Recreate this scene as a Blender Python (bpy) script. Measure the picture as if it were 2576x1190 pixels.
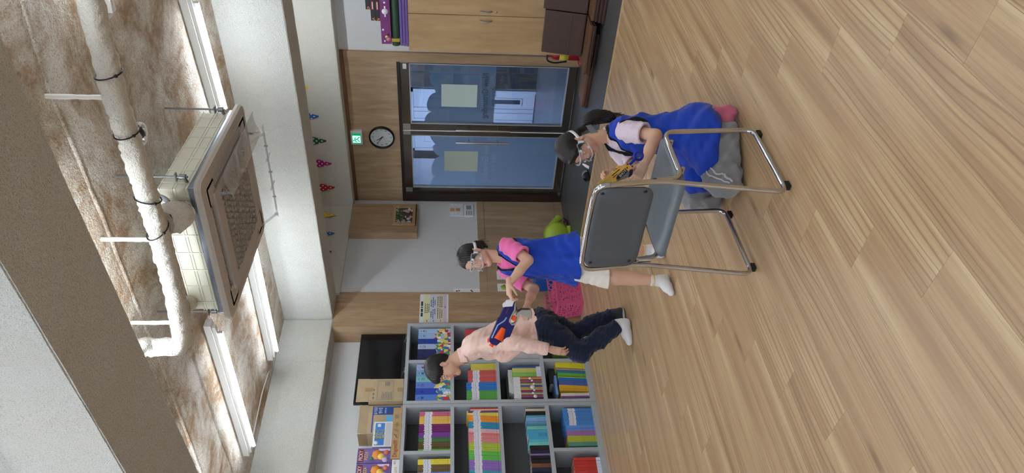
import bpy, bmesh, math, random
import numpy as np
from mathutils import Vector, Matrix
random.seed(7)
for o in list(bpy.data.objects): bpy.data.objects.remove(o)
scene = bpy.context.scene
COL = scene.collection
R = math.radians

# ------------------------------------------------------------------ camera
F_PX = 1785.1; CAM_H = 1.45
YAW, PITCH, ROLL = R(-42.7), R(5.22), R(-0.37)
_f = np.array([math.sin(YAW)*math.cos(PITCH), math.cos(YAW)*math.cos(PITCH), -math.sin(PITCH)])
_r = np.array([math.cos(YAW), -math.sin(YAW), 0.0]); _d = np.cross(_f, _r)
_c, _s = math.cos(ROLL), math.sin(ROLL)
CR, CD, CF = _c*_r+_s*_d, -_s*_r+_c*_d, _f          # right, down, forward of the upright view
CPOS = np.array([0.0, 0.0, CAM_H])
cam = bpy.data.cameras.new('camera'); cam_o = bpy.data.objects.new('camera', cam); COL.objects.link(cam_o)
cam.sensor_fit = 'HORIZONTAL'; cam.sensor_width = 36.0; cam.lens = 36.0*F_PX/2576.0
cam.clip_start = 0.05
Z = -CF
cam_o.matrix_world = Matrix(((CD[0], CR[0], Z[0], 0), (CD[1], CR[1], Z[1], 0), (CD[2], CR[2], Z[2], CAM_H), (0, 0, 0, 1)))
scene.camera = cam_o
def ray(x, y): return ((595-y)*CR + (x-1288.0)*CD + F_PX*CF)/F_PX
def at(x, y, d): return CPOS + ray(x, y)*d             # a point at depth d along the view
def onZ(x, y, z=0.0): r = ray(x, y); return CPOS + r*(z-CAM_H)/r[2]
def onX(x, y, X): r = ray(x, y); return CPOS + r*X/r[0]
def onY(x, y, Y): r = ray(x, y); return CPOS + r*Y/r[1]

# ------------------------------------------------------------------ world, exposure
vs = scene.view_settings
scene.display_settings.display_device = 'sRGB'
vs.view_transform = 'Standard'; vs.look = 'None'; vs.gamma = 1.0; vs.exposure = 0.3
vs.use_curve_mapping = False
w = bpy.data.worlds.new('sky'); scene.world = w; w.use_nodes = True
bg = w.node_tree.nodes['Background']; bg.inputs[0].default_value = (0.62, 0.72, 0.9, 1); bg.inputs[1].default_value = 5.0
TUBE_POWER = 52.0        # emission of the ceiling tubes
for _x in (-3.6, -1.2, 1.2):                              # sky portals in the three windows behind the camera
    _l = bpy.data.lights.new('window_portal', 'AREA'); _l.shape = 'RECTANGLE'; _l.size = 2.0; _l.size_y = 1.4; _l.cycles.is_portal = True
    _o = bpy.data.objects.new('window_portal', _l); COL.objects.link(_o); _o.location = (_x, -4.36, 1.65); _o.rotation_euler = (R(-90), 0, 0)

# ------------------------------------------------------------------ materials
def lin(c):
    c = c/255.0
    return c/12.92 if c <= 0.04045 else ((c+0.055)/1.055)**2.4
def rgb(*c): return (lin(c[0]), lin(c[1]), lin(c[2]), 1.0)
class NT:
    def __init__(s, name):
        s.m = bpy.data.materials.new(name); s.m.use_nodes = True
        s.t = s.m.node_tree; s.n = s.t.nodes; s.p = s.n['Principled BSDF']; s.out = s.n['Material Output']
    def add(s, typ, **kw):
        nd = s.n.new(typ)
        for k, v in kw.items():
            if k.startswith('i_'):
                key = k[2:]; key = int(key) if key.isdigit() else key.replace('_', ' ')
                nd.inputs[key].default_value = v
            else: setattr(nd, k, v)
        return nd
    def link(s, a, b): s.t.links.new(a, b)
    def math(s, op, a, b=None, clamp=False):
        nd = s.n.new('ShaderNodeMath'); nd.operation = op; nd.use_clamp = clamp
        for i, v in enumerate((a, b)):
            if v is None: continue
            if isinstance(v, (int, float)): nd.inputs[i].default_value = v
            else: s.link(v, nd.inputs[i])
        return nd.outputs[0]
    def mix(s, fac, a, b):
        nd = s.n.new('ShaderNodeMix'); nd.data_type = 'RGBA'
        for sock, v in ((nd.inputs[0], fac), (nd.inputs[6], a), (nd.inputs[7], b)):
            if isinstance(v, (int, float)): sock.default_value = v
            elif isinstance(v, tuple): sock.default_value = v
            else: s.link(v, sock)
        return nd.outputs[2]
    def ramp(s, fac, stops, interp='LINEAR'):
        nd = s.n.new('ShaderNodeValToRGB'); cr = nd.color_ramp; cr.interpolation = interp
        while len(cr.elements) < len(stops): cr.elements.new(0.5)
        for e, (p, c) in zip(cr.elements, stops): e.position = p; e.color = c
        s.link(fac, nd.inputs[0]); return nd.outputs[0]
    def coords(s, scale=(1, 1, 1), kind='Object', loc=(0, 0, 0), rot=(0, 0, 0)):
        tc = s.n.new('ShaderNodeTexCoord'); mp = s.n.new('ShaderNodeMapping')
        mp.inputs['Scale'].default_value = scale; mp.inputs['Location'].default_value = loc; mp.inputs['Rotation'].default_value = rot
        s.link(tc.outputs[kind], mp.inputs[0]); return mp.outputs[0]
    def noise(s, vec, scale, detail=3, rough=0.5, dist=0.0):
        nd = s.n.new('ShaderNodeTexNoise'); nd.inputs['Scale'].default_value = scale
        nd.inputs['Detail'].default_value = detail; nd.inputs['Roughness'].default_value = rough; nd.inputs['Distortion'].default_value = dist
        if vec is not None: s.link(vec, nd.inputs['Vector'])
        return nd.outputs[0]
    def bump(s, h, strength, dist=0.01):
        nd = s.n.new('ShaderNodeBump'); nd.inputs['Strength'].default_value = strength; nd.inputs['Distance'].default_value = dist
        s.link(h, nd.inputs['Height']); s.link(nd.outputs[0], s.p.inputs['Normal'])
_mats = {}
def mat(name, c, rough=0.6, metal=0.0, var=0.0, vscale=8.0, bump=0.0, bscale=60.0, spec=0.5, alpha=None, trans=0.0, coat=0.0, emit=None, estr=0.0, sheen=0.0, ior=1.45):
    if name in _mats: return _mats[name]
    t = NT(name); p = t.p
    col = rgb(*c)
    p.inputs['Base Color'].default_value = col; p.inputs['Roughness'].default_value = rough; p.inputs['Metallic'].default_value = metal
    p.inputs['Specular IOR Level'].default_value = spec; p.inputs['IOR'].default_value = ior
    if alpha is not None: p.inputs['Alpha'].default_value = alpha
    if trans: p.inputs['Transmission Weight'].default_value = trans
    if coat: p.inputs['Coat Weight'].default_value = coat; p.inputs['Coat Roughness'].default_value = 0.15
    if sheen: p.inputs['Sheen Weight'].default_value = sheen; p.inputs['Sheen Roughness'].default_value = 0.5
    if emit: p.inputs['Emission Color'].default_value = rgb(*emit); p.inputs['Emission Strength'].default_value = estr
    if var or bump: v = t.coords()
    if var:
        n = t.noise(v, vscale, 4, 0.6)
        lo = tuple(max(0, k*(1-var)) for k in col[:3])+(1,); hi = tuple(min(1, k*(1+var)) for k in col[:3])+(1,)
        t.link(t.ramp(n, [(0.3, lo), (0.7, hi)]), p.inputs['Base Color'])
    if bump: t.bump(t.noise(v, bscale, 3, 0.6), bump, 0.004)
    _mats[name] = t.m; return t.m
def wood(name, lo, mid, hi, axis=2, scale=1.0, rough=0.5, stretch=14.0, contrast=1.0):
    """long grain along the given object axis"""
    if name in _mats: return _mats[name]
    t = NT(name); s = [stretch*scale]*3; s[axis] = 1.0*scale
    v = t.coords(tuple(s))
    a = t.noise(v, 1.6, 6, 0.62, 0.6); b = t.noise(v, 7.0, 3, 0.6, 0.2)
    f = t.math('ADD', t.math('MULTIPLY', a, 0.75), t.math('MULTIPLY', b, 0.25))
    k = 0.14*contrast
    t.link(t.ramp(f, [(0.5-1.2*k, rgb(*lo)), (0.5, rgb(*mid)), (0.5+k, rgb(*hi))]), t.p.inputs['Base Color'])
    t.p.inputs['Roughness'].default_value = rough
    t.bump(b, 0.08, 0.002)
    _mats[name] = t.m; return t.m
def stucco(name, base, dark, stain=None, stain_amt=0.0, bscale=55.0, bstr=0.8, speck=0.5):
    """sprayed, lumpy plaster; stains are wear of the surface itself"""
    if name in _mats: return _mats[name]
    t = NT(name); v = t.coords()
    lump = t.noise(v, bscale, 4, 0.62); fine = t.noise(v, bscale*2.6, 2, 0.6)
    h = t.math('ADD', t.math('MULTIPLY', lump, 0.7), t.math('MULTIPLY', fine, 0.3))
    sp = t.math('MULTIPLY', t.ramp(fine, [(0.36, (1, 1, 1, 1)), (0.46, (0, 0, 0, 1))]), speck)
    col = t.mix(sp, rgb(*base), rgb(*dark))
    if stain:
        big = t.noise(v, 1.9, 7, 0.74, 0.35)
        amt = t.math('MULTIPLY', t.ramp(big, [(0.42, (0, 0, 0, 1)), (0.60, (1, 1, 1, 1))]), stain_amt)
        col = t.mix(amt, col, rgb(*stain))
    t.link(col, t.p.inputs['Base Color']); t.p.inputs['Roughness'].default_value = 0.93; t.p.inputs['Specular IOR Level'].default_value = 0.15
    t.bump(h, bstr, 0.02)
    _mats[name] = t.m; return t.m
def emat(name, c, strength):
    if name in _mats: return _mats[name]
    m = bpy.data.materials.new(name); m.use_nodes = True; t = m.node_tree
    e = t.nodes.new('ShaderNodeEmission'); e.inputs[0].default_value = rgb(*c); e.inputs[1].default_value = strength
    t.links.new(e.outputs[0], t.nodes['Material Output'].inputs[0]); t.nodes.remove(t.nodes['Principled BSDF'])
    _mats[name] = m; return m
def clear(name, c=(235, 240, 242), rough=0.05, mixf=0.86, gloss=0.5):
    """thin clear sheet: mostly transparent with a sharp reflection"""
    if name in _mats: return _mats[name]
    m = bpy.data.materials.new(name); m.use_nodes = True; t = m.node_tree; n = t.nodes
    n.remove(n['Principled BSDF'])
    tr = n.new('ShaderNodeBsdfTransparent'); tr.inputs[0].default_value = rgb(*c)
    gl = n.new('ShaderNodeBsdfGlossy'); gl.inputs[1].default_value = rough
    fr = n.new('ShaderNodeFresnel'); fr.inputs[0].default_value = 1.5
    add = n.new('ShaderNodeMath'); add.operation = 'MULTIPLY_ADD'; add.inputs[1].default_value = gloss; add.inputs[2].default_value = 1-mixf; add.use_clamp = True
    t.links.new(fr.outputs[0], add.inputs[0])
    mx = n.new('ShaderNodeMixShader'); t.links.new(add.outputs[0], mx.inputs[0])
    t.links.new(tr.outputs[0], mx.inputs[1]); t.links.new(gl.outputs[0], mx.inputs[2])
    t.links.new(mx.outputs[0], n['Material Output'].inputs[0])
    _mats[name] = m; return m

def haze(name, c=(240, 242, 242), a=0.14, gloss=0.06, rough=0.15):
    """hazy clear plastic: mostly see-through, a little milky, a little shiny"""
    if name in _mats: return _mats[name]
    m = bpy.data.materials.new(name); m.use_nodes = True; t = m.node_tree; n = t.nodes; n.remove(n['Principled BSDF'])
    tr = n.new('ShaderNodeBsdfTransparent'); tr.inputs[0].default_value = (0.97, 0.98, 0.98, 1)
    di = n.new('ShaderNodeBsdfDiffuse'); di.inputs[0].default_value = rgb(*c)
    gl = n.new('ShaderNodeBsdfGlossy'); gl.inputs[1].default_value = rough
    m1 = n.new('ShaderNodeMixShader'); m1.inputs[0].default_value = a; t.links.new(tr.outputs[0], m1.inputs[1]); t.links.new(di.outputs[0], m1.inputs[2])
    m2 = n.new('ShaderNodeMixShader'); m2.inputs[0].default_value = gloss; t.links.new(m1.outputs[0], m2.inputs[1]); t.links.new(gl.outputs[0], m2.inputs[2])
    t.links.new(m2.outputs[0], n['Material Output'].inputs[0]); _mats[name] = m; return m

# ------------------------------------------------------------------ objects
def empty(name, loc=(0, 0, 0), rz=0.0, label=None, cat=None, group=None):
    o = bpy.data.objects.new(name, None); COL.objects.link(o); o.empty_display_size = 0.05
    o.location = loc; o.rotation_euler = (0, 0, rz)
    tag(o, label, cat, group); return o
def tag(o, label=None, cat=None, group=None, kind=None):
    if label: o['label'] = label
    if cat: o['category'] = cat
    if group: o['group'] = group
    if kind: o['kind'] = kind
    return o
def link_mesh(name, me, m, parent=None, loc=None, rot=None):
    o = bpy.data.objects.new(name, me); COL.objects.link(o)
    if m is not None and not me.materials: me.materials.append(m)
    if parent is not None: o.parent = parent
    if loc is not None: o.location = loc
    if rot is not None: o.rotation_euler = rot
    return o
class MB:
    """collects shapes into one mesh"""
    def __init__(s): s.v = []; s.f = []; s.sm = []; s.mi = []; s.cur = 0
    def raw(s, vs_, fs, smooth=False):
        k = len(s.v); s.v += [tuple(map(float, p)) for p in vs_]; s.f += [tuple(k+i for i in f) for f in fs]
        s.sm += [smooth]*len(fs); s.mi += [s.cur]*len(fs); return s
    def box(s, x0, x1, y0, y1, z0, z1, b=0.0, M=None):
        if b > 0:
            bm = bmesh.new(); bmesh.ops.create_cube(bm, size=1.0)
            for v in bm.verts: v.co = ((x0+x1)/2+v.co.x*(x1-x0), (y0+y1)/2+v.co.y*(y1-y0), (z0+z1)/2+v.co.z*(z1-z0))
            bmesh.ops.bevel(bm, geom=bm.edges[:], offset=b, segments=2, profile=0.7, affect='EDGES')
            bm.verts.index_update(); P = [v.co.copy() for v in bm.verts]; fs = [[v.index for v in f.verts] for f in bm.faces]; bm.free()
        else:
            P = [Vector((x, y, z)) for x in (x0, x1) for y in (y0, y1) for z in (z0, z1)]
            fs = [(0, 1, 3, 2), (4, 6, 7, 5), (0, 4, 5, 1), (2, 3, 7, 6), (0, 2, 6, 4), (1, 5, 7, 3)]
        if M is not None: P = [M @ p for p in P]
        return s.raw(P, fs, False)
    def prism(s, pts, z0, z1, axis=2, M=None):
        """polygon pts (2D) extruded along an axis; axis 0: pts are (y,z), 1: (x,z), 2: (x,y)"""
        def mk(p, h):
            v = [(h, p[0], p[1]), (p[0], h, p[1]), (p[0], p[1], h)][axis]
            v = Vector(v); return M @ v if M is not None else v
        n = len(pts)
        vs_ = [mk(p, z0) for p in pts]+[mk(p, z1) for p in pts]
        fs = [tuple(range(n))[::-1], tuple(range(n, 2*n))]+[(i, (i+1) % n, n+(i+1) % n, n+i) for i in range(n)]
        return s.raw(vs_, fs)
    def tube(s, path, r, n=10, closed=False, caps=True, squash=None):
        P = [np.array(p, float) for p in path]; k = len(P)
        rr = r if hasattr(r, '__len__') else [r]*k
        T = []
        for i in range(k):
            a = P[(i-1) % k] if (closed or i > 0) else P[i]; b = P[(i+1) % k] if (closed or i < k-1) else P[i]
            t = b-a; T.append(t/(np.linalg.norm(t)+1e-12))
        up = np.array([0, 0, 1.0]) if abs(T[0][2]) < 0.9 else np.array([1.0, 0, 0])
        N = up-T[0]*(up@T[0]); N /= np.linalg.norm(N); vs_ = []
        for i in range(k):
            N = N-T[i]*(N@T[i]); N /= (np.linalg.norm(N)+1e-12); B = np.cross(T[i], N)
            for j in range(n):
                a = 2*math.pi*j/n
                e = (1, 1) if squash is None else squash
                vs_.append(P[i]+rr[i]*(math.cos(a)*N*e[0]+math.sin(a)*B*e[1]))
        fs = []
        for i in range(k if closed else k-1):
            for j in range(n):
                a, b = i*n+j, i*n+(j+1) % n; c, d = ((i+1) % k)*n+(j+1) % n, ((i+1) % k)*n+j
                fs.append((a, b, c, d))
        s.raw(vs_, fs, True)
        if caps and not closed:
            s.raw([vs_[j] for j in range(n)], [tuple(range(n))[::-1]]); s.raw([vs_[(k-1)*n+j] for j in range(n)], [tuple(range(n))])
        return s
    def cyl(s, a, b, r, n=16, r2=None): return s.tube([a, b], [r, r if r2 is None else r2], n)
    def lathe(s, prof, n=24, center=(0, 0, 0), axis='Z', M=None):
        """profile of (radius, height)"""
        vs_ = []; c = Vector(center)
        for r, h in prof:
            for j in range(n):
                a = 2*math.pi*j/n
                p = {'Z': (r*math.cos(a), r*math.sin(a), h), 'Y': (r*math.cos(a), h, r*math.sin(a)), 'X': (h, r*math.cos(a), r*math.sin(a))}[axis]
                p = Vector(p)+c
                vs_.append(M @ p if M is not None else p)
        fs = [(i*n+j, i*n+(j+1) % n, (i+1)*n+(j+1) % n, (i+1)*n+j) for i in range(len(prof)-1) for j in range(n)]
        s.raw(vs_, fs, True)
        return s
    def grid(s, fn, nu, nv, smooth=True, closed_u=False):
        vs_ = [fn(i/(nu if closed_u else nu-1), j/(nv-1)) for i in range(nu) for j in range(nv)]
        fs = []
        for i in range(nu if closed_u else nu-1):
            for j in range(nv-1):
                a = i*nv+j; b = ((i+1) % nu)*nv+j
                fs.append((a, b, b+1, a+1))
        return s.raw(vs_, fs, smooth)
    def sphere(s, c, r, n=16, m=10, M=None):
        rr = r if hasattr(r, '__len__') else (r, r, r)
        def fn(u, v):
            a = 2*math.pi*u; b = math.pi*(v-0.5)
            p = Vector((rr[0]*math.cos(b)*math.cos(a), rr[1]*math.cos(b)*math.sin(a), rr[2]*math.sin(b)))
            if M is not None: p = M @ p
            return p+Vector(c)
        return s.grid(fn, n, m, True, True)
    def mesh(s, name, mats=None, fix=True):
        me = bpy.data.meshes.new(name); me.from_pydata(s.v, [], s.f)
        me.polygons.foreach_set('use_smooth', s.sm); me.polygons.foreach_set('material_index', s.mi)
        if mats:
            for m in (mats if isinstance(mats, (list, tuple)) else [mats]): me.materials.append(m)
        if fix:
            bm = bmesh.new(); bm.from_mesh(me); bmesh.ops.recalc_face_normals(bm, faces=bm.faces[:]); bm.to_mesh(me); bm.free()
        me.update(); return me
    def build(s, name, m, parent=None, loc=None, rot=None, fix=True):
        return link_mesh(name, s.mesh(name, m, fix), None, parent, loc, rot)
def box(name, x0, x1, y0, y1, z0, z1, m, parent=None, b=0.0): return MB().box(x0, x1, y0, y1, z0, z1, b).build(name, m, parent)
def bez(a, b, c, n=8):
    """rounded corner a-b-c as a short quadratic arc"""
    a, b, c = (np.array(k, float) for k in (a, b, c))
    return [(1-t)**2*a+2*t*(1-t)*b+t*t*c for t in np.linspace(0, 1, n)]
def fillet(path, r, n=6, closed=False):
    P = [np.array(p, float) for p in path]; out = []; k = len(P)
    for i in range(k):
        if not closed and i in (0, k-1): out.append(P[i]); continue
        a, b, c = P[(i-1) % k], P[i], P[(i+1) % k]
        u = a-b; v = c-b; lu, lv = np.linalg.norm(u), np.linalg.norm(v); q = min(r, lu*0.49, lv*0.49)
        out += bez(b+u/lu*q, b, b+v/lv*q, n)
    return out
def text(name, body, size, m, parent, M, extrude=0.0008, align='CENTER', sx=1.0):
    """flat lettering, M places the text plane (x right, y up)"""
    cu = bpy.data.curves.new(name, 'FONT'); cu.body = body; cu.size = size; cu.extrude = extrude
    cu.align_x = align; cu.align_y = 'CENTER'; cu.resolution_u = 2
    tmp = bpy.data.objects.new(name, cu); COL.objects.link(tmp)
    dg = bpy.context.evaluated_depsgraph_get()
    me = bpy.data.meshes.new_from_object(tmp.evaluated_get(dg)); bpy.data.objects.remove(tmp); bpy.data.curves.remove(cu)
    me.transform(M @ Matrix.Diagonal((sx, 1, 1, 1))); me.materials.clear(); me.materials.append(m)
    return link_mesh(name, me, None, parent)
def frame_mat(origin, xdir, ydir):
    x = Vector(xdir).normalized(); y = Vector(ydir); y = (y-x*y.dot(x)).normalized(); z = x.cross(y)
    return Matrix(((x.x, y.x, z.x, origin[0]), (x.y, y.y, z.y, origin[1]), (x.z, y.z, z.z, origin[2]), (0, 0, 0, 1)))
def dup(root, loc=None, rz=None, label=None):
    r = root.copy(); COL.objects.link(r)
    if loc is not None: r.location = loc
    if rz is not None: r.rotation_euler = (0, 0, rz)
    if label: r['label'] = label
    for ch in root.children:
        c = ch.copy(); COL.objects.link(c); c.parent = r
        for g in ch.children:
            d = g.copy(); COL.objects.link(d); d.parent = c
    return r
_WORLD = {}
def thing(name, base, label, cat, group=None, kind=None):
    """an Empty at the base of a thing; its parts are given in world coordinates"""
    o = empty(name, tuple(map(float, base)), 0.0, label, cat, group); tag(o, kind=kind)
    _WORLD[o.name] = Matrix.Translation(-Vector(o.location)); return o
_old_link = link_mesh
def link_mesh(name, me, m, parent=None, loc=None, rot=None):
    o = _old_link(name, me, m, parent, loc, rot)
    if parent is not None and parent.name in _WORLD: o.matrix_parent_inverse = _WORLD[parent.name]
    return o
def struct(o): o['kind'] = 'structure'; return o

XL, YD, ZC, ZB = -5.813, 6.969, 3.14, 2.65          # left wall face, door wall face, ceiling, beam soffits
XA = -6.075                                          # back of the alcove with the bookcases
XR, YF = 2.6, -4.2                                   # right wall and the wall behind the camera
YT = 5.605                                           # where the wood floor meets the grey entrance floor
m_paint = mat('white wallpaper', (203, 204, 206), 0.8, bump=0.15, bscale=260)
m_paint2 = mat('white wall paint', (214, 214, 212), 0.8, bump=0.12, bscale=200)
m_ceil = stucco('stained sprayed ceiling', (216, 210, 198), (158, 140, 114), (146, 114, 78), 0.9, 58, 1.0, 0.75)
m_beam = stucco('cream sprayed beam', (206, 206, 200), (158, 152, 140), (196, 184, 158), 0.2, 85, 0.8, 0.7)
m_beam_far = stucco('cream sprayed lintel', (218, 216, 206), (176, 170, 156), None, 0, 70, 0.5, 0.5)
m_panel_h = wood('oak laminate across', (148, 122, 92), (168, 143, 112), (184, 160, 129), 2, 0.9, 0.55, 10)
m_panel_v = wood('oak laminate upright', (142, 114, 84), (162, 134, 103), (178, 151, 119), 2, 0.9, 0.55, 10)
m_wains = wood('oak laminate wainscot', (142, 118, 92), (160, 136, 109), (174, 151, 123), 2, 0.8, 0.55, 9)
m_crown = wood('darker oak strip', (98, 66, 42), (116, 82, 54), (130, 96, 66), 0, 0.8, 0.5, 9)

# ---- walls
def wall(name, x0, x1, y0, y1, z0, z1, m): return struct(box(name, x0, x1, y0, y1, z0, z1, m))
wb = MB().box(XL-0.3, XR, YD, YD+0.15, 2.0, ZC).box(-3.86, XR, YD, YD+0.15, -0.05, 2.0).box(XL-0.3, -5.803, YD, YD+0.15, -0.05, 2.0).build('wall_back', m_paint2); struct(wb)
box('header_panel', XL+0.001, -3.853, YD-0.018, YD, 2.006, 2.562, m_panel_h, wb)
box('crown_strip', XL+0.001, -3.745, YD-0.022, YD, 2.562, 2.604, m_crown, wb)
box('door_post', -3.856, -3.746, YD-0.03, YD, 0.0, 2.562, m_panel_v, wb, 0.002)
wl = wall('wall_left', XL-0.3, XL, 5.376, YD, -0.05, ZC, m_paint)
# wainscot on the left wall: bottom, two boards, top rail
box('wainscot_board', XL, XL+0.012, 5.376, 6.22, 0.10, 0.996, m_wains, wl)
box('wainscot_board', XL, XL+0.012, 6.222, YD-0.02, 0.10, 0.996, m_wains, wl)
box('wainscot_rail', XL, XL+0.014, 5.376, YD-0.02, 0.999, 1.083, m_wains, wl)
struct(box('baseboard_left', XL, XL+0.016, 5.376, YD-0.02, 0.0, 0.098, m_wains))
tp = MB().box(XL-0.3, XL, 4.905, 5.376, -0.05, 2.66).build('trim_1', m_paint); struct(tp)
box('pillar_panel', XL, XL+0.008, 4.905, 5.376, 0.0, 2.645, m_panel_v, tp)
box('pillar_panel', XA, XL+0.008, 4.897, 4.905, 0.0, 2.645, m_panel_v, tp)
wall('wall_alcove', XA-0.15, XA, YF, 4.905, -0.05, ZC, m_paint2)
wall('wall_right', XR, XR+0.15, YF-0.15, YD+0.15, -0.05, ZC, m_paint2)

# ---- ceiling and its beams
cl = struct(box('ceiling', XA-0.15, XR+0.15, YF-0.15, YD+0.15, ZC, ZC+0.12, m_ceil))
def lumpy_beam(name, x0, x1, y0, y1, z0, z1, m, cell=0.09, amp=0.006):
    """box with slightly uneven sprayed faces"""
    bm = bmesh.new(); bmesh.ops.create_cube(bm, size=1.0)
    for v in bm.verts: v.co = ((x0+x1)/2+v.co.x*(x1-x0), (y0+y1)/2+v.co.y*(y1-y0), (z0+z1)/2+v.co.z*(z1-z0))
    bmesh.ops.bevel(bm, geom=bm.edges[:], offset=0.005, segments=2, affect='EDGES')
    n = max(1, int(max(x1-x0, y1-y0)/cell))
    lng = [e for e in bm.edges if e.calc_length() > 0.5*max(x1-x0, y1-y0)]
    bmesh.ops.subdivide_edges(bm, edges=lng, cuts=n, use_grid_fill=True)
    for v in bm.verts:
        v.co += Vector((random.uniform(-1, 1), random.uniform(-1, 1), random.uniform(-1, 1)))*amp
    me = bpy.data.meshes.new(name); bm.to_mesh(me); bm.free()
    return link_mesh(name, me, m, cl)
lumpy_beam('beam', XA-0.1, XR, 1.44, 1.851, ZB, ZC+0.02, m_beam, amp=0.0012)
lumpy_beam('beam', XA-0.1, XR, 4.99, 5.322, ZB-0.005, ZC+0.02, m_beam, amp=0.0012)
lumpy_beam('beam', XA-0.1, XL, 1.86, 4.985, ZB-0.008, ZC+0.02, m_beam, amp=0.0012)
lumpy_beam('beam', XA-0.1, XL, YF, 1.435, ZB-0.008, ZC+0.02, m_beam, amp=0.0012)
lumpy_beam('beam', XL-0.05, XL+0.012, 4.45, 4.985, ZB-0.006, ZC+0.02, m_beam, amp=0.001)
lumpy_beam('beam', XL-0.1, XR, 6.78, YD+0.02, 2.606, ZC+0.02, m_beam_far, amp=0.0012)
lumpy_beam('beam', XL-0.1, XL+0.045, 5.33, 6.79, 2.61, ZC+0.02, m_beam_far, amp=0.0012)
def ridge(pts, r):
    P = [onZ(x, y, ZC+0.007) for x, y in pts]; Q = []
    for a, b in zip(P[:-1], P[1:]):
        for t in np.linspace(0, 1, 14)[:-1]: Q.append(a+(b-a)*t+np.array([0, random.uniform(-1, 1)*0.004, random.uniform(-1, 1)*0.002]))
    Q.append(P[-1])
    MB().tube(Q, r, 6).build('plaster_ridge', m_ceil, cl)
ridge([(50, 0), (115, 217), (252, 545), (353, 800), (393, 892), (520, 1235)], 0.016)
ridge([(474, 867), (600, 1235)], 0.013)

# ---- floors
def plank_material():
    t = NT('oak plank print'); tc = t.n.new('ShaderNodeTexCoord'); oi = t.n.new('ShaderNodeObjectInfo')
    off = t.n.new('ShaderNodeVectorMath'); off.operation = 'MULTIPLY_ADD'
    q = t.math('MULTIPLY', t.math('FLOOR', t.math('MULTIPLY', oi.outputs['Random'], 4.0)), 3.7)
    cmb = t.n.new('ShaderNodeCombineXYZ'); t.link(q, cmb.inputs[0]); t.link(q, cmb.inputs[1])
    add = t.n.new('ShaderNodeVectorMath'); add.operation = 'ADD'; t.link(tc.outputs['Object'], add.inputs[0]); t.link(cmb.outputs[0], add.inputs[1])
    def mp(sc):
        m_ = t.n.new('ShaderNodeMapping'); m_.inputs['Scale'].default_value = sc; t.link(add.outputs[0], m_.inputs[0]); return m_.outputs[0]
    strips = t.noise(mp((13.0, 0.55, 1)), 1.0, 2, 0.4, 0.15)          # broad light and dark strips along the plank
    lines = t.noise(mp((95.0, 1.6, 1)), 1.0, 5, 0.65, 0.25)           # fine grain
    wv = t.n.new('ShaderNodeTexWave'); wv.wave_type = 'BANDS'; wv.bands_direction = 'X'
    wv.inputs['Scale'].default_value = 5.0; wv.inputs['Distortion'].default_value = 11.0; wv.inputs['Detail'].default_value = 2.5; wv.inputs['Detail Scale'].default_value = 0.55
    t.link(mp((2.3, 0.34, 1)), wv.inputs['Vector'])                   # cathedral figure
    knots = t.n.new('ShaderNodeTexVoronoi'); knots.inputs['Scale'].default_value = 1.0; t.link(mp((5.5, 1.25, 1)), knots.inputs['Vector'])
    kn = t.ramp(knots.outputs['Distance'], [(0.02, (1, 1, 1, 1)), (0.11, (0, 0, 0, 1))])
    base = t.ramp(strips, [(0.28, rgb(154, 122, 88)), (0.45, rgb(182, 150, 112)), (0.58, rgb(194, 164, 125)), (0.74, rgb(215, 190, 150))])
    g = t.math('MULTIPLY', t.ramp(lines, [(0.34, (1, 1, 1, 1)), (0.55, (0, 0, 0, 1))]), 0.38)
    base = t.mix(g, base, rgb(136, 108, 82))
    fig = t.math('MULTIPLY', t.ramp(wv.outputs['Fac'], [(0.0, (1, 1, 1, 1)), (0.22, (0, 0, 0, 1))]), t.ramp(t.noise(mp((4, 0.5, 1)), 1.0, 1), [(0.47, (0, 0, 0, 1)), (0.6, (0.55, 0.55, 0.55, 1))]))
    base = t.mix(fig, base, rgb(122, 92, 66))
    base = t.mix(t.math('MULTIPLY', kn, 0.6), base, rgb(110, 82, 58))
    t.link(base, t.p.inputs['Base Color'])
    t.p.inputs['Roughness'].default_value = 0.36; t.p.inputs['Specular IOR Level'].default_value = 0.42
    t.bump(lines, 0.05, 0.001)
    return t.m
m_plank = plank_material()
fl = struct(box('floor', XA, XR, YF, YT, -0.05, -0.006, mat('floor underlay', (70, 54, 40), 0.9)))
PW, PL, PX0, PY0 = 0.203, 1.325, -0.916, 2.05
_pm = {}
def plank_mesh(lx, ly):
    k = (round(lx, 4), round(ly, 4))
    if k not in _pm: _pm[k] = MB().box(-lx/2, lx/2, -ly/2, ly/2, -0.006, 0.0).mesh('plank', m_plank)
    return _pm[k]
rest = MB(); g = 0.0004
for k in range(-18, 27):
    x1 = PX0-PW*k; x0 = x1-PW
    if x1 < XA or x0 > XR: continue
    x0c, x1c = max(x0, XA), min(x1, XR)
    j0 = PY0+0.331*k
    n0 = math.floor((YF-j0)/PL)
    for n in range(n0, n0+10):
        y0, y1 = max(j0+n*PL, YF), min(j0+(n+1)*PL, YT)
        if y1-y0 < 0.01: continue
        seen = y1 > 0.75 and x0 < 0.35 and x0 > -6.0
        # drop what lies left of or below the frame
        if seen:
            cx, cy = (x0+x1)/2, (y0+y1)/2
            dd = np.array([cx, cy, -CAM_H]); dep = dd@CF
            hit = False
            for yy in np.linspace(y0, y1, 7):
                dd = np.array([cx, yy, -CAM_H]); dep = dd@CF
                if dep > 0.4 and -100 < 1288+F_PX*(dd@CD)/dep < 2700 and -120 < 595-F_PX*(dd@CR)/dep < 1310: hit = True
            seen = hit
        if seen:
            o = link_mesh('plank', plank_mesh(x1c-x0c-2*g, y1-y0-2*g), None, fl); o.location = ((x0c+x1c)/2, (y0+y1)/2, 0)
        else: rest.box(x0c+g, x1c-g, y0+g, y1-g, -0.006, 0.0)
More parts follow.
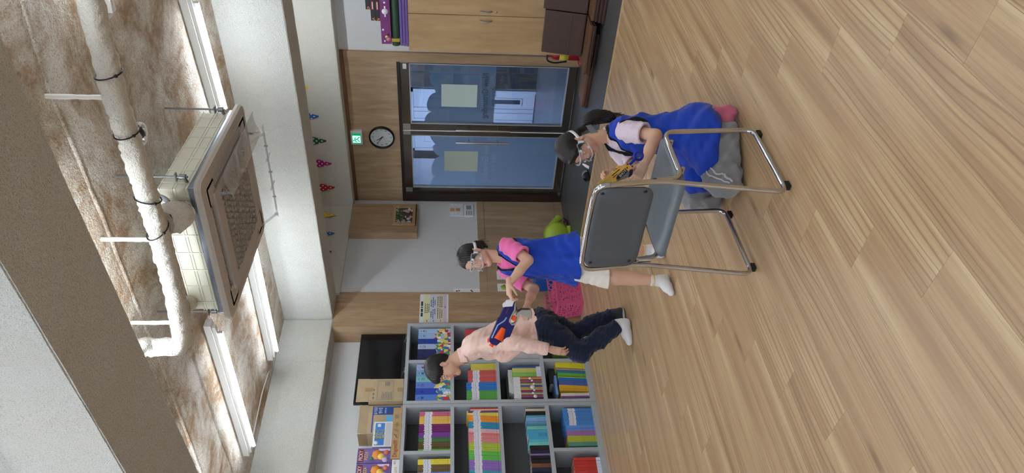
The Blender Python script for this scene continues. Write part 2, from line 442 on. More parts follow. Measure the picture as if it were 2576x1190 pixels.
tag(rest.build('planking', m_plank, fl), kind='stuff')
# grey vinyl of the entrance
def vinyl():
    t = NT('grey entrance vinyl'); v = t.coords((1, 6, 1)); n = t.noise(v, 5, 6, 0.65, 0.5); b = t.noise(t.coords((3, 30, 1)), 3, 3, 0.6)
    f = t.math('ADD', t.math('MULTIPLY', n, 0.7), t.math('MULTIPLY', b, 0.3))
    t.link(t.ramp(f, [(0.3, rgb(62, 62, 64)), (0.55, rgb(80, 80, 82)), (0.75, rgb(100, 99, 98))]), t.p.inputs['Base Color'])
    t.p.inputs['Roughness'].default_value = 0.42
    return t.m
m_vinyl = vinyl()
struct(box('floor_entrance', XA, XR, YT+0.02, YD+0.16, -0.05, -0.001, m_vinyl))
struct(MB().box(XA, XR, YT-0.016, YT+0.024, -0.01, 0.004, 0.002).build('trim_2', mat('threshold strip', (196, 165, 122), 0.4)))

# ---- the wall behind the camera, with a row of windows
wz0, wz1 = 0.95, 2.35
wf = MB().box(XA, XR, YF-0.15, YF, -0.05, wz0).box(XA, XR, YF-0.15, YF, wz1, ZC)
xs = [XA, -4.6, -2.6, -2.2, -0.2, 0.2, 2.2, XR]
for i in range(0, len(xs), 2): wf.box(xs[i], xs[i+1], YF-0.15, YF, wz0, wz1)
struct(wf.build('wall_front', m_paint2))
m_alu = mat('white window frame', (225, 226, 226), 0.4)
m_pane = clear('window glass', (240, 245, 248), 0.02, 0.95)
for i, (a, b) in enumerate(((-4.6, -2.6), (-2.2, -0.2), (0.2, 2.2))):
    wn = MB()
    for (p, q) in ((a, a+0.05), ((a+b)/2-0.03, (a+b)/2+0.03), (b-0.05, b)): wn.box(p, q, YF-0.1, YF-0.04, wz0, wz1)
    wn.box(a, b, YF-0.1, YF-0.04, wz0, wz0+0.05).box(a, b, YF-0.1, YF-0.04, wz1-0.05, wz1)
    wo = struct(wn.build('window_%d' % (i+1), m_alu))
    for s in (0, 1):
        p = a+0.05 if s == 0 else (a+b)/2+0.03; q = (a+b)/2-0.03 if s == 0 else b-0.05
        box('pane', p, q, YF-0.073, YF-0.067, wz0+0.05, wz1-0.05, m_pane, wo)
# ------------------------------------------------------------------ glass double door to the corridor
m_steel = mat('brushed steel', (150, 147, 142), 0.28, 0.9)
m_darksteel = mat('dark steel rail', (112, 104, 96), 0.22, 0.85)
m_frame = mat('dark brown door frame', (44, 33, 28), 0.4)
m_glass = clear('door glass', (226, 234, 238), 0.01, 0.97, 0.8)
def film_mat():
    m = bpy.data.materials.new('frosted blue film'); m.use_nodes = True; t = m.node_tree; n = t.nodes; n.remove(n['Principled BSDF'])
    tr = n.new('ShaderNodeBsdfTransparent'); tr.inputs[0].default_value = rgb(222, 230, 238)
    di = n.new('ShaderNodeBsdfTranslucent'); di.inputs[0].default_value = rgb(214, 222, 232)
    d2 = n.new('ShaderNodeBsdfDiffuse'); d2.inputs[0].default_value = rgb(190, 200, 214)
    m1 = n.new('ShaderNodeMixShader'); m1.inputs[0].default_value = 0.40; t.links.new(di.outputs[0], m1.inputs[1]); t.links.new(d2.outputs[0], m1.inputs[2])
    m2 = n.new('ShaderNodeMixShader'); m2.inputs[0].default_value = 0.86; t.links.new(tr.outputs[0], m2.inputs[1]); t.links.new(m1.outputs[0], m2.inputs[2])
    t.links.new(m2.outputs[0], n['Material Output'].inputs[0]); return m
m_film = film_mat()
m_sheet = mat('pale notice paper', (196, 214, 210), 0.7)
m_sheet2 = mat('yellowish notice paper', (178, 190, 176), 0.7)
m_letter = mat('dark vinyl letters', (58, 68, 84), 0.6); m_letter2 = mat('pale vinyl letters', (150, 166, 186), 0.6)
door = thing('door_1', (-4.83, YD+0.02, 0), None, None, kind='structure')
box('door_frame', -5.803, -3.857, YD-0.03, YD+0.08, 1.975, 2.008, m_frame, door, 0.003)
box('door_frame', -5.803, -5.685, YD-0.03, YD+0.08, 0.0, 1.975, m_frame, door, 0.004)
box('door_frame', -3.877, -3.857, YD-0.005, YD+0.08, 0.0, 1.975, m_steel, door)
box('door_threshold', -5.80, -3.86, YD-0.02, YD+0.1, 0.0, 0.02, m_darksteel, door)
YG = YD+0.03
def leaf(x0, x1, gx0, gx1, film_z0, cusps, peaks, paper, pm, bar_x, txt, tcx, tz, tm, name):
    l = MB(); y0, y1 = YG-0.022, YG+0.022
    l.box(x0, gx0, y0, y1, 0.025, 1.972).box(gx1, x1, y0, y1, 0.025, 1.972)
    l.box(gx0, gx1, y0, y1, 0.025, 0.118).box(gx0, gx1, y0, y1, 1.876, 1.972)
    lf = l.build('door_leaf', m_darksteel, door)
    bd = MB()                                              # bright glazing bead
    for (a, b, c, d) in ((gx0, gx1, 0.112, 0.124), (gx0, gx0+0.009, 0.118, 1.876), (gx1-0.009, gx1, 0.118, 1.876), (gx0, gx1, 1.868, 1.877)): bd.box(a, b, y0-0.003, y1, c, d)
    bd.build('glazing_bead', mat('bright aluminium bead', (205, 212, 218), 0.3, 0.6), lf)
    box('glass', gx0, gx1, YG-0.004, YG+0.004, 0.118, 1.876, m_glass, lf)
    top = []
    for i in range(len(cusps)-1):
        (xa, za), (xb, zb), pk = cusps[i], cusps[i+1], peaks[i]
        for t in np.linspace(0, 1, 12)[:-1]:
            base = za+(zb-za)*t; top.append((xa+(xb-xa)*t, base+pk*math.sqrt(max(0, 1-(2*t-1)**2))))
    top.append(cusps[-1])
    n = len(top); fv = []
    for (x, z) in top: fv += [(x, YG+0.006, film_z0), (x, YG+0.006, z), (x, YG+0.0075, film_z0), (x, YG+0.0075, z)]
    ff = []
    for i in range(n-1):
        a, b = 4*i, 4*i+4
        ff += [(a, b, b+1, a+1), (a+2, a+3, b+3, b+2), (a+1, b+1, b+3, a+3)]
    MB().raw(fv, ff).build('frosted_film', m_film, lf)
    px0, px1, pz0, pz1 = paper
    box('notice', px0, px1, YG-0.0075, YG-0.0045, pz0, pz1, pm, lf)
    M = frame_mat((tcx, YG-0.0055, tz), (1, 0, 0), (0, 0, 1)) @ Matrix.Diagonal((-1, 1, 1, 1))
    text('lettering', txt, 0.105, tm, lf, M, 0.0004, sx=0.86)
    M = frame_mat((tcx-0.0, YG-0.0055, tz-0.105), (1, 0, 0), (0, 0, 1)) @ Matrix.Diagonal((-1, 1, 1, 1))
    text('lettering', '새로운 전환', 0.055, tm, lf, M, 0.0004)
    h = MB(); h.cyl((bar_x, YG-0.085, 0.73), (bar_x, YG-0.085, 1.357), 0.013, 14)
    h.cyl((bar_x, YG-0.085, 0.86), (bar_x, YG-0.02, 0.86), 0.008, 10).cyl((bar_x, YG-0.085, 1.20), (bar_x, YG-0.02, 1.20), 0.008, 10)
    h.build('pull_handle', mat('polished steel', (215, 213, 208), 0.12, 1.0), lf)
    for (sx0, sx1) in ((x0, gx0), (gx1, x1)):
        box('corner_patch', sx0+0.004, sx1-0.002, y0-0.002, y0, 1.885, 1.968, mat('patch fitting', (176, 170, 162), 0.3, 0.7), lf)
    return lf
leaf(-4.752, -3.880, -4.668, -3.890, 0.919,
     [(-3.890, 1.700), (-4.029, 1.637), (-4.190, 1.606), (-4.262, 1.585), (-4.521, 1.638), (-4.668, 1.700)], [0.012, 0.03, 0.004, 0.075, 0.04],
     (-4.438, -4.147, 1.122, 1.526), m_sheet, -4.712, 'New Grounding', -4.29, 1.03, m_letter, 'r')
leaf(-5.684, -4.760, -5.612, -4.826, 0.119,
     [(-4.826, 1.672), (-4.972, 1.594), (-5.146, 1.541), (-5.458, 1.597), (-5.612, 1.655)], [0.01, 0.055, 0.075, 0.03],
     (-5.36, -5.06, 1.085, 1.49), m_sheet2, -4.884, 'New Grounding', -5.22, 0.99, m_letter2, 'l')
MB().cyl((-4.756, YG-0.03, 0.03), (-4.756, YG-0.03, 1.972), 0.007, 10).build('meeting_strip', mat('white astragal', (235, 236, 236), 0.25, 0.4), door)
box('floor_lock', -4.80, -4.765, YG-0.05, YG-0.02, 0.06, 0.10, m_steel, door, 0.004)
box('floor_hinge', -5.70, -5.64, YG-0.06, YG-0.015, 0.02, 0.05, m_steel, door, 0.004)
box('door_sticker', -3.96, -3.895, YG-0.0245, YG-0.0225, 1.905, 1.945, mat('white sticker', (225, 226, 228), 0.5), door)

# ---- corridor behind the glass
YC = 10.225
m_cor = mat('corridor wall paint', (206, 210, 218), 0.8)
m_tile = mat('dark slate tile', (62, 60, 60), 0.4, var=0.35, vscale=5)
struct(box('floor_corridor', -9.6, -2.2, YD+0.16, YC, -0.05, -0.001, mat('corridor floor', (92, 96, 106), 0.35, var=0.15, vscale=4)))
wc = struct(box('wall_corridor', -9.6, -2.2, YC, YC+0.12, -0.05, 2.5, m_cor))
struct(box('wall_corridor_end', -9.7, -9.6, YD+0.15, YC+0.12, -0.05, 2.5, m_cor))
struct(box('wall_corridor_side', -2.2, -2.1, YD+0.15, YC+0.12, -0.05, 2.5, m_cor))
struct(box('ceiling_corridor', -9.7, -2.1, YD+0.15, YC+0.12, 2.5, 2.6, m_cor))
struct(box('wall_corridor_front', -9.6, XL-0.3, YD+0.15, YD+0.2, -0.05, 2.5, m_cor))
x = -2.21
zrows = [0.0, 0.372, 0.93, 1.49, 2.05, 2.49]
tx = [-6.12, -5.842, -5.26, -4.68, -4.10, -3.52, -2.94, -2.36]
for a, b in zip(tx[:-1], tx[1:]):
    for c, d in zip(zrows[:-1], zrows[1:]): box('wall_tile', a+0.003, b-0.003, YC-0.012, YC, c+0.003, d-0.003, m_tile, wc)
for c, d in zip(zrows[:-1], zrows[1:]): box('wall_tile', -7.56, -7.38, YC-0.012, YC, c+0.003, d-0.003, m_tile, wc)
box('tile_over_door', -7.36, -6.12, YC-0.012, YC, 2.10, 2.49, m_tile, wc)
m_wdoor = mat('white corridor door', (205, 210, 220), 0.45)
d2 = thing('door_2', (-6.74, YC, 0), None, None, kind='structure')
f2 = MB()
for a, b, c, d in ((-6.135, -6.19, 0, 2.08), (-7.36, -7.305, 0, 2.08)): f2.box(min(a, b), max(a, b), YC-0.05, YC, c, d)
f2.box(-7.36, -6.135, YC-0.05, YC, 2.02, 2.08).build('door_frame', m_wdoor, d2)
lf2 = box('door_leaf', -7.305, -6.19, YC-0.03, YC-0.005, 0.01, 2.02, m_wdoor, d2)
fr = MB()
def moulding(x0, x1, z0, z1, w=0.045, y=YC-0.042):
    for a, b, c, d in ((x0, x1, z0, z0+w), (x0, x1, z1-w, z1), (x0, x0+w, z0+w, z1-w), (x1-w, x1, z0+w, z1-w)): fr.box(a, b, y, YC-0.028, c, d, 0.005)
moulding(-6.42, -6.28, 0.22, 1.75, 0.03); moulding(-7.22, -6.82, 0.25, 0.95); moulding(-7.22, -6.82, 1.05, 1.9)
for xx in (-6.50, -6.58, -6.72): fr.box(xx-0.012, xx+0.012, YC-0.045, YC-0.028, 0.01, 2.02, 0.006)
fr.build('door_moulding', m_wdoor, lf2)
box('door_window', -6.395, -6.305, YC-0.035, YC-0.028, 0.25, 1.72, mat('smoked door glass', (70, 76, 90), 0.1), lf2)
MB().cyl((-6.90, YC-0.10, 0.72), (-6.90, YC-0.10, 1.02), 0.016, 10).cyl((-6.90, YC-0.10, 0.76), (-6.90, YC-0.03, 0.76), 0.01, 8).cyl((-6.90, YC-0.10, 0.98), (-6.90, YC-0.03, 0.98), 0.01, 8).build('door_handle', mat('black handle', (28, 28, 32), 0.3), lf2)
lamp = thing('added_ceiling_lamp', (-6.6, 8.6, 2.5), 'flat white lamp added on the corridor ceiling in place of daylight', 'lamp')  # added lamp, stands in for the bluish daylight of the corridor
box('lamp_body', -7.3, -5.9, 8.3, 8.9, 2.465, 2.498, mat('lamp housing', (230, 230, 230), 0.5), lamp)
box('diffuser', -7.26, -5.94, 8.34, 8.86, 2.455, 2.466, emat('cool corridor light', (205, 220, 255), 40.0), lamp)

# ------------------------------------------------------------------ ceiling tube lights
m_chan = mat('white lamp channel', (226, 226, 222), 0.45)
m_tube = emat('fluorescent tube', (234, 244, 255), TUBE_POWER)
def tube_light(a, b, lab, tube_a=None, tube_b=None, z=3.075):
    a, b = np.array(a, float), np.array(b, float); c = (a+b)/2
    u = (b-a)/np.linalg.norm(b-a); L = np.linalg.norm(b-a)
    o = thing('tube_light', (c[0], c[1], ZC), lab, 'light', 'ceiling tube lights')
    nrm = np.array([-u[1], u[0], 0.0])
    M = frame_mat((c[0], c[1], 0), (u[0], u[1], 0), (nrm[0], nrm[1], 0))
    MB().box(-L/2, L/2, -0.036, 0.036, 3.09, ZC, 0.004, M).box(-L/2+0.03, L/2-0.03, -0.022, 0.022, 3.068, 3.092, 0.003, M).build('channel', m_chan, o)
    for s in (-1, 1): MB().box(s*(L/2-0.115)-0.022, s*(L/2-0.115)+0.022, -0.012, 0.012, 3.035, 3.07, 0.003, M).build('lamp_holder', mat('lamp holder', (214, 214, 210), 0.5), o)
    t0, t1 = c-u*(L/2-0.1), c+u*(L/2-0.1)
    MB().tube([(t0[0], t0[1], 3.046), (t1[0], t1[1], 3.046)], 0.0145, 8).build('tube', m_tube, o)
    return o
def zf(x, y): p = onZ(x, y, 3.07); return (p[0], p[1])
tube_light(zf(475, -30), zf(566, 300), 'tube light between the sprayed ceiling and the near corner of the cassette air conditioner')
tube_light(zf(628, 590), zf(694, 900), 'tube light whose tube emerges behind the cassette air conditioner panel')
tube_light(zf(540, 812), zf(636, 1138), 'tube light with the long open channel nearest the bookcase wall')
p0 = np.array(zf(292, 44)); tube_light(p0+np.array([1.42, 0.06]), p0, 'tube light of which only the channel end shows above the white pipe')
tube_light((-3.34, 2.405), (-1.94, 2.415), 'tube light behind the dark beam next to the middle of the white pipe')
tube_light((-5.40, 2.385), (-3.98, 2.395), 'tube light behind the dark beam showing as a white glint at its edge')
tube_light((-1.32, 2.415), (0.08, 2.42), 'tube light behind the dark beam next to the picture edge end of the pipe')
for (x0, y0) in ((-5.2, 0.45), (-3.2, 0.45), (-1.2, 0.45), (0.8, 0.45), (-4.2, -1.0), (-2.0, -1.0), (0.3, -1.0), (-4.2, -2.6), (-1.6, -2.6), (0.9, -2.6), (0.4, 3.3), (0.2, 4.4), (-3.9, 5.95), (-1.7, 6.05), (0.3, 6.05)):  # leftmost entrance-bay tube is added behind the beam to brighten the flag wall
    tube_light((x0, y0), (x0+1.4, y0), 'tube light on the unseen part of the ceiling')
# ------------------------------------------------------------------ cassette air conditioner under the ceiling
ac = thing('air_conditioner', (-2.856, 3.317, 2.69), 'ceiling cassette air conditioner with square grille panel and ivory foam body', 'air conditioner')
MA = Matrix.Translation((-2.856, 3.317, 0)) @ Matrix.Rotation(R(5.7), 4, 'Z')
m_acp = mat('shade toned white plastic', (184, 176, 166), 0.45)  # white plastic, with the shade of its underside put into the colour
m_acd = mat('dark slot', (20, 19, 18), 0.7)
m_foam = mat('ivory foam casing', (226, 224, 206), 0.75)
m_gal = mat('galvanised band', (150, 158, 172), 0.32, 0.75, var=0.15, vscale=20)
H_ = 0.475
p = MB(); ring = lambda h, z, r=0.05: [MA @ Vector(v) for v in [( sx*(h-r)+ (r*math.cos(a)), sy*(h-r)+(r*math.sin(a)), z) for (sx, sy, a0) in ((1, 1, 0), (-1, 1, 90), (-1, -1, 180), (1, -1, 270)) for a in [R(a0+k*22.5) for k in range(5)]]]
lay = [ring(0.455, 2.738), ring(0.475, 2.733), ring(0.475, 2.716), ring(0.468, 2.700), ring(0.405, 2.694)]
n = 20; vs_ = [v for l_ in lay for v in l_]
fs = [(i*n+j, i*n+(j+1) % n, (i+1)*n+(j+1) % n, (i+1)*n+j) for i in range(4) for j in range(n)]; fs.append(tuple(range(n)))
p.raw(vs_, fs)
# underside: flat frame around four outlets
def fbox(mb, x0, x1, y0, y1, z0, z1, b=0.0): return mb.box(x0, x1, y0, y1, z0, z1, b, MA)
for s in (1, -1):
    fbox(p, -0.405, 0.405, s*0.405-0.012, s*0.405+0.012, 2.693, 2.72); fbox(p, s*0.405-0.012, s*0.405+0.012, -0.405, 0.405, 2.693, 2.72)
for sx in (1, -1):
    for sy in (1, -1): fbox(p, min(sx*0.29, sx*0.41), max(sx*0.29, sx*0.41), min(sy*0.29, sy*0.41), max(sy*0.29, sy*0.41), 2.693, 2.72)
fbox(p, -0.345, 0.345, -0.345, 0.345, 2.705, 2.73)
p.build('panel', m_acp, ac)
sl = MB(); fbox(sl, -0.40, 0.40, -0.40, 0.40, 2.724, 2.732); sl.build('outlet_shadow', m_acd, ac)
# intake cover with rounded corners and lattice
cv = MB()
for a, b, c, d in ((-0.335, 0.335, -0.335, -0.235), (-0.335, 0.335, 0.29, 0.335), (-0.335, -0.285, -0.235, 0.29), (0.285, 0.335, -0.235, 0.29)): fbox(cv, a, b, c, d, 2.684, 2.706, 0.003)
cv.build('intake_cover', m_acp, ac)
g = MB(); step = 0.034
def clip_line(px, py, dx, dy, x0, x1, y0, y1):
    t0, t1 = -9, 9
    for p_, d_, lo, hi in ((px, dx, x0, x1), (py, dy, y0, y1)):
        if abs(d_) < 1e-9:
            if p_ < lo or p_ > hi: return None
            continue
        a, b = (lo-p_)/d_, (hi-p_)/d_
        if a > b: a, b = b, a
        t0, t1 = max(t0, a), min(t1, b)
    return (t0, t1) if t1-t0 > 0.01 else None
for ang in (55, -55, 0):
    dx, dy = math.cos(R(ang)), math.sin(R(ang)); st = step if ang else step/2*1.25
    for k in range(-34, 35):
        px, py = -dy*k*st, dx*k*st+0.03; c = clip_line(px, py, dx, dy, -0.285, 0.285, -0.235, 0.29)
        if c is None: continue
        L = c[1]-c[0]; mx, my = px+dx*(c[0]+c[1])/2, py+dy*(c[0]+c[1])/2
        if ang == 0 and k % 2: continue
        g.box(-L/2, L/2, -0.0042, 0.0042, 2.686, 2.698, 0.0, MA @ Matrix.Translation((mx, my, 0)) @ Matrix.Rotation(R(ang), 4, 'Z'))
g.build('grille', m_acp, ac)
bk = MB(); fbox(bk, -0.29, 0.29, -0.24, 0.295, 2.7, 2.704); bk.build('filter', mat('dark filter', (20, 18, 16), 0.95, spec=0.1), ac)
for i in range(4):                                    # outlets: three closed vanes, the near one open with fins
    Mi = MA @ Matrix.Rotation(R(90*i), 4, 'Z')
    if i != 3:
        MB().box(0.348, 0.396, -0.275, 0.275, 2.694, 2.702, 0.003, Mi).build('vane', m_acp, ac)
    else: pass
Mi = MA @ Matrix.Rotation(R(-90), 4, 'Z')
for k in range(9):
    yy = -0.26+k*0.065
    MB().box(0.352, 0.392, yy-0.002, yy+0.002, 2.70, 2.728, 0, Mi @ Matrix.Translation((0.372, yy, 0)) @ Matrix.Rotation(R(28), 4, 'Z') @ Matrix.Translation((-0.372, -yy, 0))).build('fin', m_acp, ac)
bd = MB(); fbox(bd, -0.435, 0.435, -0.435, 0.435, 2.735, 2.775, 0.006); bd.build('steel_band', m_gal, ac)
fo = MB(); fbox(fo, -0.42, 0.42, -0.42, 0.42, 2.775, 2.935, 0.012)
for z in (2.785, 2.80, 2.845, 2.86, 2.925):
    fbox(fo, -0.424, 0.424, -0.424, 0.424, z-0.003, z+0.003)
for s in range(4):
    Mi = MA @ Matrix.Rotation(R(90*s), 4, 'Z')
    for k in range(-3, 4): fo.box(0.418, 0.4245, k*0.12-0.005, k*0.12+0.005, 2.78, 2.932, 0.0, Mi)
fo.build('foam_casing', m_foam, ac)
m_acryl = haze('clear acrylic', (226, 226, 222), 0.24, 0.08, 0.12)
def deflector(i, r0, r1, y0, y1, z, tilt):
    Mi = MA @ Matrix.Rotation(R(90*i), 4, 'Z')
    def fn(u, v):
        r = r0+(r1-r0)*v; return Mi @ Vector((r, y0+(y1-y0)*u, z+tilt*(v-0.5)+0.012*math.sin(math.pi*v)))
    mb = MB(); mb.grid(fn, 12, 6)
    k = [Vector(q)+Vector((0, 0, 0.003)) for q in mb.v]; fc = list(mb.f); mb.raw(k, fc, True)
    d = mb.build('wind_deflector', m_acryl, ac)
    for q in (0.33, 0.66): MB().box(r0, r1, y0+(y1-y0)*q-0.006, y0+(y1-y0)*q+0.006, z+0.002, z+0.012, 0.002, Mi).build('stiffener', m_acryl, d)
    for q in (0.03, 0.97):
        yy = y0+(y1-y0)*q; a, b = Mi @ Vector((r0+0.01, yy, z)), Mi @ Vector((min(r0, 0.36), yy, 2.70))
        MB().cyl(a, b, 0.008, 8).sphere(a, 0.014, 10, 6).build('bracket', m_acryl, d)
    for q in (0.2, 0.5, 0.8): MB().cyl(Mi @ Vector(((r0+r1)/2, y0+(y1-y0)*q, z-0.004)), Mi @ Vector(((r0+r1)/2, y0+(y1-y0)*q, z+0.018)), 0.006, 8).build('screw', m_steel, d)
deflector(0, 0.285, 0.433, -0.28, 0.43, 2.622, 0.03)
deflector(1, 0.50, 0.61, -0.25, 0.41, 2.622, 0.03)
m_rod = mat('threaded steel rod', (132, 132, 130), 0.4, 0.7)
for lx, ly in ((0.455, 0.40), (0.455, -0.36), (-0.455, -0.40), (-0.455, 0.40)):
    q = MA @ Vector((lx, ly, 0))
    hr = MB().cyl((q.x, q.y, 2.79), (q.x, q.y, ZC), 0.006, 8).build('hanger_rod', m_rod, ac)
    qa = MA @ Vector((lx*0.93, ly, 2.80))
    MB().cyl((q.x, q.y, 2.80), (q.x, q.y, 2.83), 0.016, 6).box(-0.022, 0.022, -0.012, 0.012, 2.845, 2.852, 0, Matrix.Translation((q.x, q.y, 0))).cyl((q.x, q.y, 2.81), (qa.x, qa.y, 2.80), 0.01, 6).build('hanger_bracket', m_rod, hr)

# ------------------------------------------------------------------ insulated pipe with hangers
m_ins = stucco('sprayed pipe insulation', (226, 222, 212), (184, 172, 152), None, 0, 70, 1.0, 0.45)
ZP = 2.872
pc = [onZ(x, y, ZP) for x, y in ((212, -60), (226, 0), (287, 237), (348, 420), (400, 590), (438, 731), (459, 845))]
pipe = thing('insulated_pipe', pc[3], 'thick white sprayed pipe hanging from rods beside the air conditioner', 'pipe')
def lumpy_tube(path, r, n=16, amp=0.006, seg=0.022):
    P = [np.array(p_, float) for p_ in path]; Q = []; RR = []
    rr = r if hasattr(r, '__len__') else [r]*len(P)
    for i in range(len(P)-1):
        L = np.linalg.norm(P[i+1]-P[i]); k = max(2, int(L/seg))
        for t in np.linspace(0, 1, k+1)[:-1]: Q.append(P[i]+(P[i+1]-P[i])*t); RR.append(rr[i]+(rr[i+1]-rr[i])*t)
    Q.append(P[-1]); RR.append(rr[-1]); mb = MB(); mb.tube(Q, RR, n)
    mb.v = [tuple(c+random.uniform(-1, 1)*amp for c in v) for v in mb.v]
    return mb
e = np.array(pc[-1]); u = (np.array(pc[-1])-np.array(pc[-2])); u /= np.linalg.norm(u)
corner = e+u*0.07
topz = 3.075
path = pc[:-1]+[e]+bez(e, corner, corner+np.array([0, 0, 0.07]), 5)[1:]
path += [corner+np.array([0, 0, topz-ZP-0.07])]+bez(corner+np.array([0, 0, topz-ZP-0.07]), corner+np.array([0, 0, topz-ZP]), corner+np.array([0, 0, topz-ZP])-u*0.02+np.array([0.03, -0.05, 0]), 4)[1:]+[corner+np.array([0.10, -0.16, topz-ZP+0.02])]
lumpy_tube(path, 0.050).build('pipe_run', m_ins, pipe)
a = np.array(onZ(415, 560, 2.86)); b = np.array((MA @ Vector((0.30, -0.455, 2.80)))); 
lumpy_tube([a, (a+b)/2+np.array([0, 0, 0.01]), b], [0.055, 0.085, 0.06], 14, 0.008).build('branch', m_ins, pipe)
a = np.array(onZ(455, 775, 2.88)); b = np.array((MA @ Vector((-0.36, -0.43, 2.93))))
lumpy_tube([a, b], [0.05, 0.045], 12, 0.004).build('branch', m_ins, pipe)
m_rodw = mat('plastered white rod', (232, 230, 224), 0.8)
for (t_, b_) in (((115, 242), (262, 237)), ((255, 602), (385, 598)), ((330, 812), (430, 812))):
    T = onZ(*t_, ZC); rdir = ray(*b_); s_ = (T[:2]@rdir[:2])/(rdir[:2]@rdir[:2]); zb = CAM_H+s_*rdir[2]
    h = lumpy_tube([T+np.array([0, 0, 0.01]), (T[0], T[1], zb)], 0.011, 8, 0.0015).build('hanger', m_rodw, pipe)
    MB().tube([(T[0]+0.02*math.cos(k*R(30)), T[1], zb-0.012+0.02*math.sin(k*R(30))) for k in range(12)], 0.006, 6, closed=True).build('hanger_eye', m_rodw, h)
m_tie = mat('black cable tie', (22, 20, 20), 0.5)
def tie_at(i0, t, tilt=0.0):
    a, b = np.array(pc[i0]), np.array(pc[i0+1]); c = a+(b-a)*t; ax = (b-a)/np.linalg.norm(b-a)
    n1 = np.array([0, 0, 1.0]); n1 -= ax*(n1@ax); n1 /= np.linalg.norm(n1); n2 = np.cross(ax, n1)
    q = [c+0.056*(math.cos(k*R(20))*n1+math.sin(k*R(20))*n2)+ax*tilt*math.cos(k*R(20)+0.6) for k in range(18)]
    mb = MB().tube(q, 0.0035, 6, closed=True); mb.sphere(q[11], 0.008, 8, 6); mb.build('cable_tie', m_tie, pipe)
tie_at(1, 0.77, 0.012); tie_at(2, 0.50, 0.010); tie_at(3, 0.93, 0.03); tie_at(3, 0.45, -0.02)
hose = [np.array(MA @ Vector(v)) for v in ((0.40, -0.46, 2.93), (0.40, -0.475, 2.88), (0.37, -0.50, 2.85), (0.30, -0.52, 2.85), (0.22, -0.53, 2.88))]
MB().tube(fillet(hose, 0.03), 0.014, 8).build('drain_hose', mat('grey drain hose', (140, 142, 144), 0.5), pipe)

# ------------------------------------------------------------------ smoke detector
sd = thing('smoke_detector', (-2.335, 3.335, ZC), 'round white smoke detector on the stained ceiling', 'smoke detector')
MB().lathe([(0.0, ZC-0.001), (0.064, ZC-0.001), (0.066, ZC-0.02), (0.062, ZC-0.036), (0.048, ZC-0.036), (0.046, ZC-0.02), (0.0, ZC-0.02)], 28, (-2.335, 3.335, 0)).build('base_ring', mat('white detector plastic', (236, 236, 234), 0.4), sd)
MB().lathe([(0.0, ZC-0.045), (0.022, ZC-0.042), (0.034, ZC-0.03), (0.044, ZC-0.0205)], 24, (-2.335, 3.335, 0)).build('sensor', mat('dark sensor', (44, 40, 40), 0.5), sd)
MB().box(-2.36, -2.345, 3.31, 3.33, ZC-0.047, ZC-0.03, 0.002).box(-2.325, -2.312, 3.345, 3.36, ZC-0.045, ZC-0.03, 0.002).build('terminal', mat('white detector plastic', (236, 236, 234), 0.4), sd)
# paint cable on the ceiling by the bookcase wall
cb = [onZ(x, y, ZC-0.006) for x, y in ((690, 895), (688, 925), (676, 935), (660, 985), (640, 1080), (625, 1150))]
tag(MB().tube(fillet(cb, 0.05), 0.006, 8).build('ceiling_cable', m_beam), 'painted cable running from the tube light along the ceiling corner', 'cable')
# ------------------------------------------------------------------ bookcases
XS = -5.77; SC = -XS/5.805                          # front plane of the bookcases
def sy(Y): return Y*SC
def sz(z): return CAM_H+(z-CAM_H)*SC
m_shelf = mat('grey melamine', (168, 174, 180), 0.45, var=0.04, vscale=30)
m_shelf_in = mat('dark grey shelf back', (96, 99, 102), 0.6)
ROWS = [(1.408, 1.828), (0.952, 1.374), (0.50, 0.92), (0.045, 0.463)]
def bookcase(name, label, y0, y1, div, drows):
    o = thing(name, (XS-0.15, (sy(y0)+sy(y1))/2, 0), label, 'bookcase', 'grey bookcases in the alcove')
    b = XA+0.012
    for z0, z1 in ((1.828, 1.86), (1.374, 1.408), (0.92, 0.952), (0.463, 0.50), (0.0, 0.045)):
        box('shelf_board', b, XS, sy(y0)+0.0005, sy(y1)-0.0005, max(0, sz(z0)) if z0 > 0 else 0.0, sz(z1), m_shelf, o, 0.001)
    for a, c in ((y0, y0+0.036), (y1-0.036, y1)): box('side_panel', b, XS+0.001, sy(a)+0.0005, sy(c)-0.0005, 0.0, sz(1.828), m_shelf, o, 0.001)
    for r in drows: box('divider', b, XS-0.002, sy(div[0]), sy(div[1]), sz(ROWS[r][0]), sz(ROWS[r][1]), m_shelf, o)
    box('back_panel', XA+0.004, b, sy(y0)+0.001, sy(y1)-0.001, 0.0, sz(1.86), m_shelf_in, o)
    return o
bookcase('bookcase', 'grey bookcase beside the wood pillar with the television on top', 3.927, 4.930, (4.412, 4.450), (0, 1, 2, 3))
bookcase('bookcase', 'grey bookcase at the picture edge with game boxes on top', 2.925, 3.924, (3.396, 3.431), (0, 3))

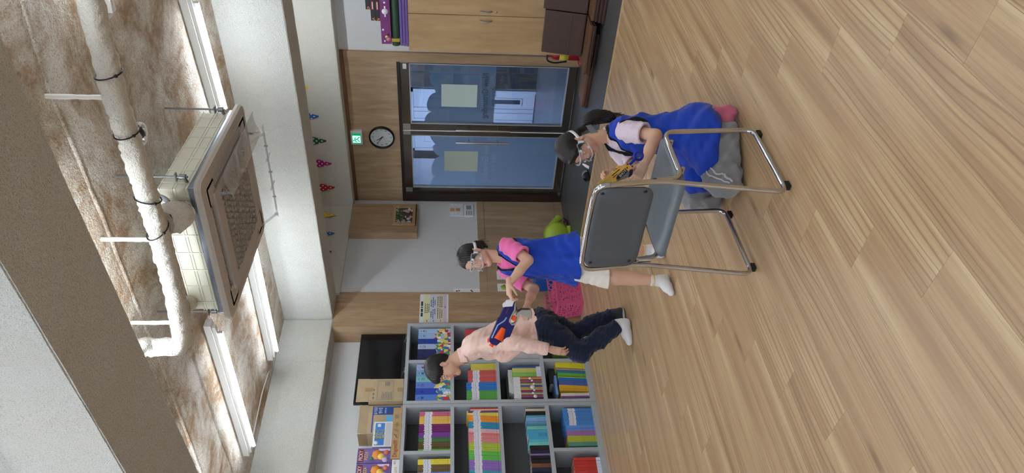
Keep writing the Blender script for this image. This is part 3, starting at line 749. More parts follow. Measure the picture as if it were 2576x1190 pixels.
# book: covers, spine, page block, unit size, spine at x = 1
def book_mesh(name, m_cover, m_pages):
    b = MB(); c = 0.10
    b.box(0.0, 1.0, 0.0, c, 0, 1).box(0.0, 1.0, 1-c, 1.0, 0, 1).box(0.965, 1.0, c, 1-c, 0, 1)
    b.cur = 1; b.box(0.02, 0.965, c, 1-c, 0.015, 0.985); b.cur = 0
    return b.mesh(name, [m_cover, m_pages])
m_pages = mat('page edges', (222, 217, 204), 0.8)
def spine(name, kind):
    t = NT(name); oi = t.n.new('ShaderNodeObjectInfo'); tc = t.n.new('ShaderNodeTexCoord')
    sp = t.n.new('ShaderNodeSeparateXYZ'); t.link(tc.outputs['Object'], sp.inputs[0]); z, y = sp.outputs[2], sp.outputs[1]
    rnd = oi.outputs['Random']; col = oi.outputs['Color']
    def band(a, b): return t.math('MULTIPLY', t.math('GREATER_THAN', z, a), t.math('LESS_THAN', z, b))
    mp = t.n.new('ShaderNodeMapping'); mp.inputs['Scale'].default_value = (0, 3.0, 60.0); t.link(tc.outputs['Object'], mp.inputs[0])
    ad = t.n.new('ShaderNodeVectorMath'); t.link(mp.outputs[0], ad.inputs[0]); cb = t.n.new('ShaderNodeCombineXYZ'); t.link(t.math('MULTIPLY', rnd, 40.0), cb.inputs[2]); t.link(cb.outputs[0], ad.inputs[1])
    nz = t.noise(ad.outputs[0], 1.0, 2, 0.6)
    mid = t.math('MULTIPLY', t.math('GREATER_THAN', y, 0.3), t.math('LESS_THAN', y, 0.7))
    ink = t.math('MULTIPLY', t.math('MULTIPLY', t.math('GREATER_THAN', nz, 0.52), mid), band(0.12, 0.52))
    c = t.mix(t.math('MULTIPLY', ink, 0.55), col, rgb(40, 34, 40))
    foot = t.math('MULTIPLY', t.math('MULTIPLY', band(0.06, 0.10), mid), 0.6); c = t.mix(foot, c, rgb(30, 26, 30))
    if kind == 'tag':
        off = t.math('MULTIPLY', rnd, 0.03)
        zz = t.math('SUBTRACT', z, off)
        w_ = t.math('MULTIPLY', t.math('GREATER_THAN', zz, 0.58), t.math('LESS_THAN', zz, 0.815)); c = t.mix(w_, c, rgb(226, 227, 236))
        dot = t.math('MULTIPLY', t.math('MULTIPLY', t.math('GREATER_THAN', zz, 0.665), t.math('LESS_THAN', zz, 0.69)), mid); c = t.mix(dot, c, rgb(60, 40, 50))
        ln = t.math('MULTIPLY', t.math('MULTIPLY', t.math('GREATER_THAN', zz, 0.72), t.math('LESS_THAN', zz, 0.79)), t.math('MULTIPLY', mid, 0.35)); c = t.mix(ln, c, rgb(90, 100, 150))
        edge = t.math('GREATER_THAN', y, 0.93); c = t.mix(t.math('MULTIPLY', edge, 0.5), c, rgb(70, 60, 70))
    if kind == 'whitetop':
        c = t.mix(t.math('GREATER_THAN', z, 0.76), c, rgb(226, 227, 232)); edge = t.math('GREATER_THAN', y, 0.9); c = t.mix(t.math('MULTIPLY', edge, 0.45), c, rgb(60, 50, 70))
    if kind == 'whitefoot':
        c = t.mix(t.math('LESS_THAN', z, 0.16), c, rgb(214, 222, 238))
    if kind == 'art':
        vr = t.n.new('ShaderNodeTexVoronoi'); vr.distance = 'CHEBYCHEV'; vr.inputs['Scale'].default_value = 1.0
        m2 = t.n.new('ShaderNodeMapping'); m2.inputs['Scale'].default_value = (0.001, 2.0, 9.0); t.link(tc.outputs['Object'], m2.inputs[0])
        a2 = t.n.new('ShaderNodeVectorMath'); t.link(m2.outputs[0], a2.inputs[0]); c2 = t.n.new('ShaderNodeCombineXYZ'); t.link(t.math('MULTIPLY', rnd, 90.0), c2.inputs[1]); t.link(c2.outputs[0], a2.inputs[1]); t.link(a2.outputs[0], vr.inputs['Vector'])
        hs = t.n.new('ShaderNodeSeparateColor'); t.link(vr.outputs['Color'], hs.inputs[0])
        pal = t.ramp(hs.outputs[0], [(0.0, rgb(196, 40, 50)), (0.16, rgb(228, 205, 96)), (0.32, rgb(92, 150, 62)), (0.46, rgb(232, 232, 236)), (0.62, rgb(40, 112, 178)), (0.76, rgb(222, 196, 120)), (0.88, rgb(150, 190, 226))], 'CONSTANT')
        dots = t.n.new('ShaderNodeTexVoronoi'); dots.inputs['Scale'].default_value = 1.0
        m3 = t.n.new('ShaderNodeMapping'); m3.inputs['Scale'].default_value = (0.001, 4.0, 22.0); t.link(a2.outputs[0], m3.inputs[0]); t.link(m3.outputs[0], dots.inputs['Vector'])
        pal = t.mix(t.math('MULTIPLY', t.math('LESS_THAN', dots.outputs['Distance'], 0.2), 0.8), pal, rgb(70, 50, 44))
        roof = t.math('ADD', 0.42, t.math('MULTIPLY', t.math('ABSOLUTE', t.math('SUBTRACT', y, 0.5)), t.math('SUBTRACT', 0.25, t.math('MULTIPLY', rnd, 0.5))))
        c = t.mix(t.math('LESS_THAN', z, roof), col, pal)
        tt = t.math('MULTIPLY', t.math('GREATER_THAN', t.noise(ad.outputs[0], 1.0, 1), 0.5), mid)
        c = t.mix(t.math('MULTIPLY', tt, band(0.76, 0.85)), c, rgb(20, 22, 44)); c = t.mix(t.math('MULTIPLY', t.math('MULTIPLY', tt, band(0.89, 0.94)), 0.5), c, rgb(60, 70, 110))
    t.link(c, t.p.inputs['Base Color']); t.p.inputs['Roughness'].default_value = 0.45
    return t.m
BOOKS = {k: book_mesh('book_'+k, spine('spine '+k, k), m_pages) for k in ('plain', 'tag', 'whitetop', 'whitefoot', 'art')}
ALLB = []
def one_book(style, c, y, th, zb, h, depth, lab, grp, lean=0.0, back=0.0, name='book'):
    o = bpy.data.objects.new(name, BOOKS[style]); COL.objects.link(o)
    o.scale = (depth, th*0.97, h); o.location = (XS-0.012-back-depth, y, zb); o.rotation_euler = (R(lean), 0, 0)
    o.color = rgb(*c); tag(o, lab, 'book', grp); ALLB.append(o); return o
def run(y_start, zrow, sets, where, depth=0.2, lean=0.0, back=0.0):
    """books from the right (large Y) to the left; set = (name, style, colour, count, thickness, height)"""
    y = sy(y_start); zb = sz(ROWS[zrow][0])+0.0006
    for (nm, style, c, n, th, h) in sets:
        lab = nm+' '+where
        for i in range(n):
            y -= th
            cc = tuple(max(0, min(255, k+random.uniform(-7, 7))) for k in c)
            one_book(style, cc, y+(math.sin(R(lean))*h if lean > 0 else 0), th, zb+(0.0016 if lean else 0), h*random.uniform(0.985, 1.0), depth, lab, 'books: '+lab, lean, back+random.uniform(0, 0.006))
    return y/SC
def hidden_row(y_start, zrow, sets, lab, depth=0.2):
    """rows the running figure hides almost wholly: one object"""
    mb = MB(); ms = []; y = sy(y_start); zb = sz(ROWS[zrow][0])+0.0006
    for k, (c, n, th, h) in enumerate(sets):
        ms.append(mat('hidden cover %d %d %d' % c, c, 0.5, var=0.08)); mb.cur = k
        for i in range(n):
            y -= th; mb.box(XS-0.012-depth, XS-0.012-random.uniform(0, 0.005), y+0.0005, y+th*0.97, zb, zb+h*random.uniform(0.98, 1))
    o = mb.build('book_row', ms); tag(o, lab, 'books', None, 'stuff'); return o
s1 = 'under the television'; s2 = 'under the game boxes'
# top row
for i, c in enumerate(((160, 190, 226), (150, 182, 222), (34, 62, 150), (168, 184, 212), (28, 36, 92), (24, 32, 84))):
    one_book('art', c, sy(4.866)-(i+1)*0.0675, 0.0675, sz(1.408)+0.0006, 0.331, 0.24, ('sky blue picture book beside the pillar', 'pale sky blue picture book with red poppy house', 'royal blue picture book with yellow roof', 'powder blue picture book with red gabled house', 'navy picture book with pencil house', 'navy picture book half hidden by the hair')[i]+' '+s1, 'tall picture books on the top shelf')
for i, c in enumerate(((156, 172, 210), (120, 168, 206), (122, 182, 196), (92, 122, 200), (30, 66, 168), (82, 122, 200))):
    one_book('art', c, sy(4.402)-(i+1)*0.0715, 0.0715, sz(1.408)+0.0006, 0.336, 0.24, ('lavender picture book behind the head', 'light blue picture book behind the head', 'aqua picture book behind the forehead', 'periwinkle picture book with white house', 'deep blue picture book with yellow tower', 'mid blue picture book with orange roofs')[i]+' '+s1, 'tall picture books on the top shelf')
w1, w2 = 'on the top shelf '+s1, 'on the top shelf '+s2
run(3.850, 0, [('thin pink workbook with white tag', 'tag', (204, 100, 136), 5, 0.0103, 0.29), ('thin yellow workbook with white tag', 'tag', (232, 192, 92), 8, 0.0103, 0.29), ('thin plum workbook with white tag', 'tag', (112, 26, 98), 9, 0.0103, 0.292), ('thin violet workbook with white tag', 'tag', (112, 62, 152), 5, 0.0103, 0.292), ('thin green workbook with white tag', 'tag', (58, 118, 62), 4, 0.0103, 0.292), ('thin brown workbook with white tag', 'tag', (96, 76, 38), 7, 0.0103, 0.292), ('thin bright green workbook with white tag', 'tag', (110, 192, 74), 2, 0.0103, 0.292)], w2)
run(3.352, 0, [('thin lemon workbook with white tag', 'tag', (236, 222, 70), 5, 0.0105, 0.29), ('thin umber workbook with white tag', 'tag', (110, 86, 50), 7, 0.0105, 0.29), ('thin sky blue workbook with white tag', 'tag', (84, 152, 226), 4, 0.0105, 0.29)], w2)
# second row
w1, w2 = 'on the second shelf '+s1, 'on the second shelf '+s2
hidden_row(4.850, 1, [((196, 72, 80), 12, 0.0115, 0.305), ((180, 82, 76), 12, 0.0115, 0.30), ((150, 150, 152), 8, 0.0115, 0.28)], 'row of red workbooks on the second shelf behind the shoulder')
run(4.405, 1, [('thin yellow reader', 'plain', (206, 196, 84), 8, 0.0098, 0.25), ('thin red reader with white tag', 'tag', (206, 92, 90), 15, 0.0098, 0.282), ('thin blue reader with white tag', 'tag', (44, 124, 198), 10, 0.0098, 0.30), ('thin green reader with white tag', 'tag', (92, 164, 74), 11, 0.0098, 0.30)], w1)
run(3.880, 1, [('red hardback', 'plain', (184, 50, 60), 1, 0.013, 0.268), ('cream hardback', 'plain', (212, 192, 160), 1, 0.016, 0.268), ('purple paperback', 'tag', (112, 56, 120), 2, 0.011, 0.288)], w2)
run(3.828, 1, [('thin lemon workbook with white tag', 'tag', (228, 218, 92), 4, 0.0103, 0.300), ('thin orange workbook with white tag', 'tag', (240, 150, 44), 7, 0.0103, 0.288), ('thin cyan blue workbook with white tag', 'tag', (44, 140, 184), 7, 0.0103, 0.288), ('thin pink and white workbook', 'tag', (226, 190, 192), 4, 0.0103, 0.288), ('thin rose workbook', 'tag', (218, 110, 116), 2, 0.0103, 0.288), ('thin salmon workbook with white tag', 'tag', (222, 136, 138), 8, 0.0103, 0.288), ('thin lime workbook with white tag', 'tag', (172, 198, 66), 8, 0.0103, 0.286), ('thin grass green workbook with white tag', 'tag', (98, 188, 76), 9, 0.0103, 0.286), ('thin lilac workbook with white tag', 'tag', (148, 108, 190), 10, 0.0103, 0.286), ('thin teal workbook with white tag', 'tag', (50, 166, 172), 5, 0.0103, 0.286)], w2, lean=-4.0)
# third row
w1, w2 = 'on the third shelf '+s1, 'on the third shelf '+s2
hidden_row(4.860, 2, [((186, 180, 190), 20, 0.0125, 0.29), ((190, 188, 194), 12, 0.0125, 0.29)], 'row of pale lilac journals on the third shelf behind the arm')
run(4.365, 2, [('blue and white journal', 'whitefoot', (70, 96, 168), 2, 0.010, 0.285), ('yellow green journal with white foot', 'whitefoot', (206, 204, 108), 5, 0.0104, 0.285), ('green journal with white foot', 'whitefoot', (138, 186, 94), 5, 0.0104, 0.285)], w1)
stripe = [(200, 110, 80), (230, 160, 90), (150, 60, 64), (104, 98, 116), (196, 84, 84), (90, 70, 120), (120, 150, 70), (224, 170, 110), (60, 90, 160), (58, 98, 170), (226, 150, 80), (160, 170, 60), (228, 160, 110), (120, 60, 110), (160, 50, 100), (90, 130, 120), (214, 180, 140), (110, 120, 110), (170, 50, 90), (120, 110, 170), (110, 56, 70), (90, 50, 100)]
y = 4.235; nb0 = len(ALLB)
for i, c in enumerate(stripe): y = run(y, 2, [('thin striped comic with white spine top', 'whitetop', c, 1, 0.0118, 0.288)], w1)
comics = ALLB[nb0:]
for k, (dy, z_) in enumerate(((0.02, 0.62), (0.045, 0.60), (0.085, 0.585), (0.12, 0.60), (0.155, 0.585), (0.19, 0.60), (0.225, 0.58))):
    rr = (0.014, 0.011, 0.013, 0.024, 0.012, 0.013, 0.02)[k]; yc = sy(4.235)-dy*1.02
    host = min(comics, key=lambda o_: abs(o_.location.y-yc))
    e_ = MB().lathe([(0.0, 0.0012), (rr, 0.0012), (rr, 0.0)], 16, (XS-0.0115, yc, sz(z_)), 'X').build('emblem', mat('white emblem', (232, 232, 236), 0.6))
    e_.parent = host; e_.matrix_parent_inverse = Matrix.LocRotScale(host.location, host.rotation_euler, host.scale).inverted()
def flat_book(c, x0, x1, y0, y1, z0, z1, lab, style='plain', rz=0.0, grp=None):
    """a book lying down, spine towards the room"""
    o = bpy.data.objects.new('book', BOOKS[style]); COL.objects.link(o)
    o.scale = (x1-x0, (z1-z0), y1-y0); o.rotation_euler = (R(90), 0, 0); o.location = (x0, y1, z0); o.color = rgb(*c); tag(o, lab, 'book', grp)
    return o
zt = sz(0.50)+0.2875
flat_book((206, 206, 204), XS-0.25, XS-0.045, sy(4.06), sy(4.345), zt, zt+0.022, 'pale grey book lying on the striped comics')
flat_book((216, 217, 216), XS-0.25, XS-0.05, sy(4.075), sy(4.35), zt+0.0225, zt+0.04, 'white book lying uppermost on the striped comics')
flat_book((34, 46, 38), XS-0.26, XS-0.10, sy(3.99), sy(4.30), zt+0.0405, zt+0.058, 'dark green book lying at the back of the third shelf')
bib = [((206, 194, 176), 1, .026, .19), ((30, 30, 34), 2, .022, .188), ((84, 160, 190), 1, .024, .19), ((128, 166, 222), 1, .036, .19), ((100, 150, 190), 1, .030, .185), ((70, 140, 158), 1, .026, .188), ((120, 190, 184), 1, .034, .19), ((70, 170, 196), 1, .105, .185), ((90, 190, 204), 1, .026, .18), ((130, 206, 200), 1, .034, .186), ((28, 28, 30), 1, .046, .178), ((30, 34, 70), 1, .036, .176), ((136, 120, 170), 1, .018, .18), ((26, 26, 28), 1, .036, .178), ((24, 24, 26), 1, .040, .178), ((120, 70, 50), 1, .04, .18), ((40, 40, 60), 1, .04, .18)]
nms = ['cream bible', 'black bible', 'turquoise bible with red ribbon', 'periwinkle bible with sticker', 'steel blue bible', 'dark teal bible', 'mint bible', 'wide turquoise zip bible case', 'cyan bible with red ribbon', 'pale mint bible with sticker', 'thick black bible with gold letters', 'navy floral bible', 'thin lavender bible', 'black bible beside the lavender one', 'last black bible', 'brown bible', 'dark blue bible']
y = 3.862
for nm, (c, n, th, h) in zip(nms, bib): y = run(y, 2, [(nm, 'plain', c, n, th, h)], w2, 0.14)-0.0006
# bottom row
w1, w2 = 'on the bottom shelf '+s1, 'on the bottom shelf '+s2
hidden_row(4.86, 3, [((200, 190, 60), 16, 0.0118, 0.29), ((120, 150, 70), 14, 0.0118, 0.29)], 'row of dull yellow magazines on the bottom shelf behind the knee')
run(4.398, 3, [('yellow magazine', 'plain', (214, 206, 50), 6, 0.0125, 0.296), ('slim violet magazine', 'plain', (66, 62, 140), 1, 0.008, 0.29), ('slim orange magazine', 'plain', (220, 160, 96), 1, 0.011, 0.29), ('slim teal magazine', 'plain', (50, 110, 150), 1, 0.011, 0.29), ('slim mauve magazine', 'plain', (110, 90, 120), 1, 0.007, 0.285), ('blue magazine with white stripe', 'plain', (40, 110, 160), 1, 0.018, 0.29), ('emerald magazine', 'plain', (50, 180, 96), 1, 0.012, 0.285), ('leaf green magazine', 'plain', (112, 178, 52), 3, 0.0095, 0.285), ('dark slim magazine', 'plain', (60, 36, 36), 1, 0.005, 0.285), ('lime magazine', 'plain', (188, 220, 90), 1, 0.012, 0.285), ('azure magazine', 'plain', (44, 114, 178), 3, 0.012, 0.285), ('slate blue magazine', 'plain', (80, 96, 172), 5, 0.0112, 0.285), ('gold magazine', 'plain', (212, 164, 44), 6, 0.0105, 0.285)], w1, lean=-4.0)
run(4.037, 3, [('cream slim magazine', 'plain', (222, 206, 190), 2, 0.009, 0.28), ('white slim magazine', 'plain', (224, 224, 226), 1, 0.014, 0.28), ('mauve slim magazine', 'plain', (140, 90, 140), 2, 0.010, 0.28)], w1)
flat_book((112, 150, 206), XS-0.25, XS-0.03, sy(4.03), sy(4.26), sz(0.045)+0.299, sz(0.045)+0.322, 'light blue folder lying on the magazines of the bottom shelf')
flat_book((38, 46, 40), XS-0.27, XS-0.11, sy(4.22), sy(4.40), sz(0.045)+0.3, sz(0.045)+0.36, 'dark green binder lying at the back of the bottom shelf')
run(3.862, 3, [('blue study book with orange top', 'tag', (66, 134, 206), 12, 0.0158, 0.285), ('cornflower study book', 'plain', (92, 146, 222), 4, 0.0135, 0.272), ('mauve study book', 'plain', (156, 112, 170), 4, 0.0145, 0.272), ('olive lime study book', 'plain', (176, 184, 56), 4, 0.0155, 0.272), ('grey green study book', 'plain', (94, 150, 130), 3, 0.0145, 0.272)], w2)
y = 3.335
for i in range(6): y = run(y, 3, [('red and white comic %s' % ('nearest the divider', 'second from the divider', 'third from the divider', 'fourth from the divider', 'fifth from the divider', 'sixth from the divider')[i], 'whitefoot', (190, 60, 52), 1, 0.030, 0.245)], w2)-0.002

# ------------------------------------------------------------------ on top of the bookcases
ZT = sz(1.86)
m_black = mat('black gloss screen', (10, 10, 11), 0.12, spec=0.5); m_blackp = mat('black plastic', (16, 16, 17), 0.4)
tv = thing('television', (-5.93, 4.43, ZT), 'black flat television leaning against the wall on the grey bookcase', 'television')
xt = -5.925; y0, y1, z0, z1 = 4.02, 4.875, ZT+0.028, 2.345
box('back_cover', xt-0.03, xt-0.008, y0, y1, z0, z1, m_blackp, tv, 0.004)
box('screen', xt-0.009, xt+0.002, y0+0.006, y1-0.006, z0+0.02, z1-0.006, m_black, tv)
bz = MB()
for a, b, c, d in ((y0, y1, z0, z0+0.02), (y0, y1, z1-0.006, z1), (y0, y0+0.006, z0, z1), (y1-0.006, y1, z0, z1)): bz.box(xt-0.012, xt+0.004, a, b, c, d)
bz.build('bezel', m_blackp, tv)
for yy in (4.36, 4.78):
    MB().tube([(xt-0.06, yy-0.03, ZT+0.006), (xt, yy, ZT+0.034), (xt+0.07, yy+0.03, ZT+0.006)], 0.006, 8).build('foot', mat('chrome', (225, 225, 226), 0.08, 1.0), tv)
m_card = mat('brown cardboard', (176, 156, 124), 0.8, var=0.06, vscale=10); m_card_in = mat('cardboard inside', (150, 126, 94), 0.85)
m_ink = mat('grey print', (120, 118, 120), 0.8); m_blue = mat('blue print', (44, 74, 140), 0.7); m_white = mat('white paper', (226, 228, 230), 0.7); m_tape = mat('brown tape', (162, 128, 88), 0.35)
def carton(name, label, x0, x1, y0, y1, z0, z1, rz, flap=0.12):
    o = thing(name, ((x0+x1)/2, (y0+y1)/2, z0), label, 'box', None)
    M = Matrix.Translation(((x0+x1)/2, (y0+y1)/2, 0)) @ Matrix.Rotation(R(rz), 4, 'Z') @ Matrix.Translation((-(x0+x1)/2, -(y0+y1)/2, 0))
    t = 0.004
    b = MB(); b.box(x0, x1, y0, y1, z0, z0+t, 0, M)
    for a in ((x0, x0+t, y0, y1), (x1-t, x1, y0, y1), (x0+t, x1-t, y0, y0+t), (x0+t, x1-t, y1-t, y1)): b.box(*a, z0, z1-flap, 0, M)
    b.build('carton_body', m_card, o); o['_m'] = 1
    return o, M
# carton with the printed table, flaps standing up
c1, M1 = carton('cardboard_box', 'open cardboard carton with printed table in front of the television', -6.02, -5.785, 3.95, 4.205, ZT+0.001, 2.302, 0, 0.115)
MB().box(-5.789, -5.785, 3.945, 4.208, 2.188, 2.302, 0, M1).build('flap', m_card, c1)
MB().box(-6.02, -5.79, 4.201, 4.205, 2.188, 2.29, 0, M1).build('flap', m_card_in, c1)
def face(name, y0, y1, z0, z1, m, par, x=-5.7845, th=0.0012): return MB().box(x, x+th, y0, y1, z0, z1).build(name, m, par)
face('tape', 4.06, 4.10, 2.155, 2.225, m_tape, c1); face('tape', 4.06, 4.10, ZT+0.001, ZT+0.06, m_tape, c1)
fr_ = MB()
for a, b, c, d in ((3.965, 4.185, 2.105, 2.108), (3.965, 4.185, 1.955, 1.958), (3.965, 3.968, 1.955, 2.108), (4.182, 4.185, 1.955, 2.108)): fr_.box(-5.7845, -5.7838, a, b, c, d)
fr_.build('printed_frame', m_ink, c1)
for i in range(7): face('printed_line', 3.975, 4.06-0.006*(i % 3), 1.968+i*0.015, 1.974+i*0.015, m_ink, c1, th=0.0008)
for i in range(4): face('barcode_bar', 4.125, 4.172, 1.995+i*0.012, 2.002+i*0.012, m_ink, c1, th=0.0008)
for i in range(3): face('printed_mark', 3.975+i*0.045, 4.0+i*0.045, 2.135, 2.15, m_ink, c1, th=0.0008)
c2, M2 = carton('cardboard_box', 'open cardboard carton with blue printed front behind the game boxes', -6.04, -5.83, 3.63, 3.93, ZT+0.001, 2.262, 0, 0.085)
xf = -5.8297
MB().box(-5.834, -5.83, 3.63, 3.93, 2.177, 2.262, 0, Matrix.Translation((-5.832, 0, 2.177)) @ Matrix.Rotation(R(12), 4, 'Y') @ Matrix.Translation((5.832, 0, -2.177))).build('flap', m_card, c2)
MB().box(-6.04, -5.84, 3.63, 3.634, 2.177, 2.262, 0).build('flap', m_card_in, c2)
face('blue_print', 3.83, 3.92, ZT+0.02, 2.14, m_blue, c2, xf); face('blue_print', 3.64, 3.83, 2.128, 2.14, m_blue, c2, xf)
for k, (s, w_) in enumerate((('슬기로운', 0.036), ('생수컵', 0.040), ('SUPER CUP', 0.02))):
    text('printed_word', s, w_, m_white, c2, frame_mat((xf+0.0015, 3.874, 2.108-0.045*k), (0, 1, 0), (0, 0, 1)), 0.0004, sx=0.62)
face('print_seal', 3.845, 3.905, ZT+0.03, ZT+0.075, m_card, c2, xf+0.0013)
MB().lathe([(0.010, 0.001), (0.017, 0.001), (0.017, 0)], 20, (xf+0.0026, 3.875, ZT+0.052), 'X').build('print_ring', m_blue, c2)
MB().box(xf, xf+0.0012, 3.72, 3.81, 2.19, 2.255).build('delivery_label', m_white, c2)
face('barcode_bar', 3.87, 3.91, 2.215, 2.235, m_ink, c2, xf)
m_kraft = mat('kraft game box', (178, 148, 104), 0.7, var=0.06, vscale=14)
gb = thing('game_box', (XS-0.1, 3.59, ZT), 'long flat kraft board game box with leaf and claw pictures', 'game box')
box('lid', XS-0.20, XS+0.002, 3.335, 3.865, ZT+0.001, ZT+0.083, m_kraft, gb, 0.002)
xg = XS+0.0022
for k, (yy, c) in enumerate(((3.68, (112, 140, 80)), (3.62, (150, 100, 84)), (3.56, (84, 100, 84)), (3.50, (176, 80, 62)))):
    q = MB(); 
    for a, b, c_, d in ((yy-0.025, yy+0.025, ZT+0.02, ZT+0.022), (yy-0.025, yy+0.025, ZT+0.068, ZT+0.07), (yy-0.025, yy-0.023, ZT+0.02, ZT+0.07), (yy+0.023, yy+0.025, ZT+0.02, ZT+0.07)): q.box(xg-0.001, xg, a, b, c_, d)
    q.build('print_border', m_ink, gb)
    q = MB(); mm = mat('print %d' % k, c, 0.7)
    if k == 0:
        for dy, dz in ((0, .011), (0, -.011), (.011, 0), (-.011, 0)): q.lathe([(0.005, 0.001), (0.010, 0.001), (0.010, 0)], 12, (xg-0.0008, yy+dy, ZT+0.045+dz), 'X')
    elif k == 1:
        for j in range(3): q.tube([(xg, yy-0.016+j*0.01, ZT+0.028), (xg, yy-0.006+j*0.008, ZT+0.044), (xg, yy+0.004+j*0.006, ZT+0.063)], 0.002, 6)
    elif k == 2: q.tube([(xg, yy-0.016, ZT+0.03), (xg, yy, ZT+0.05), (xg, yy+0.008, ZT+0.036), (xg, yy+0.018, ZT+0.064)], 0.0035, 6)
    else:
        for j in range(3): q.tube([(xg, yy-0.014+j*0.013, ZT+0.03), (xg, yy-0.014+j*0.013, ZT+0.058)], 0.003, 6)
        q.tube([(xg, yy-0.016, ZT+0.058), (xg, yy+0.014, ZT+0.06)], 0.004, 6)
    tag(q.build('printed_picture', mm, gb), kind='stuff')
text('title', 'Dragons', 0.055, mat('dark red print', (140, 50, 44), 0.7), gb, frame_mat((xg+0.0004, 3.415, ZT+0.045), (0, 1, 0), (0, 0, 1)), 0.0004, sx=0.68)
for i in range(4): MB().box(xg-0.001, xg, 3.745, 3.785, ZT+0.03+i*0.009, ZT+0.036+i*0.009).build('barcode_bar', m_ink, gb)
zb_ = thing('game_box', (XS-0.12, 3.6, ZT+0.084), 'white and blue card game box with yellow lettering on the kraft box', 'game box')
box('carton_body', XS-0.17, XS-0.03, 3.475, 3.735, ZT+0.085, ZT+0.255, m_white, zb_, 0.001)
xz = XS-0.0298
MB().box(xz, xz+0.001, 3.49, 3.72, ZT+0.155, ZT+0.24).build('blue_front', mat('bright blue print', (64, 128, 206), 0.5), zb_)
MB().box(xz, xz+0.001, 3.485, 3.725, ZT+0.09, ZT+0.145).build('grey_text_panel', mat('pale grey print', (196, 198, 206), 0.7), zb_)
m_yel = mat('yellow logo', (228, 198, 60), 0.5); m_dk = mat('dark green logo edge', (66, 92, 60), 0.6)
for k, (s, zz) in enumerate((('어디', 0.217), ('있니', 0.176))):
    text('logo_shadow', s, 0.062, m_dk, zb_, frame_mat((xz+0.0014, 3.602, ZT+zz-0.003), (0, 1, 0), (0, 0, 1)), 0.0003, sx=0.95)
    text('logo', s, 0.056, m_yel, zb_, frame_mat((xz+0.0022, 3.604, ZT+zz), (0, 1, 0), (0, 0, 1)), 0.0004, sx=0.95)
MB().lathe([(0.0, 0.0012), (0.020, 0.0012), (0.020, 0)], 18, (xz+0.001, 3.515, ZT+0.225), 'X').build('round_mark', m_white, zb_)
MB().box(xz, xz+0.002, 3.68, 3.71, ZT+0.19, ZT+0.22).build('card_picture', m_white, zb_)
bb = box('small_box', XS-0.15, XS-0.035, 3.738, 3.80, ZT+0.085, ZT+0.15, mat('sky blue box', (92, 168, 214), 0.5), None, 0.001); tag(bb, 'small sky blue box between the card game and the blue printed carton', 'box')
m_purp = mat('violet monster box', (108, 88, 150), 0.5, var=0.35, vscale=9)
def picky(y0, y1, lab):
    o = thing('game_box', (XS-0.1, (y0+y1)/2, ZT+0.07), lab, 'game box')
    box('carton_body', XS-0.16, XS-0.012, y0, y1, ZT+0.071, ZT+0.375, m_purp, o, 0.001)
    x_ = XS-0.0118; h = y1-y0
    box('title_strip', x_, x_+0.001, y0+0.012, y1-0.012, ZT+0.318, ZT+0.365, mat('dark red tag', (120, 40, 40), 0.5), o)
    text('title', 'PICKY', 0.05, m_white, o, frame_mat((x_+0.0014, (y0+y1)/2, ZT+0.342), (0, 1, 0), (0, 0, 1)), 0.0004, sx=0.72)
    text('title', 'PIZZA', 0.04, m_yel, o, frame_mat((x_+0.0014, (y0+y1)/2-0.004, ZT+0.295), (0, 1, 0), (0, 0, 1)), 0.0004, sx=0.75)
    blobs = (((y0+h*0.55), 0.20, 0.055, (222, 140, 60)), ((y0+h*0.42), 0.165, 0.036, (236, 200, 90)), ((y0+h*0.2), 0.13, 0.032, (196, 176, 214)), ((y0+h*0.7), 0.12, 0.026, (206, 110, 70)), (y0+h*0.3, 0.25, 0.02, (70, 120, 70)))
    for k, (yy, zz, rr, c) in enumerate(blobs):
        MB().lathe([(0.0, 0.0010+0.0003*k), (rr*0.9, 0.0010+0.0003*k), (rr*0.9, 0)], 9 if k % 2 else 7, (x_, min(max(yy, y0+rr), y1-rr), ZT+zz), 'X').build('printed_shape', mat('print blob %d' % k, c, 0.5), o)
    box('print_label', x_, x_+0.001, y1-0.03, y1-0.008, ZT+0.09, ZT+0.19, mat('pale violet label', (206, 196, 224), 0.6), o)
picky(3.305, 3.452, 'purple board game box with orange shapes and red title tag')
picky(3.155, 3.300, 'second purple board game box cut by the picture edge')
wb2 = thing('game_box', (XS-0.1, 3.2, ZT), 'flat white game box with gold lettering under the purple boxes', 'game box')
box('carton_body', XS-0.19, XS-0.002, 3.06, 3.328, ZT+0.001, ZT+0.066, m_white, wb2, 0.001)
text('title', 'Rum', 0.05, mat('gold print', (200, 160, 80), 0.5), wb2, frame_mat((XS-0.0012, 3.21, ZT+0.032), (0, 1, 0), (0, 0, 1)), 0.0004)
text('title', '보드', 0.022, mat('dark red print', (140, 50, 44), 0.7), wb2, frame_mat((XS-0.0012, 3.30, ZT+0.04), (0, 1, 0), (0, 0, 1)), 0.0004)
# ------------------------------------------------------------------ on the door wall
# wall clock, ten fifty-one
ck = thing('wall_clock', (-4.843, YD-0.03, 2.217), 'round white wall clock with black rim above the glass door', 'clock')
cx, cz, yw = -4.843, 2.217, YD-0.018
MB().lathe([(0.0, 0.0), (0.148, 0.0), (0.150, -0.02), (0.146, -0.036), (0.136, -0.038), (0.130, -0.026), (0.130, -0.012)], 48, (cx, yw, cz), 'Y').build('rim', mat('black clock rim', (14, 14, 15), 0.25), ck)
MB().lathe([(0.131, -0.012), (0.0, -0.012)], 48, (cx, yw, cz), 'Y').build('dial', mat('white dial', (224, 226, 226), 0.5), ck)
m_num = mat('black numerals', (20, 20, 22), 0.5)
for k in range(1, 13):
    a = R(90-30*k); text('numeral', str(k), 0.036, m_num, ck, frame_mat((cx+0.104*math.cos(a), yw-0.0132, cz+0.104*math.sin(a)), (1, 0, 0), (0, 0, 1)), 0.0005)
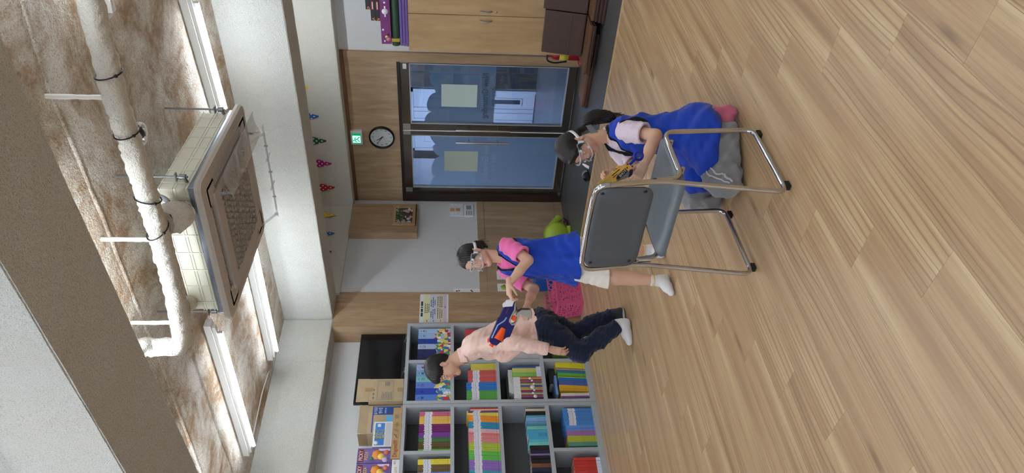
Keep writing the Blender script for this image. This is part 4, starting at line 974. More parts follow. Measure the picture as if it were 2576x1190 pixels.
def hand(ang, L, w_, nm):
    a = R(90-ang); M = Matrix.Translation((cx, yw-0.017, cz)) @ Matrix.Rotation(-a, 4, 'Y')
    MB().prism([(-0.02, -w_), (L, -w_*0.5), (L, w_*0.5), (-0.02, w_)], -0.001, 0.001, 1, M).build(nm, m_num, ck)
hand(326, 0.075, 0.006, 'hour_hand'); hand(303, 0.098, 0.0042, 'minute_hand')
MB().cyl((cx, yw-0.021, cz), (cx, yw-0.012, cz), 0.007, 12).build('hub', m_num, ck)
for q in (0.035, -0.05):
    MB().lathe([(0.020, -0.0005), (0.022, -0.0005), (0.022, 0.0)], 20, (cx+q*0.6-0.002, yw-0.0125, cz-0.045+0.0*q), 'Y').build('sub_dial', mat('pale grey print', (196, 198, 206), 0.7), ck)
MB().lathe([(0.130, -0.030), (0.0, -0.031)], 32, (cx, yw, cz), 'Y').build('glass', clear('clock glass', (246, 248, 248), 0.03, 0.98, 0.5), ck)
# exit sign
es = thing('exit_sign', (-4.834, YD-0.05, 2.44), 'lit green running man exit sign above the clock', 'sign')
box('housing', -4.927, -4.741, YD-0.065, YD-0.019, 2.436, 2.569, mat('white sign housing', (214, 216, 214), 0.5), es, 0.005)
m_g = emat('lit green', (0, 150, 96), 0.9); m_gw = emat('lit white', (190, 240, 224), 1.0)
box('green_panel', -4.913, -4.772, YD-0.0665, YD-0.0648, 2.452, 2.555, m_g, es)
box('lit_doorway', -4.90, -4.80, YD-0.0675, YD-0.0664, 2.458, 2.549, m_gw, es)
def man(x, z): return (x, YD-0.0688, z)
mb = MB(); mb.sphere(man(-4.868, 2.537), 0.008, 10, 6)
for a, b in (((-4.862, 2.524), (-4.848, 2.498)), ((-4.862, 2.523), (-4.882, 2.514)), ((-4.882, 2.514), (-4.886, 2.50)), ((-4.860, 2.522), (-4.838, 2.524)), ((-4.838, 2.524), (-4.829, 2.512)), ((-4.848, 2.498), (-4.866, 2.486)), ((-4.866, 2.486), (-4.882, 2.470)), ((-4.848, 2.498), (-4.834, 2.484)), ((-4.834, 2.484), (-4.816, 2.470))): mb.tube([man(*a), man(*b)], 0.0045, 6)
tag(mb.build('running_man', m_g, es), kind='stuff')

# bunting along the beam
def polka(name, c):
    t = NT(name); tc = t.n.new('ShaderNodeTexCoord'); s = t.n.new('ShaderNodeSeparateXYZ'); t.link(tc.outputs['Object'], s.inputs[0])
    def cell(ax, off): return t.math('SUBTRACT', t.math('FRACT', t.math('ADD', t.math('MULTIPLY', s.outputs[ax], 17.0), off)), 0.5)
    def dots(o1, o2):
        u, v = cell(0, o1), cell(2, o2); r2 = t.math('ADD', t.math('MULTIPLY', u, u), t.math('MULTIPLY', v, v)); return t.math('LESS_THAN', r2, 0.024)
    m_ = t.math('MAXIMUM', dots(0.5, 0.2), dots(0.0, 0.7))
    t.link(t.mix(m_, rgb(*c), rgb(236, 236, 232)), t.p.inputs['Base Color']); t.p.inputs['Roughness'].default_value = 0.7
    return t.m
PK = {k: polka('polka '+k, c) for k, c in dict(yellow=(232, 200, 50), blue=(40, 104, 178), green=(22, 92, 52), pink=(178, 30, 120), red=(186, 28, 52)).items()}
fh, fw = 0.28, 0.18
bt = thing('bunting', (-4.8, 6.75, 2.8), 'string of polka dot triangle flags along the beam above the door', 'bunting')
def flag(c, tip, along, yaw):
    mb = MB(); mb.prism([(-fw/2, fh), (fw/2, fh), (0.0, 0.0)], -0.001, 0.001, 1)
    o = mb.build('flag', PK[c], bt); o.location = tip; o.rotation_euler = (R(random.uniform(-2, 2)), 0, yaw); return o
tops = []
for c, (x, y) in (('yellow', (782, 220)), ('blue', (808, 293)), ('green', (827, 355)), ('pink', (840, 412)), ('red', (848, 472))):
    p_ = onY(x, y, 6.768); flag(c, p_, 'x', 0.0); tops += [p_+np.array([fw/2, 0, fh]), p_+np.array([-fw/2, 0, fh])]
for c, (x, y) in (('yellow', (850, 541)), ('blue', (847, 587)), ('green', (840, 633))):
    p_ = onX(x, y, XL+0.06); flag(c, p_, 'y', R(-90)); tops += [p_+np.array([0, fw/2, fh]), p_+np.array([0, -fw/2, fh])]
MB().tube(tops, 0.003, 6).build('string', mat('bunting string', (220, 216, 206), 0.8), bt)

# cabinet with things on top
m_cab = wood('maple cabinet', (160, 128, 88), (178, 146, 104), (190, 160, 118), 2, 0.7, 0.5, 6, 1.2)
yc = 6.55
cab = thing('cabinet', (-3.1, 6.75, 0), 'tall maple cabinet with two handled doors beside the glass door', 'cabinet')
box('carcass', -3.513, -2.70, yc+0.02, YD-0.002, 0.0, 1.843, m_cab, cab, 0.001)
for a, b in ((-3.513, -3.118), (-3.112, -2.70)):
    d = box('cabinet_door', a, b, yc, yc+0.018, 0.06, 1.840, m_cab, cab, 0.0015)
    hx = -3.165 if b < -3.1 else -3.068
    arc = [(hx+s, yy, zz) for s, yy, zz in [(0, yc, 1.03), (0, yc-0.022, 1.045), (0, yc-0.030, 1.085), (0, yc-0.022, 1.125), (0, yc, 1.14)]]
    MB().tube(fillet(arc, 0.02, 4), 0.011, 8, squash=(1.0, 0.55)).build('handle', mat('satin nickel', (176, 174, 172), 0.3, 0.8), d)
    if b > -3.1: MB().lathe([(0.0, -0.004), (0.009, -0.004), (0.010, 0.0)], 16, (hx-0.004, yc, 0.985), 'Y').build('lock', m_steel, d)
box('plinth', -3.50, -2.71, yc+0.03, YD-0.01, 0.0, 0.06, mat('dark plinth', (60, 48, 38), 0.6), cab)
zt = 1.844
def roll_mat(name, label, c, z0, n, rr, x0, tape=None):
    o = thing(name, (-3.0, 6.7, z0), label, 'mat'); m_ = mat(label[:20]+' foam', c, 0.6)
    for k in range(n):
        MB().tube([(x0+0.004*k, 6.57+rr+k*2*rr*1.01, z0+rr), (-2.55, 6.57+rr+k*2*rr*1.01, z0+rr)], rr, 14).build('roll', m_, o)
    return o
gm = thing('folded_mat', (-3.0, 6.72, zt), 'purple folded exercise mat lying on the cabinet', 'mat')
for k in range(3): MB().box(-3.478+0.003*k, -2.6, 6.565, 6.93, zt+0.001+k*0.0285, zt+0.027+k*0.0285, 0.011).build('fold', mat('purple mat foam', (112, 88, 160), 0.6), gm)
z2 = zt+0.0865
g2 = roll_mat('rolled_mat', 'two dark green rolled mats with yellow tape on the purple mat', (48, 76, 56), z2, 2, 0.041, -3.478)
MB().box(-3.43, -3.395, 6.566, 6.66, z2-0.001, z2+0.0835, 0.006).build('tape', mat('yellow tape', (178, 162, 62), 0.5), g2)
z3 = z2+0.0825
g3 = thing('game_box', (-3.0, 6.72, z3), 'long violet boxed game with white watch shape on the green rolls', 'game box')
box('lid', -3.452, -2.55, 6.56, 6.80, z3+0.001, z3+0.098, mat('violet game print', (116, 48, 112), 0.55, var=0.15, vscale=12), g3, 0.002)
yg = 6.5595
MB().lathe([(0.0, -0.0012), (0.030, -0.0012), (0.030, 0)], 20, (-3.11, yg, z3+0.05), 'Y').build('watch_face', m_white, g3)
MB().box(-3.165, -3.055, yg-0.001, yg, z3+0.043, z3+0.057).build('watch_band', m_white, g3)
for k, (xx, zz, rr, c) in enumerate(((-3.40, 0.03, 0.022, (206, 120, 150)), (-3.375, 0.045, 0.016, (226, 200, 120)), (-3.35, 0.03, 0.012, (60, 40, 60)), (-3.42, 0.065, 0.010, (226, 226, 230)), (-3.30, 0.075, 0.012, (220, 214, 226)), (-2.985, 0.06, 0.022, (120, 130, 190)), (-3.02, 0.05, 0.012, (226, 226, 232)))):
    MB().lathe([(0.0, -0.0008), (rr, -0.0008), (rr, 0)], 8, (xx, yg, z3+zz), 'Y').build('printed_shape', mat('violet box print %d' % k, c, 0.6), g3)
z4 = z3+0.0995
def check(name):
    t = NT(name); ck_ = t.n.new('ShaderNodeTexChecker'); ck_.inputs['Scale'].default_value = 75; ck_.inputs[1].default_value = rgb(206, 140, 84); ck_.inputs[2].default_value = rgb(70, 26, 22)
    t.link(t.coords(), ck_.inputs[0]); t.link(ck_.outputs[0], t.p.inputs['Base Color']); return t.m
m_chk = check('orange check print'); m_dkbox = mat('black game box', (26, 26, 32), 0.4)
for k, (xa, za, lab) in enumerate(((-3.215, 0.0, 'lowest black game box with orange check corner on the violet box'), (-3.213, 0.0445, 'upper black game box with orange check corner on the violet box'), (-3.10, 0.089, 'topmost black game box with red stripe cut by the picture edge'))):
    o = thing('game_box', (xa+0.2, 6.7, z4+za), lab, 'game box', 'black game boxes on the cabinet')
    box('lid', xa, -2.55, 6.57, 6.78, z4+za+0.0005, z4+za+0.0435, m_dkbox, o, 0.001)
    box('check_print', xa+0.003, xa+0.03, 6.5693, 6.5705, z4+za+0.004, z4+za+0.03, m_chk, o)
    box('red_stripe', xa+0.11, xa+0.20, 6.5693, 6.5705, z4+za+0.012, z4+za+0.034, mat('red stripe print', (140, 30, 40), 0.5), o)
    box('white_print', xa+0.12, xa+0.19, 6.5688, 6.5695, z4+za+0.018, z4+za+0.026, m_white, o)

# brown folding mats
m_mat = mat('brown vinyl', (70, 48, 42), 0.42, var=0.10, vscale=14, bump=0.2, bscale=300); m_mat_l = mat('lighter brown vinyl', (104, 72, 50), 0.45, var=0.08, vscale=10)
def lying(name, label, x0, x1, y0, y1, z0, layers, rz, th=0.032):
    o = thing(name, ((x0+x1)/2, (y0+y1)/2, z0), label, 'mat', 'brown folding mats by the entrance')
    M = Matrix.Translation(((x0+x1)/2, (y0+y1)/2, 0)) @ Matrix.Rotation(R(rz), 4, 'Z') @ Matrix.Translation((-(x0+x1)/2, -(y0+y1)/2, 0))
    for k in range(layers): MB().box(x0+0.006*k, x1, y0+0.008*k, y1, z0+k*(th+0.001), z0+k*(th+0.001)+th, 0.012, M).build('mat_panel', m_mat if k < layers-1 else m_mat_l, o)
    return o
lying('folding_mat', 'lowest brown folding mat on the grey floor reaching towards the door', -3.97, -3.10, 6.26, 6.52, 0.0, 2, -4)
lying('folding_mat', 'brown folding mat lying on the lowest mat under the standing mats', -3.50, -2.98, 6.135, 6.53, 0.0675, 2, 0, 0.03)
lying('folding_mat', 'brown folding mat lying at the picture edge before the standing mats', -2.965, -2.45, 6.14, 6.53, 0.0, 4, 0, 0.031)
def standing(label, x0, x1, zb, h, seam):
    o = thing('folding_mat', ((x0+x1)/2, 6.40, zb), label, 'mat', 'brown folding mats by the entrance')
    tilt = R(-12); M = Matrix.Translation((0, 6.36, zb)) @ Matrix.Rotation(tilt, 4, 'X') @ Matrix.Translation((0, -6.36, -zb))
    for k in range(2):
        p_ = MB().box(x0, x1, 6.325+k*0.036, 6.358+k*0.036, zb, zb+h, 0.010, M).build('mat_panel', m_mat, o)
    for s in seam: MB().box(x0+0.01, x1-0.01, 6.3235, 6.3255, zb+s-0.002, zb+s+0.002, 0, M).build('seam', mat('dark seam', (38, 26, 24), 0.6), o)
    return o
standing('brown folding mat standing against the cabinet next to the red extinguisher', -3.405, -2.965, 0.132, 0.40, (0.13,))
standing('brown folding mat standing against the cabinet at the picture edge', -2.955, -2.50, 0.132, 0.42, ())
fe = thing('fire_extinguisher', (-3.70, 6.86, 0), 'red fire extinguisher with yellow label half hidden by the standing mat', 'fire extinguisher')
m_red = mat('red enamel', (150, 22, 30), 0.3)
ex, ey = -3.665, 6.86
MB().lathe([(0.0, 0.03), (0.062, 0.03), (0.064, 0.05), (0.064, 0.30), (0.055, 0.335), (0.024, 0.36), (0.018, 0.385), (0.0, 0.385)], 24, (ex, ey, 0)).build('cylinder', m_red, fe)
MB().lathe([(0.0, 0.0), (0.10, 0.0), (0.10, 0.03), (0.075, 0.05), (0.0, 0.05)], 20, (ex-0.03, ey, 0)).build('stand', m_red, fe)
MB().lathe([(0.0645, 0.17), (0.0648, 0.17), (0.0648, 0.27), (0.0645, 0.27)], 24, (ex, ey, 0)).build('label_band', mat('yellow label', (206, 196, 60), 0.5), fe)
MB().box(ex-0.01, ex+0.05, ey-0.008, ey+0.008, 0.385, 0.40, 0.003).box(ex-0.012, ex+0.012, ey-0.012, ey+0.012, 0.38, 0.41, 0.003).build('lever', m_blackp, fe)
MB().tube(fillet([(ex, ey, 0.39), (ex-0.07, ey-0.02, 0.40), (ex-0.095, ey-0.03, 0.32), (ex-0.075, ey-0.02, 0.18)], 0.05, 6), 0.009, 8).build('hose', m_blackp, fe)

# slippers on the edge of the wood floor
m_sl = mat('black rubber slipper', (18, 18, 20), 0.5); m_slw = mat('white slipper stripe', (206, 208, 206), 0.5)
def slipper(px, py, label):
    b = onZ(px, py); b = (b[0], b[1]+0.02, 0.0)
    o = thing('slipper', b, label, 'slipper', 'black slippers on the entrance floor')
    pts = [(0.048*math.cos(t)*(1.0 if math.sin(t) > 0 else 0.86), 0.125*math.sin(t)) for t in np.linspace(0, 2*math.pi, 25)[:-1]]
    M = Matrix.Translation(b) @ Matrix.Rotation(R(20), 4, 'Z') @ Matrix.Translation((0, 0.10, 0))
    MB().prism(pts, 0.0, 0.022, 2, M).build('sole', m_sl, o)
    def strap(w0, w1, off):
        def fn(u, v):
            a = math.pi*u; return M @ Vector((0.05*math.cos(a)*(1+off), -0.02+w0+(w1-w0)*v, 0.018+(0.045+off*0.05)*math.sin(a)))
        return MB().grid(fn, 14, 4)
    strap(-0.03, 0.065, 0.0).build('strap', m_sl, o)
    strap(-0.008, 0.012, 0.03).build('stripe', m_slw, o); strap(0.03, 0.045, 0.03).build('stripe', m_slw, o)
slipper(1488, 404, 'black slipper with white stripes nearer the kneeling child'); slipper(1485, 452, 'black slipper with white stripes nearer the chair')

# ------------------------------------------------------------------ on the left wall and pillar
wbx = thing('meter_box', (XL+0.05, 6.5, 1.81), 'oak meter box cover on the white wall beside the door', 'box')
box('cover', XL, XL+0.10, 6.243, 6.768, 1.806, 2.605, m_panel_v, wbx, 0.002)
pf = thing('picture_frame', (XL+0.1, 6.55, 1.83), 'oak framed group photo on the oak meter box', 'picture frame')
fx = XL+0.1005
m_frm = wood('oak frame', (150, 116, 80), (170, 136, 98), (184, 150, 112), 1, 1.2, 0.5, 8)
for a, b, c, d in ((6.375, 6.725, 1.835, 1.87), (6.375, 6.725, 2.07, 2.105), (6.375, 6.415, 1.87, 2.07), (6.685, 6.725, 1.87, 2.07)): box('frame_rail', fx, fx+0.018, a, b, c, d, m_frm, pf, 0.003)
box('ledge', fx, fx+0.03, 6.365, 6.735, 1.826, 1.835, mat('dark ledge', (70, 48, 34), 0.5), pf)
def photo_mat():
    t = NT('group photo print'); v = t.coords((1, 26, 30)); vr = t.n.new('ShaderNodeTexVoronoi'); vr.inputs['Scale'].default_value = 1.0; t.link(v, vr.inputs['Vector'])
    hs = t.n.new('ShaderNodeSeparateColor'); t.link(vr.outputs['Color'], hs.inputs[0])
    ppl = t.ramp(hs.outputs[0], [(0, rgb(40, 36, 40)), (0.3, rgb(186, 150, 136)), (0.5, rgb(70, 60, 66)), (0.7, rgb(206, 200, 200)), (0.85, rgb(90, 50, 60))], 'CONSTANT')
    nz = t.noise(t.coords((1, 14, 14)), 1.0, 4, 0.7)
    tree = t.ramp(nz, [(0.40, rgb(34, 52, 32)), (0.52, rgb(60, 84, 48)), (0.6, rgb(222, 226, 232))])
    tc = t.n.new('ShaderNodeTexCoord'); s = t.n.new('ShaderNodeSeparateXYZ'); t.link(tc.outputs['Object'], s.inputs[0])
    t.link(t.mix(t.math('LESS_THAN', s.outputs[2], 1.985), tree, ppl), t.p.inputs['Base Color']); t.p.inputs['Roughness'].default_value = 0.3
    return t.m
box('photo', fx, fx+0.006, 6.415, 6.685, 1.87, 2.07, photo_mat(), pf)
for k in range(3): MB().box(fx, fx+0.0012, 6.545+k*0.022, 6.558+k*0.022, 2.118, 2.13).build('caption_mark', m_ink, wbx)
sp = thing('switch_panel', (XL, 6.78, 1.25), 'white wall switch panel with six labelled keys and orange marks', 'switch')
box('plate', XL, XL+0.014, 6.66, 6.902, 1.248, 1.42, mat('pale switch plate', (206, 210, 216), 0.4), sp, 0.003)
for r_ in range(2):
    for k in range(3): box('key', XL+0.014, XL+0.017, 6.675+r_*0.165, 6.72+r_*0.165, 1.272+k*0.048, 1.312+k*0.048, mat('white key', (224, 226, 230), 0.4), sp, 0.002)
for k in range(2): box('orange_mark', XL+0.014, XL+0.0155, 6.745, 6.80, 1.29+k*0.07, 1.345+k*0.07, mat('orange label', (196, 138, 92), 0.6), sp)
tm = thing('thermostat', (XL, 6.75, 1.13), 'white thermostat under the labelled switch panel', 'thermostat')
box('body', XL, XL+0.02, 6.65, 6.86, 1.127, 1.242, mat('thermostat plastic', (214, 218, 222), 0.4), tm, 0.004)
box('display', XL+0.02, XL+0.0215, 6.77, 6.845, 1.15, 1.215, mat('grey display', (130, 138, 146), 0.3), tm)
for k in range(3): box('button', XL+0.02, XL+0.023, 6.665, 6.745, 1.145+k*0.028, 1.162+k*0.028, mat('grey buttons', (150, 156, 162), 0.5), tm)
nt = thing('notice', (XL+0.01, 5.14, 1.43), 'white notice sheet with green title and coloured rows on the wood pillar', 'notice')
xn = XL+0.0085
box('sheet', xn, xn+0.0015, 4.935, 5.342, 1.432, 1.74, m_white, nt)
for (z0, z1, c) in ((1.632, 1.696, (222, 220, 178)), (1.560, 1.632, (196, 206, 226)), (1.484, 1.560, (214, 208, 186)), (1.450, 1.484, (206, 192, 208))): box('row_band', xn+0.0015, xn+0.0022, 4.937, 5.338, z0, z1, mat('row %d %d %d' % c, c, 0.7), nt)
m_gt = mat('dark green title ink', (40, 70, 44), 0.7); m_txt = mat('dark text ink', (60, 56, 58), 0.7)
for a, b in ((5.02, 5.075), (5.085, 5.13), (5.142, 5.158), (5.17, 5.235)): box('title_block', xn+0.0015, xn+0.0024, a, b, 1.705, 1.727, m_gt, nt)
tx_ = MB()
for z_, spans in ((1.68, ((5.07, 5.21),)), (1.66, ((5.07, 5.2),)), (1.642, ((5.08, 5.2),)), (1.617, ((5.01, 5.1), (5.16, 5.26))), (1.597, ((4.99, 5.12), (5.15, 5.3))), (1.577, ((5.05, 5.13), (5.18, 5.26))), (1.545, ((4.99, 5.14), (5.16, 5.31))), (1.522, ((4.99, 5.13), (5.15, 5.31))), (1.502, ((5.0, 5.12), (5.15, 5.31))), (1.467, ((5.14, 5.17),)), (1.66, ((4.95, 4.975),)), (1.59, ((4.95, 4.975),)), (1.515, ((4.95, 4.975),))):
    for a, b in spans:
        y = a
        while y < b: l_ = random.uniform(0.010, 0.028); tx_.box(xn+0.0021, xn+0.0027, y, min(b, y+l_), z_-0.004, z_+0.004); y += l_+0.006
tag(tx_.build('small_print', m_txt, nt), kind='stuff')
p2 = thing('paper', (XL, 5.41, 1.08), 'white paper taped to the wall right behind the pillar edge', 'paper')
box('sheet', XL, XL+0.0015, 5.377, 5.437, 1.085, 1.376, m_white, p2)
for k, (yy, zz, c) in enumerate(((5.39, 1.33, (40, 40, 46)), (5.395, 1.305, (170, 50, 60)), (5.40, 1.17, (70, 70, 80)), (5.385, 1.16, (70, 70, 80)))): box('mark', XL+0.0015, XL+0.0022, yy, yy+0.016, zz, zz+0.018, mat('paper mark %d' % k, c, 0.7), p2)
def card(y0, y1, c, lab, ang):
    o = thing('picture_card', (XL+0.012, (y0+y1)/2, 0.75), lab, 'card', 'picture cards on the wainscot')
    box('sheet', XL+0.0125, XL+0.0140, y0, y1, 0.73, 0.885, m_white, o)
    MB().lathe([(0.0, 0.001), (0.045, 0.001), (0.045, 0)], 6 if ang else 5, (XL+0.014, (y0+y1)/2, 0.81), 'X').build('printed_shape', mat('card '+lab[:9], c, 0.6), o)
card(5.565, 5.70, (150, 170, 50), 'white card with lime hexagon on the wainscot behind the standing girl', 1)
card(5.385, 5.50, (50, 130, 170), 'white card with blue shape on the wainscot beside the pillar', 0)

# blue bin, pink basket, toy blower on the floor by the left wall
m_bin = mat('blue plastic bin', (18, 82, 158), 0.35)
bn = thing('storage_bin', (-5.66, 5.60, 0), 'blue plastic storage bin behind the pink basket', 'bin')
def tub(mb, x0, x1, y0, y1, z0, z1, taper, t=0.006):
    for s, e, inner in ((0, 0, 0), (1, 1, 1)):
        k = t if inner else 0
        r0 = [(x0+taper+k, y0+taper+k), (x1-taper-k, y0+taper+k), (x1-taper-k, y1-taper-k), (x0+taper+k, y1-taper-k)]; r1 = [(x0+k, y0+k), (x1-k, y0+k), (x1-k, y1-k), (x0+k, y1-k)]
        zz = z0+k; v = [(a, b, zz) for a, b in r0]+[(a, b, z1) for a, b in r1]
        mb.raw(v, [(0, 1, 2, 3)]+[(i, (i+1) % 4, 4+(i+1) % 4, 4+i) for i in range(4)])
    o_ = [(x0, y0), (x1, y0), (x1, y1), (x0, y1)]; i_ = [(x0+t, y0+t), (x1-t, y0+t), (x1-t, y1-t), (x0+t, y1-t)]
    mb.raw([(a, b, z1) for a, b in o_]+[(a, b, z1) for a, b in i_], [(i, (i+1) % 4, 4+(i+1) % 4, 4+i) for i in range(4)])
mb = MB(); tub(mb, -5.79, -5.53, 5.37, 5.78, 0.0, 0.47, 0.02); mb.build('tub', m_bin, bn)
MB().box(-5.795, -5.522, 5.362, 5.788, 0.455, 0.475, 0.006).build('lid', m_bin, bn)
m_pink = mat('pink basket plastic', (214, 92, 140), 0.4)
bk = thing('basket', (-5.66, 5.05, 0), 'pink perforated plastic basket on the floor before the wood pillar', 'basket')
def holed(P00, P10, P01, P11, nu, nv, seed, par):
    """wall panel between four corners with slits cut out of it"""
    rnd = random.Random(seed); P = [np.array(p_, float) for p_ in (P00, P10, P01, P11)]
    pt = lambda u, v: (P[0]*(1-u)+P[1]*u)*(1-v)+(P[2]*(1-u)+P[3]*u)*v
    cut = set()
    for _ in range(nu*nv//5):
        i, j = rnd.randrange(2, nu-3), rnd.randrange(2, nv-2)
        if all((i+a, j+b) not in cut for a in (-1, 0, 1, 2) for b in (-1, 0, 1)) : cut |= {(i, j), (i+1, j)} if rnd.random() < 0.7 else {(i, j)}
    mb = MB(); vs_ = [pt(i/nu, j/nv) for i in range(nu+1) for j in range(nv+1)]
    mb.raw(vs_, [(i*(nv+1)+j, (i+1)*(nv+1)+j, (i+1)*(nv+1)+j+1, i*(nv+1)+j+1) for i in range(nu) for j in range(nv) if (i, j) not in cut])
    o = mb.build('wall_panel', m_pink, par); md = o.modifiers.new('t', 'SOLIDIFY'); md.thickness = 0.003; return o
bx0, bx1, by0, by1, bz = -5.795, -5.535, 4.965, 5.33, 0.285; tp_ = 0.03
lo = [(bx0+tp_, by0+tp_, 0.004), (bx1-tp_, by0+tp_, 0.004), (bx1-tp_, by1-tp_, 0.004), (bx0+tp_, by1-tp_, 0.004)]; hi = [(bx0, by0, bz), (bx1, by0, bz), (bx1, by1, bz), (bx0, by1, bz)]
for i in range(4): holed(lo[i], lo[(i+1) % 4], hi[i], hi[(i+1) % 4], 22, 26, 5+i, bk)
MB().box(lo[0][0], lo[1][0], lo[0][1], lo[2][1], 0.0, 0.006).build('base', m_pink, bk)
rim = MB()
for a, b, c, d in ((bx0-0.012, bx1+0.012, by0-0.012, by0+0.004), (bx0-0.012, bx1+0.012, by1-0.004, by1+0.012), (bx0-0.012, bx0+0.004, by0, by1), (bx1-0.004, bx1+0.012, by0, by1)): rim.box(a, b, c, d, bz-0.014, bz+0.008, 0.004)
rim.build('rim', m_pink, bk)
for (xx, yy, ax) in ((bx0+0.004, 0, 'Y'), (bx1+0.002, 1, 'Y')):
    for k in range(4):
        MB().tube([(xx, by0+0.06+k*0.08+0.03*math.cos(t), bz+0.042+0.03*math.sin(t)) for t in np.linspace(0, 2*math.pi, 17)[:-1]], 0.005, 6, closed=True).build('handle_ring', m_pink, bk)
    MB().box(xx-0.004, xx+0.004, by0+0.01, by1-0.01, bz+0.074, bz+0.086, 0.003).build('handle_bar', m_pink, bk)
m_lime = mat('lime blower plastic', (150, 172, 50), 0.4)
bl = thing('blower', (-5.58, 6.12, 0), 'lime green toy blower with dark green grille by the left wall', 'blower')
ax_ = Vector((0.68, -0.73, 0.05)).normalized(); ctr = Vector((-5.62, 6.14, 0.165)); MBl = frame_mat(ctr, ax_.cross(Vector((0, 0, 1))).normalized(), (0, 0, 1))
MB().lathe([(0.0, -0.07), (0.12, -0.07), (0.145, -0.04), (0.148, 0.03), (0.13, 0.055), (0.105, 0.06), (0.098, 0.05), (0.0, 0.04)], 32, (0, 0, 0), 'Z', MBl).build('housing', m_lime, bl)
MB().lathe([(0.0, 0.052), (0.06, 0.052), (0.075, 0.058), (0.095, 0.056), (0.098, 0.048)], 28, (0, 0, 0), 'Z', MBl).build('grille_ring', mat('green grille', (24, 120, 62), 0.4), bl)
gr_ = MB()
for k in range(-6, 7):
    h_ = math.sqrt(max(0.0, 0.066**2-(k*0.01)**2)); gr_.box(k*0.01-0.0022, k*0.01+0.0022, -h_, h_, 0.052, 0.060, 0, MBl)
tag(gr_.build('grille', mat('dark green grille', (14, 64, 40), 0.5), bl), kind='stuff')
sgn = 1 if (MBl.to_3x3() @ Vector((1, 0, 0))).dot(Vector(CR)) > 0 else -1
MB().tube([MBl @ Vector((sgn*0.10, 0.04, 0.0)), MBl @ Vector((sgn*0.15, 0.0, 0.03)), MBl @ Vector((sgn*0.175, -0.03, 0.055)), MBl @ Vector((sgn*0.185, -0.038, 0.065))], [0.05, 0.046, 0.044, 0.05], 16).build('nozzle', m_lime, bl)
MB().box(-0.10, 0.10, -0.165, -0.12, -0.05, 0.05, 0.008, MBl).build('foot', m_lime, bl)
MB().tube([MBl @ Vector((sgn*0.10, -0.15, 0.06)), MBl @ Vector((sgn*0.16, -0.13, 0.08)), MBl @ Vector((sgn*0.19, -0.10, 0.09)), MBl @ Vector((sgn*0.16, -0.158, 0.12)), MBl @ Vector((sgn*0.02, -0.160, 0.16))], 0.005, 8).build('cord', m_blackp, bl)
box('switch', -5.50, -5.48, 6.20, 6.22, 0.06, 0.085, mat('dark red switch', (90, 20, 26), 0.4), bl)

# ------------------------------------------------------------------ chrome folding chair
m_chr = mat('chair chrome', (196, 196, 198), 0.07, 1.0); m_seat = mat('grey vinyl seat', (96, 104, 110), 0.42, var=0.05, vscale=16); m_back = mat('grey plastic back', (82, 85, 90), 0.45, bump=0.08, bscale=500)
CX0, CX1 = -2.297, -1.803
ch = thing('folding_chair', (-2.05, 2.46, 0), 'chrome folding chair with grey seat and grey plastic back seen from behind', 'chair')
TR = 0.0115
for X in (CX1, CX0):
    dx = 0.0
    s = 1 if X == CX1 else -1
    up = fillet([(X, 2.245, 0.030), (X, 2.243, 0.10), (X, 2.303, 0.56), (X, 2.272, 0.80)], 0.05, 5)
    side = fillet([(X, 2.272, 0.78), (X, 2.303, 0.56), (X, 2.238, 0.026), (X, 2.700, 0.026), (X, 2.668, 0.462), (X-s*0.012, 2.345, 0.452), (X-s*0.013, 2.322, 0.575)], 0.055, 7)
    MB().tube(side, TR, 12).build('side_frame', m_chr, ch)
    MB().cyl((X-s*0.013, 2.322, 0.570), (X-s*0.013, 2.3215, 0.582), 0.0118, 12).build('end_cap', m_blackp, ch)
    MB().cyl((X-s*0.0125, 2.3235, 0.50), (X-s*0.0128, 2.322, 0.56), 0.0145, 12).build('pivot_sleeve', m_chr, ch)
    for Y in (2.285, 2.665): MB().box(X-0.013, X+0.013, Y-0.018, Y+0.018, 0.0, 0.022, 0.004).build('rubber_foot', m_blackp, ch)
bow = lambda x: 0.022*(1-((x-(CX0+CX1)/2)/0.247)**2)      # the back bends away in the middle
top = [(CX1, 2.272, 0.78)]+bez((CX1, 2.272, 0.78), (CX1, 2.268, 0.838), (CX1-0.055, 2.268+bow(CX1-0.055)*0.5, 0.838), 7)[1:]+[(x, 2.268+bow(x)*0.8, 0.838) for x in np.linspace(CX1-0.09, CX0+0.09, 9)]+bez((CX0+0.055, 2.268+bow(CX0+0.055)*0.5, 0.838), (CX0, 2.268, 0.838), (CX0, 2.272, 0.78), 7)
MB().tube(top, TR, 12).build('top_rail', m_chr, ch)
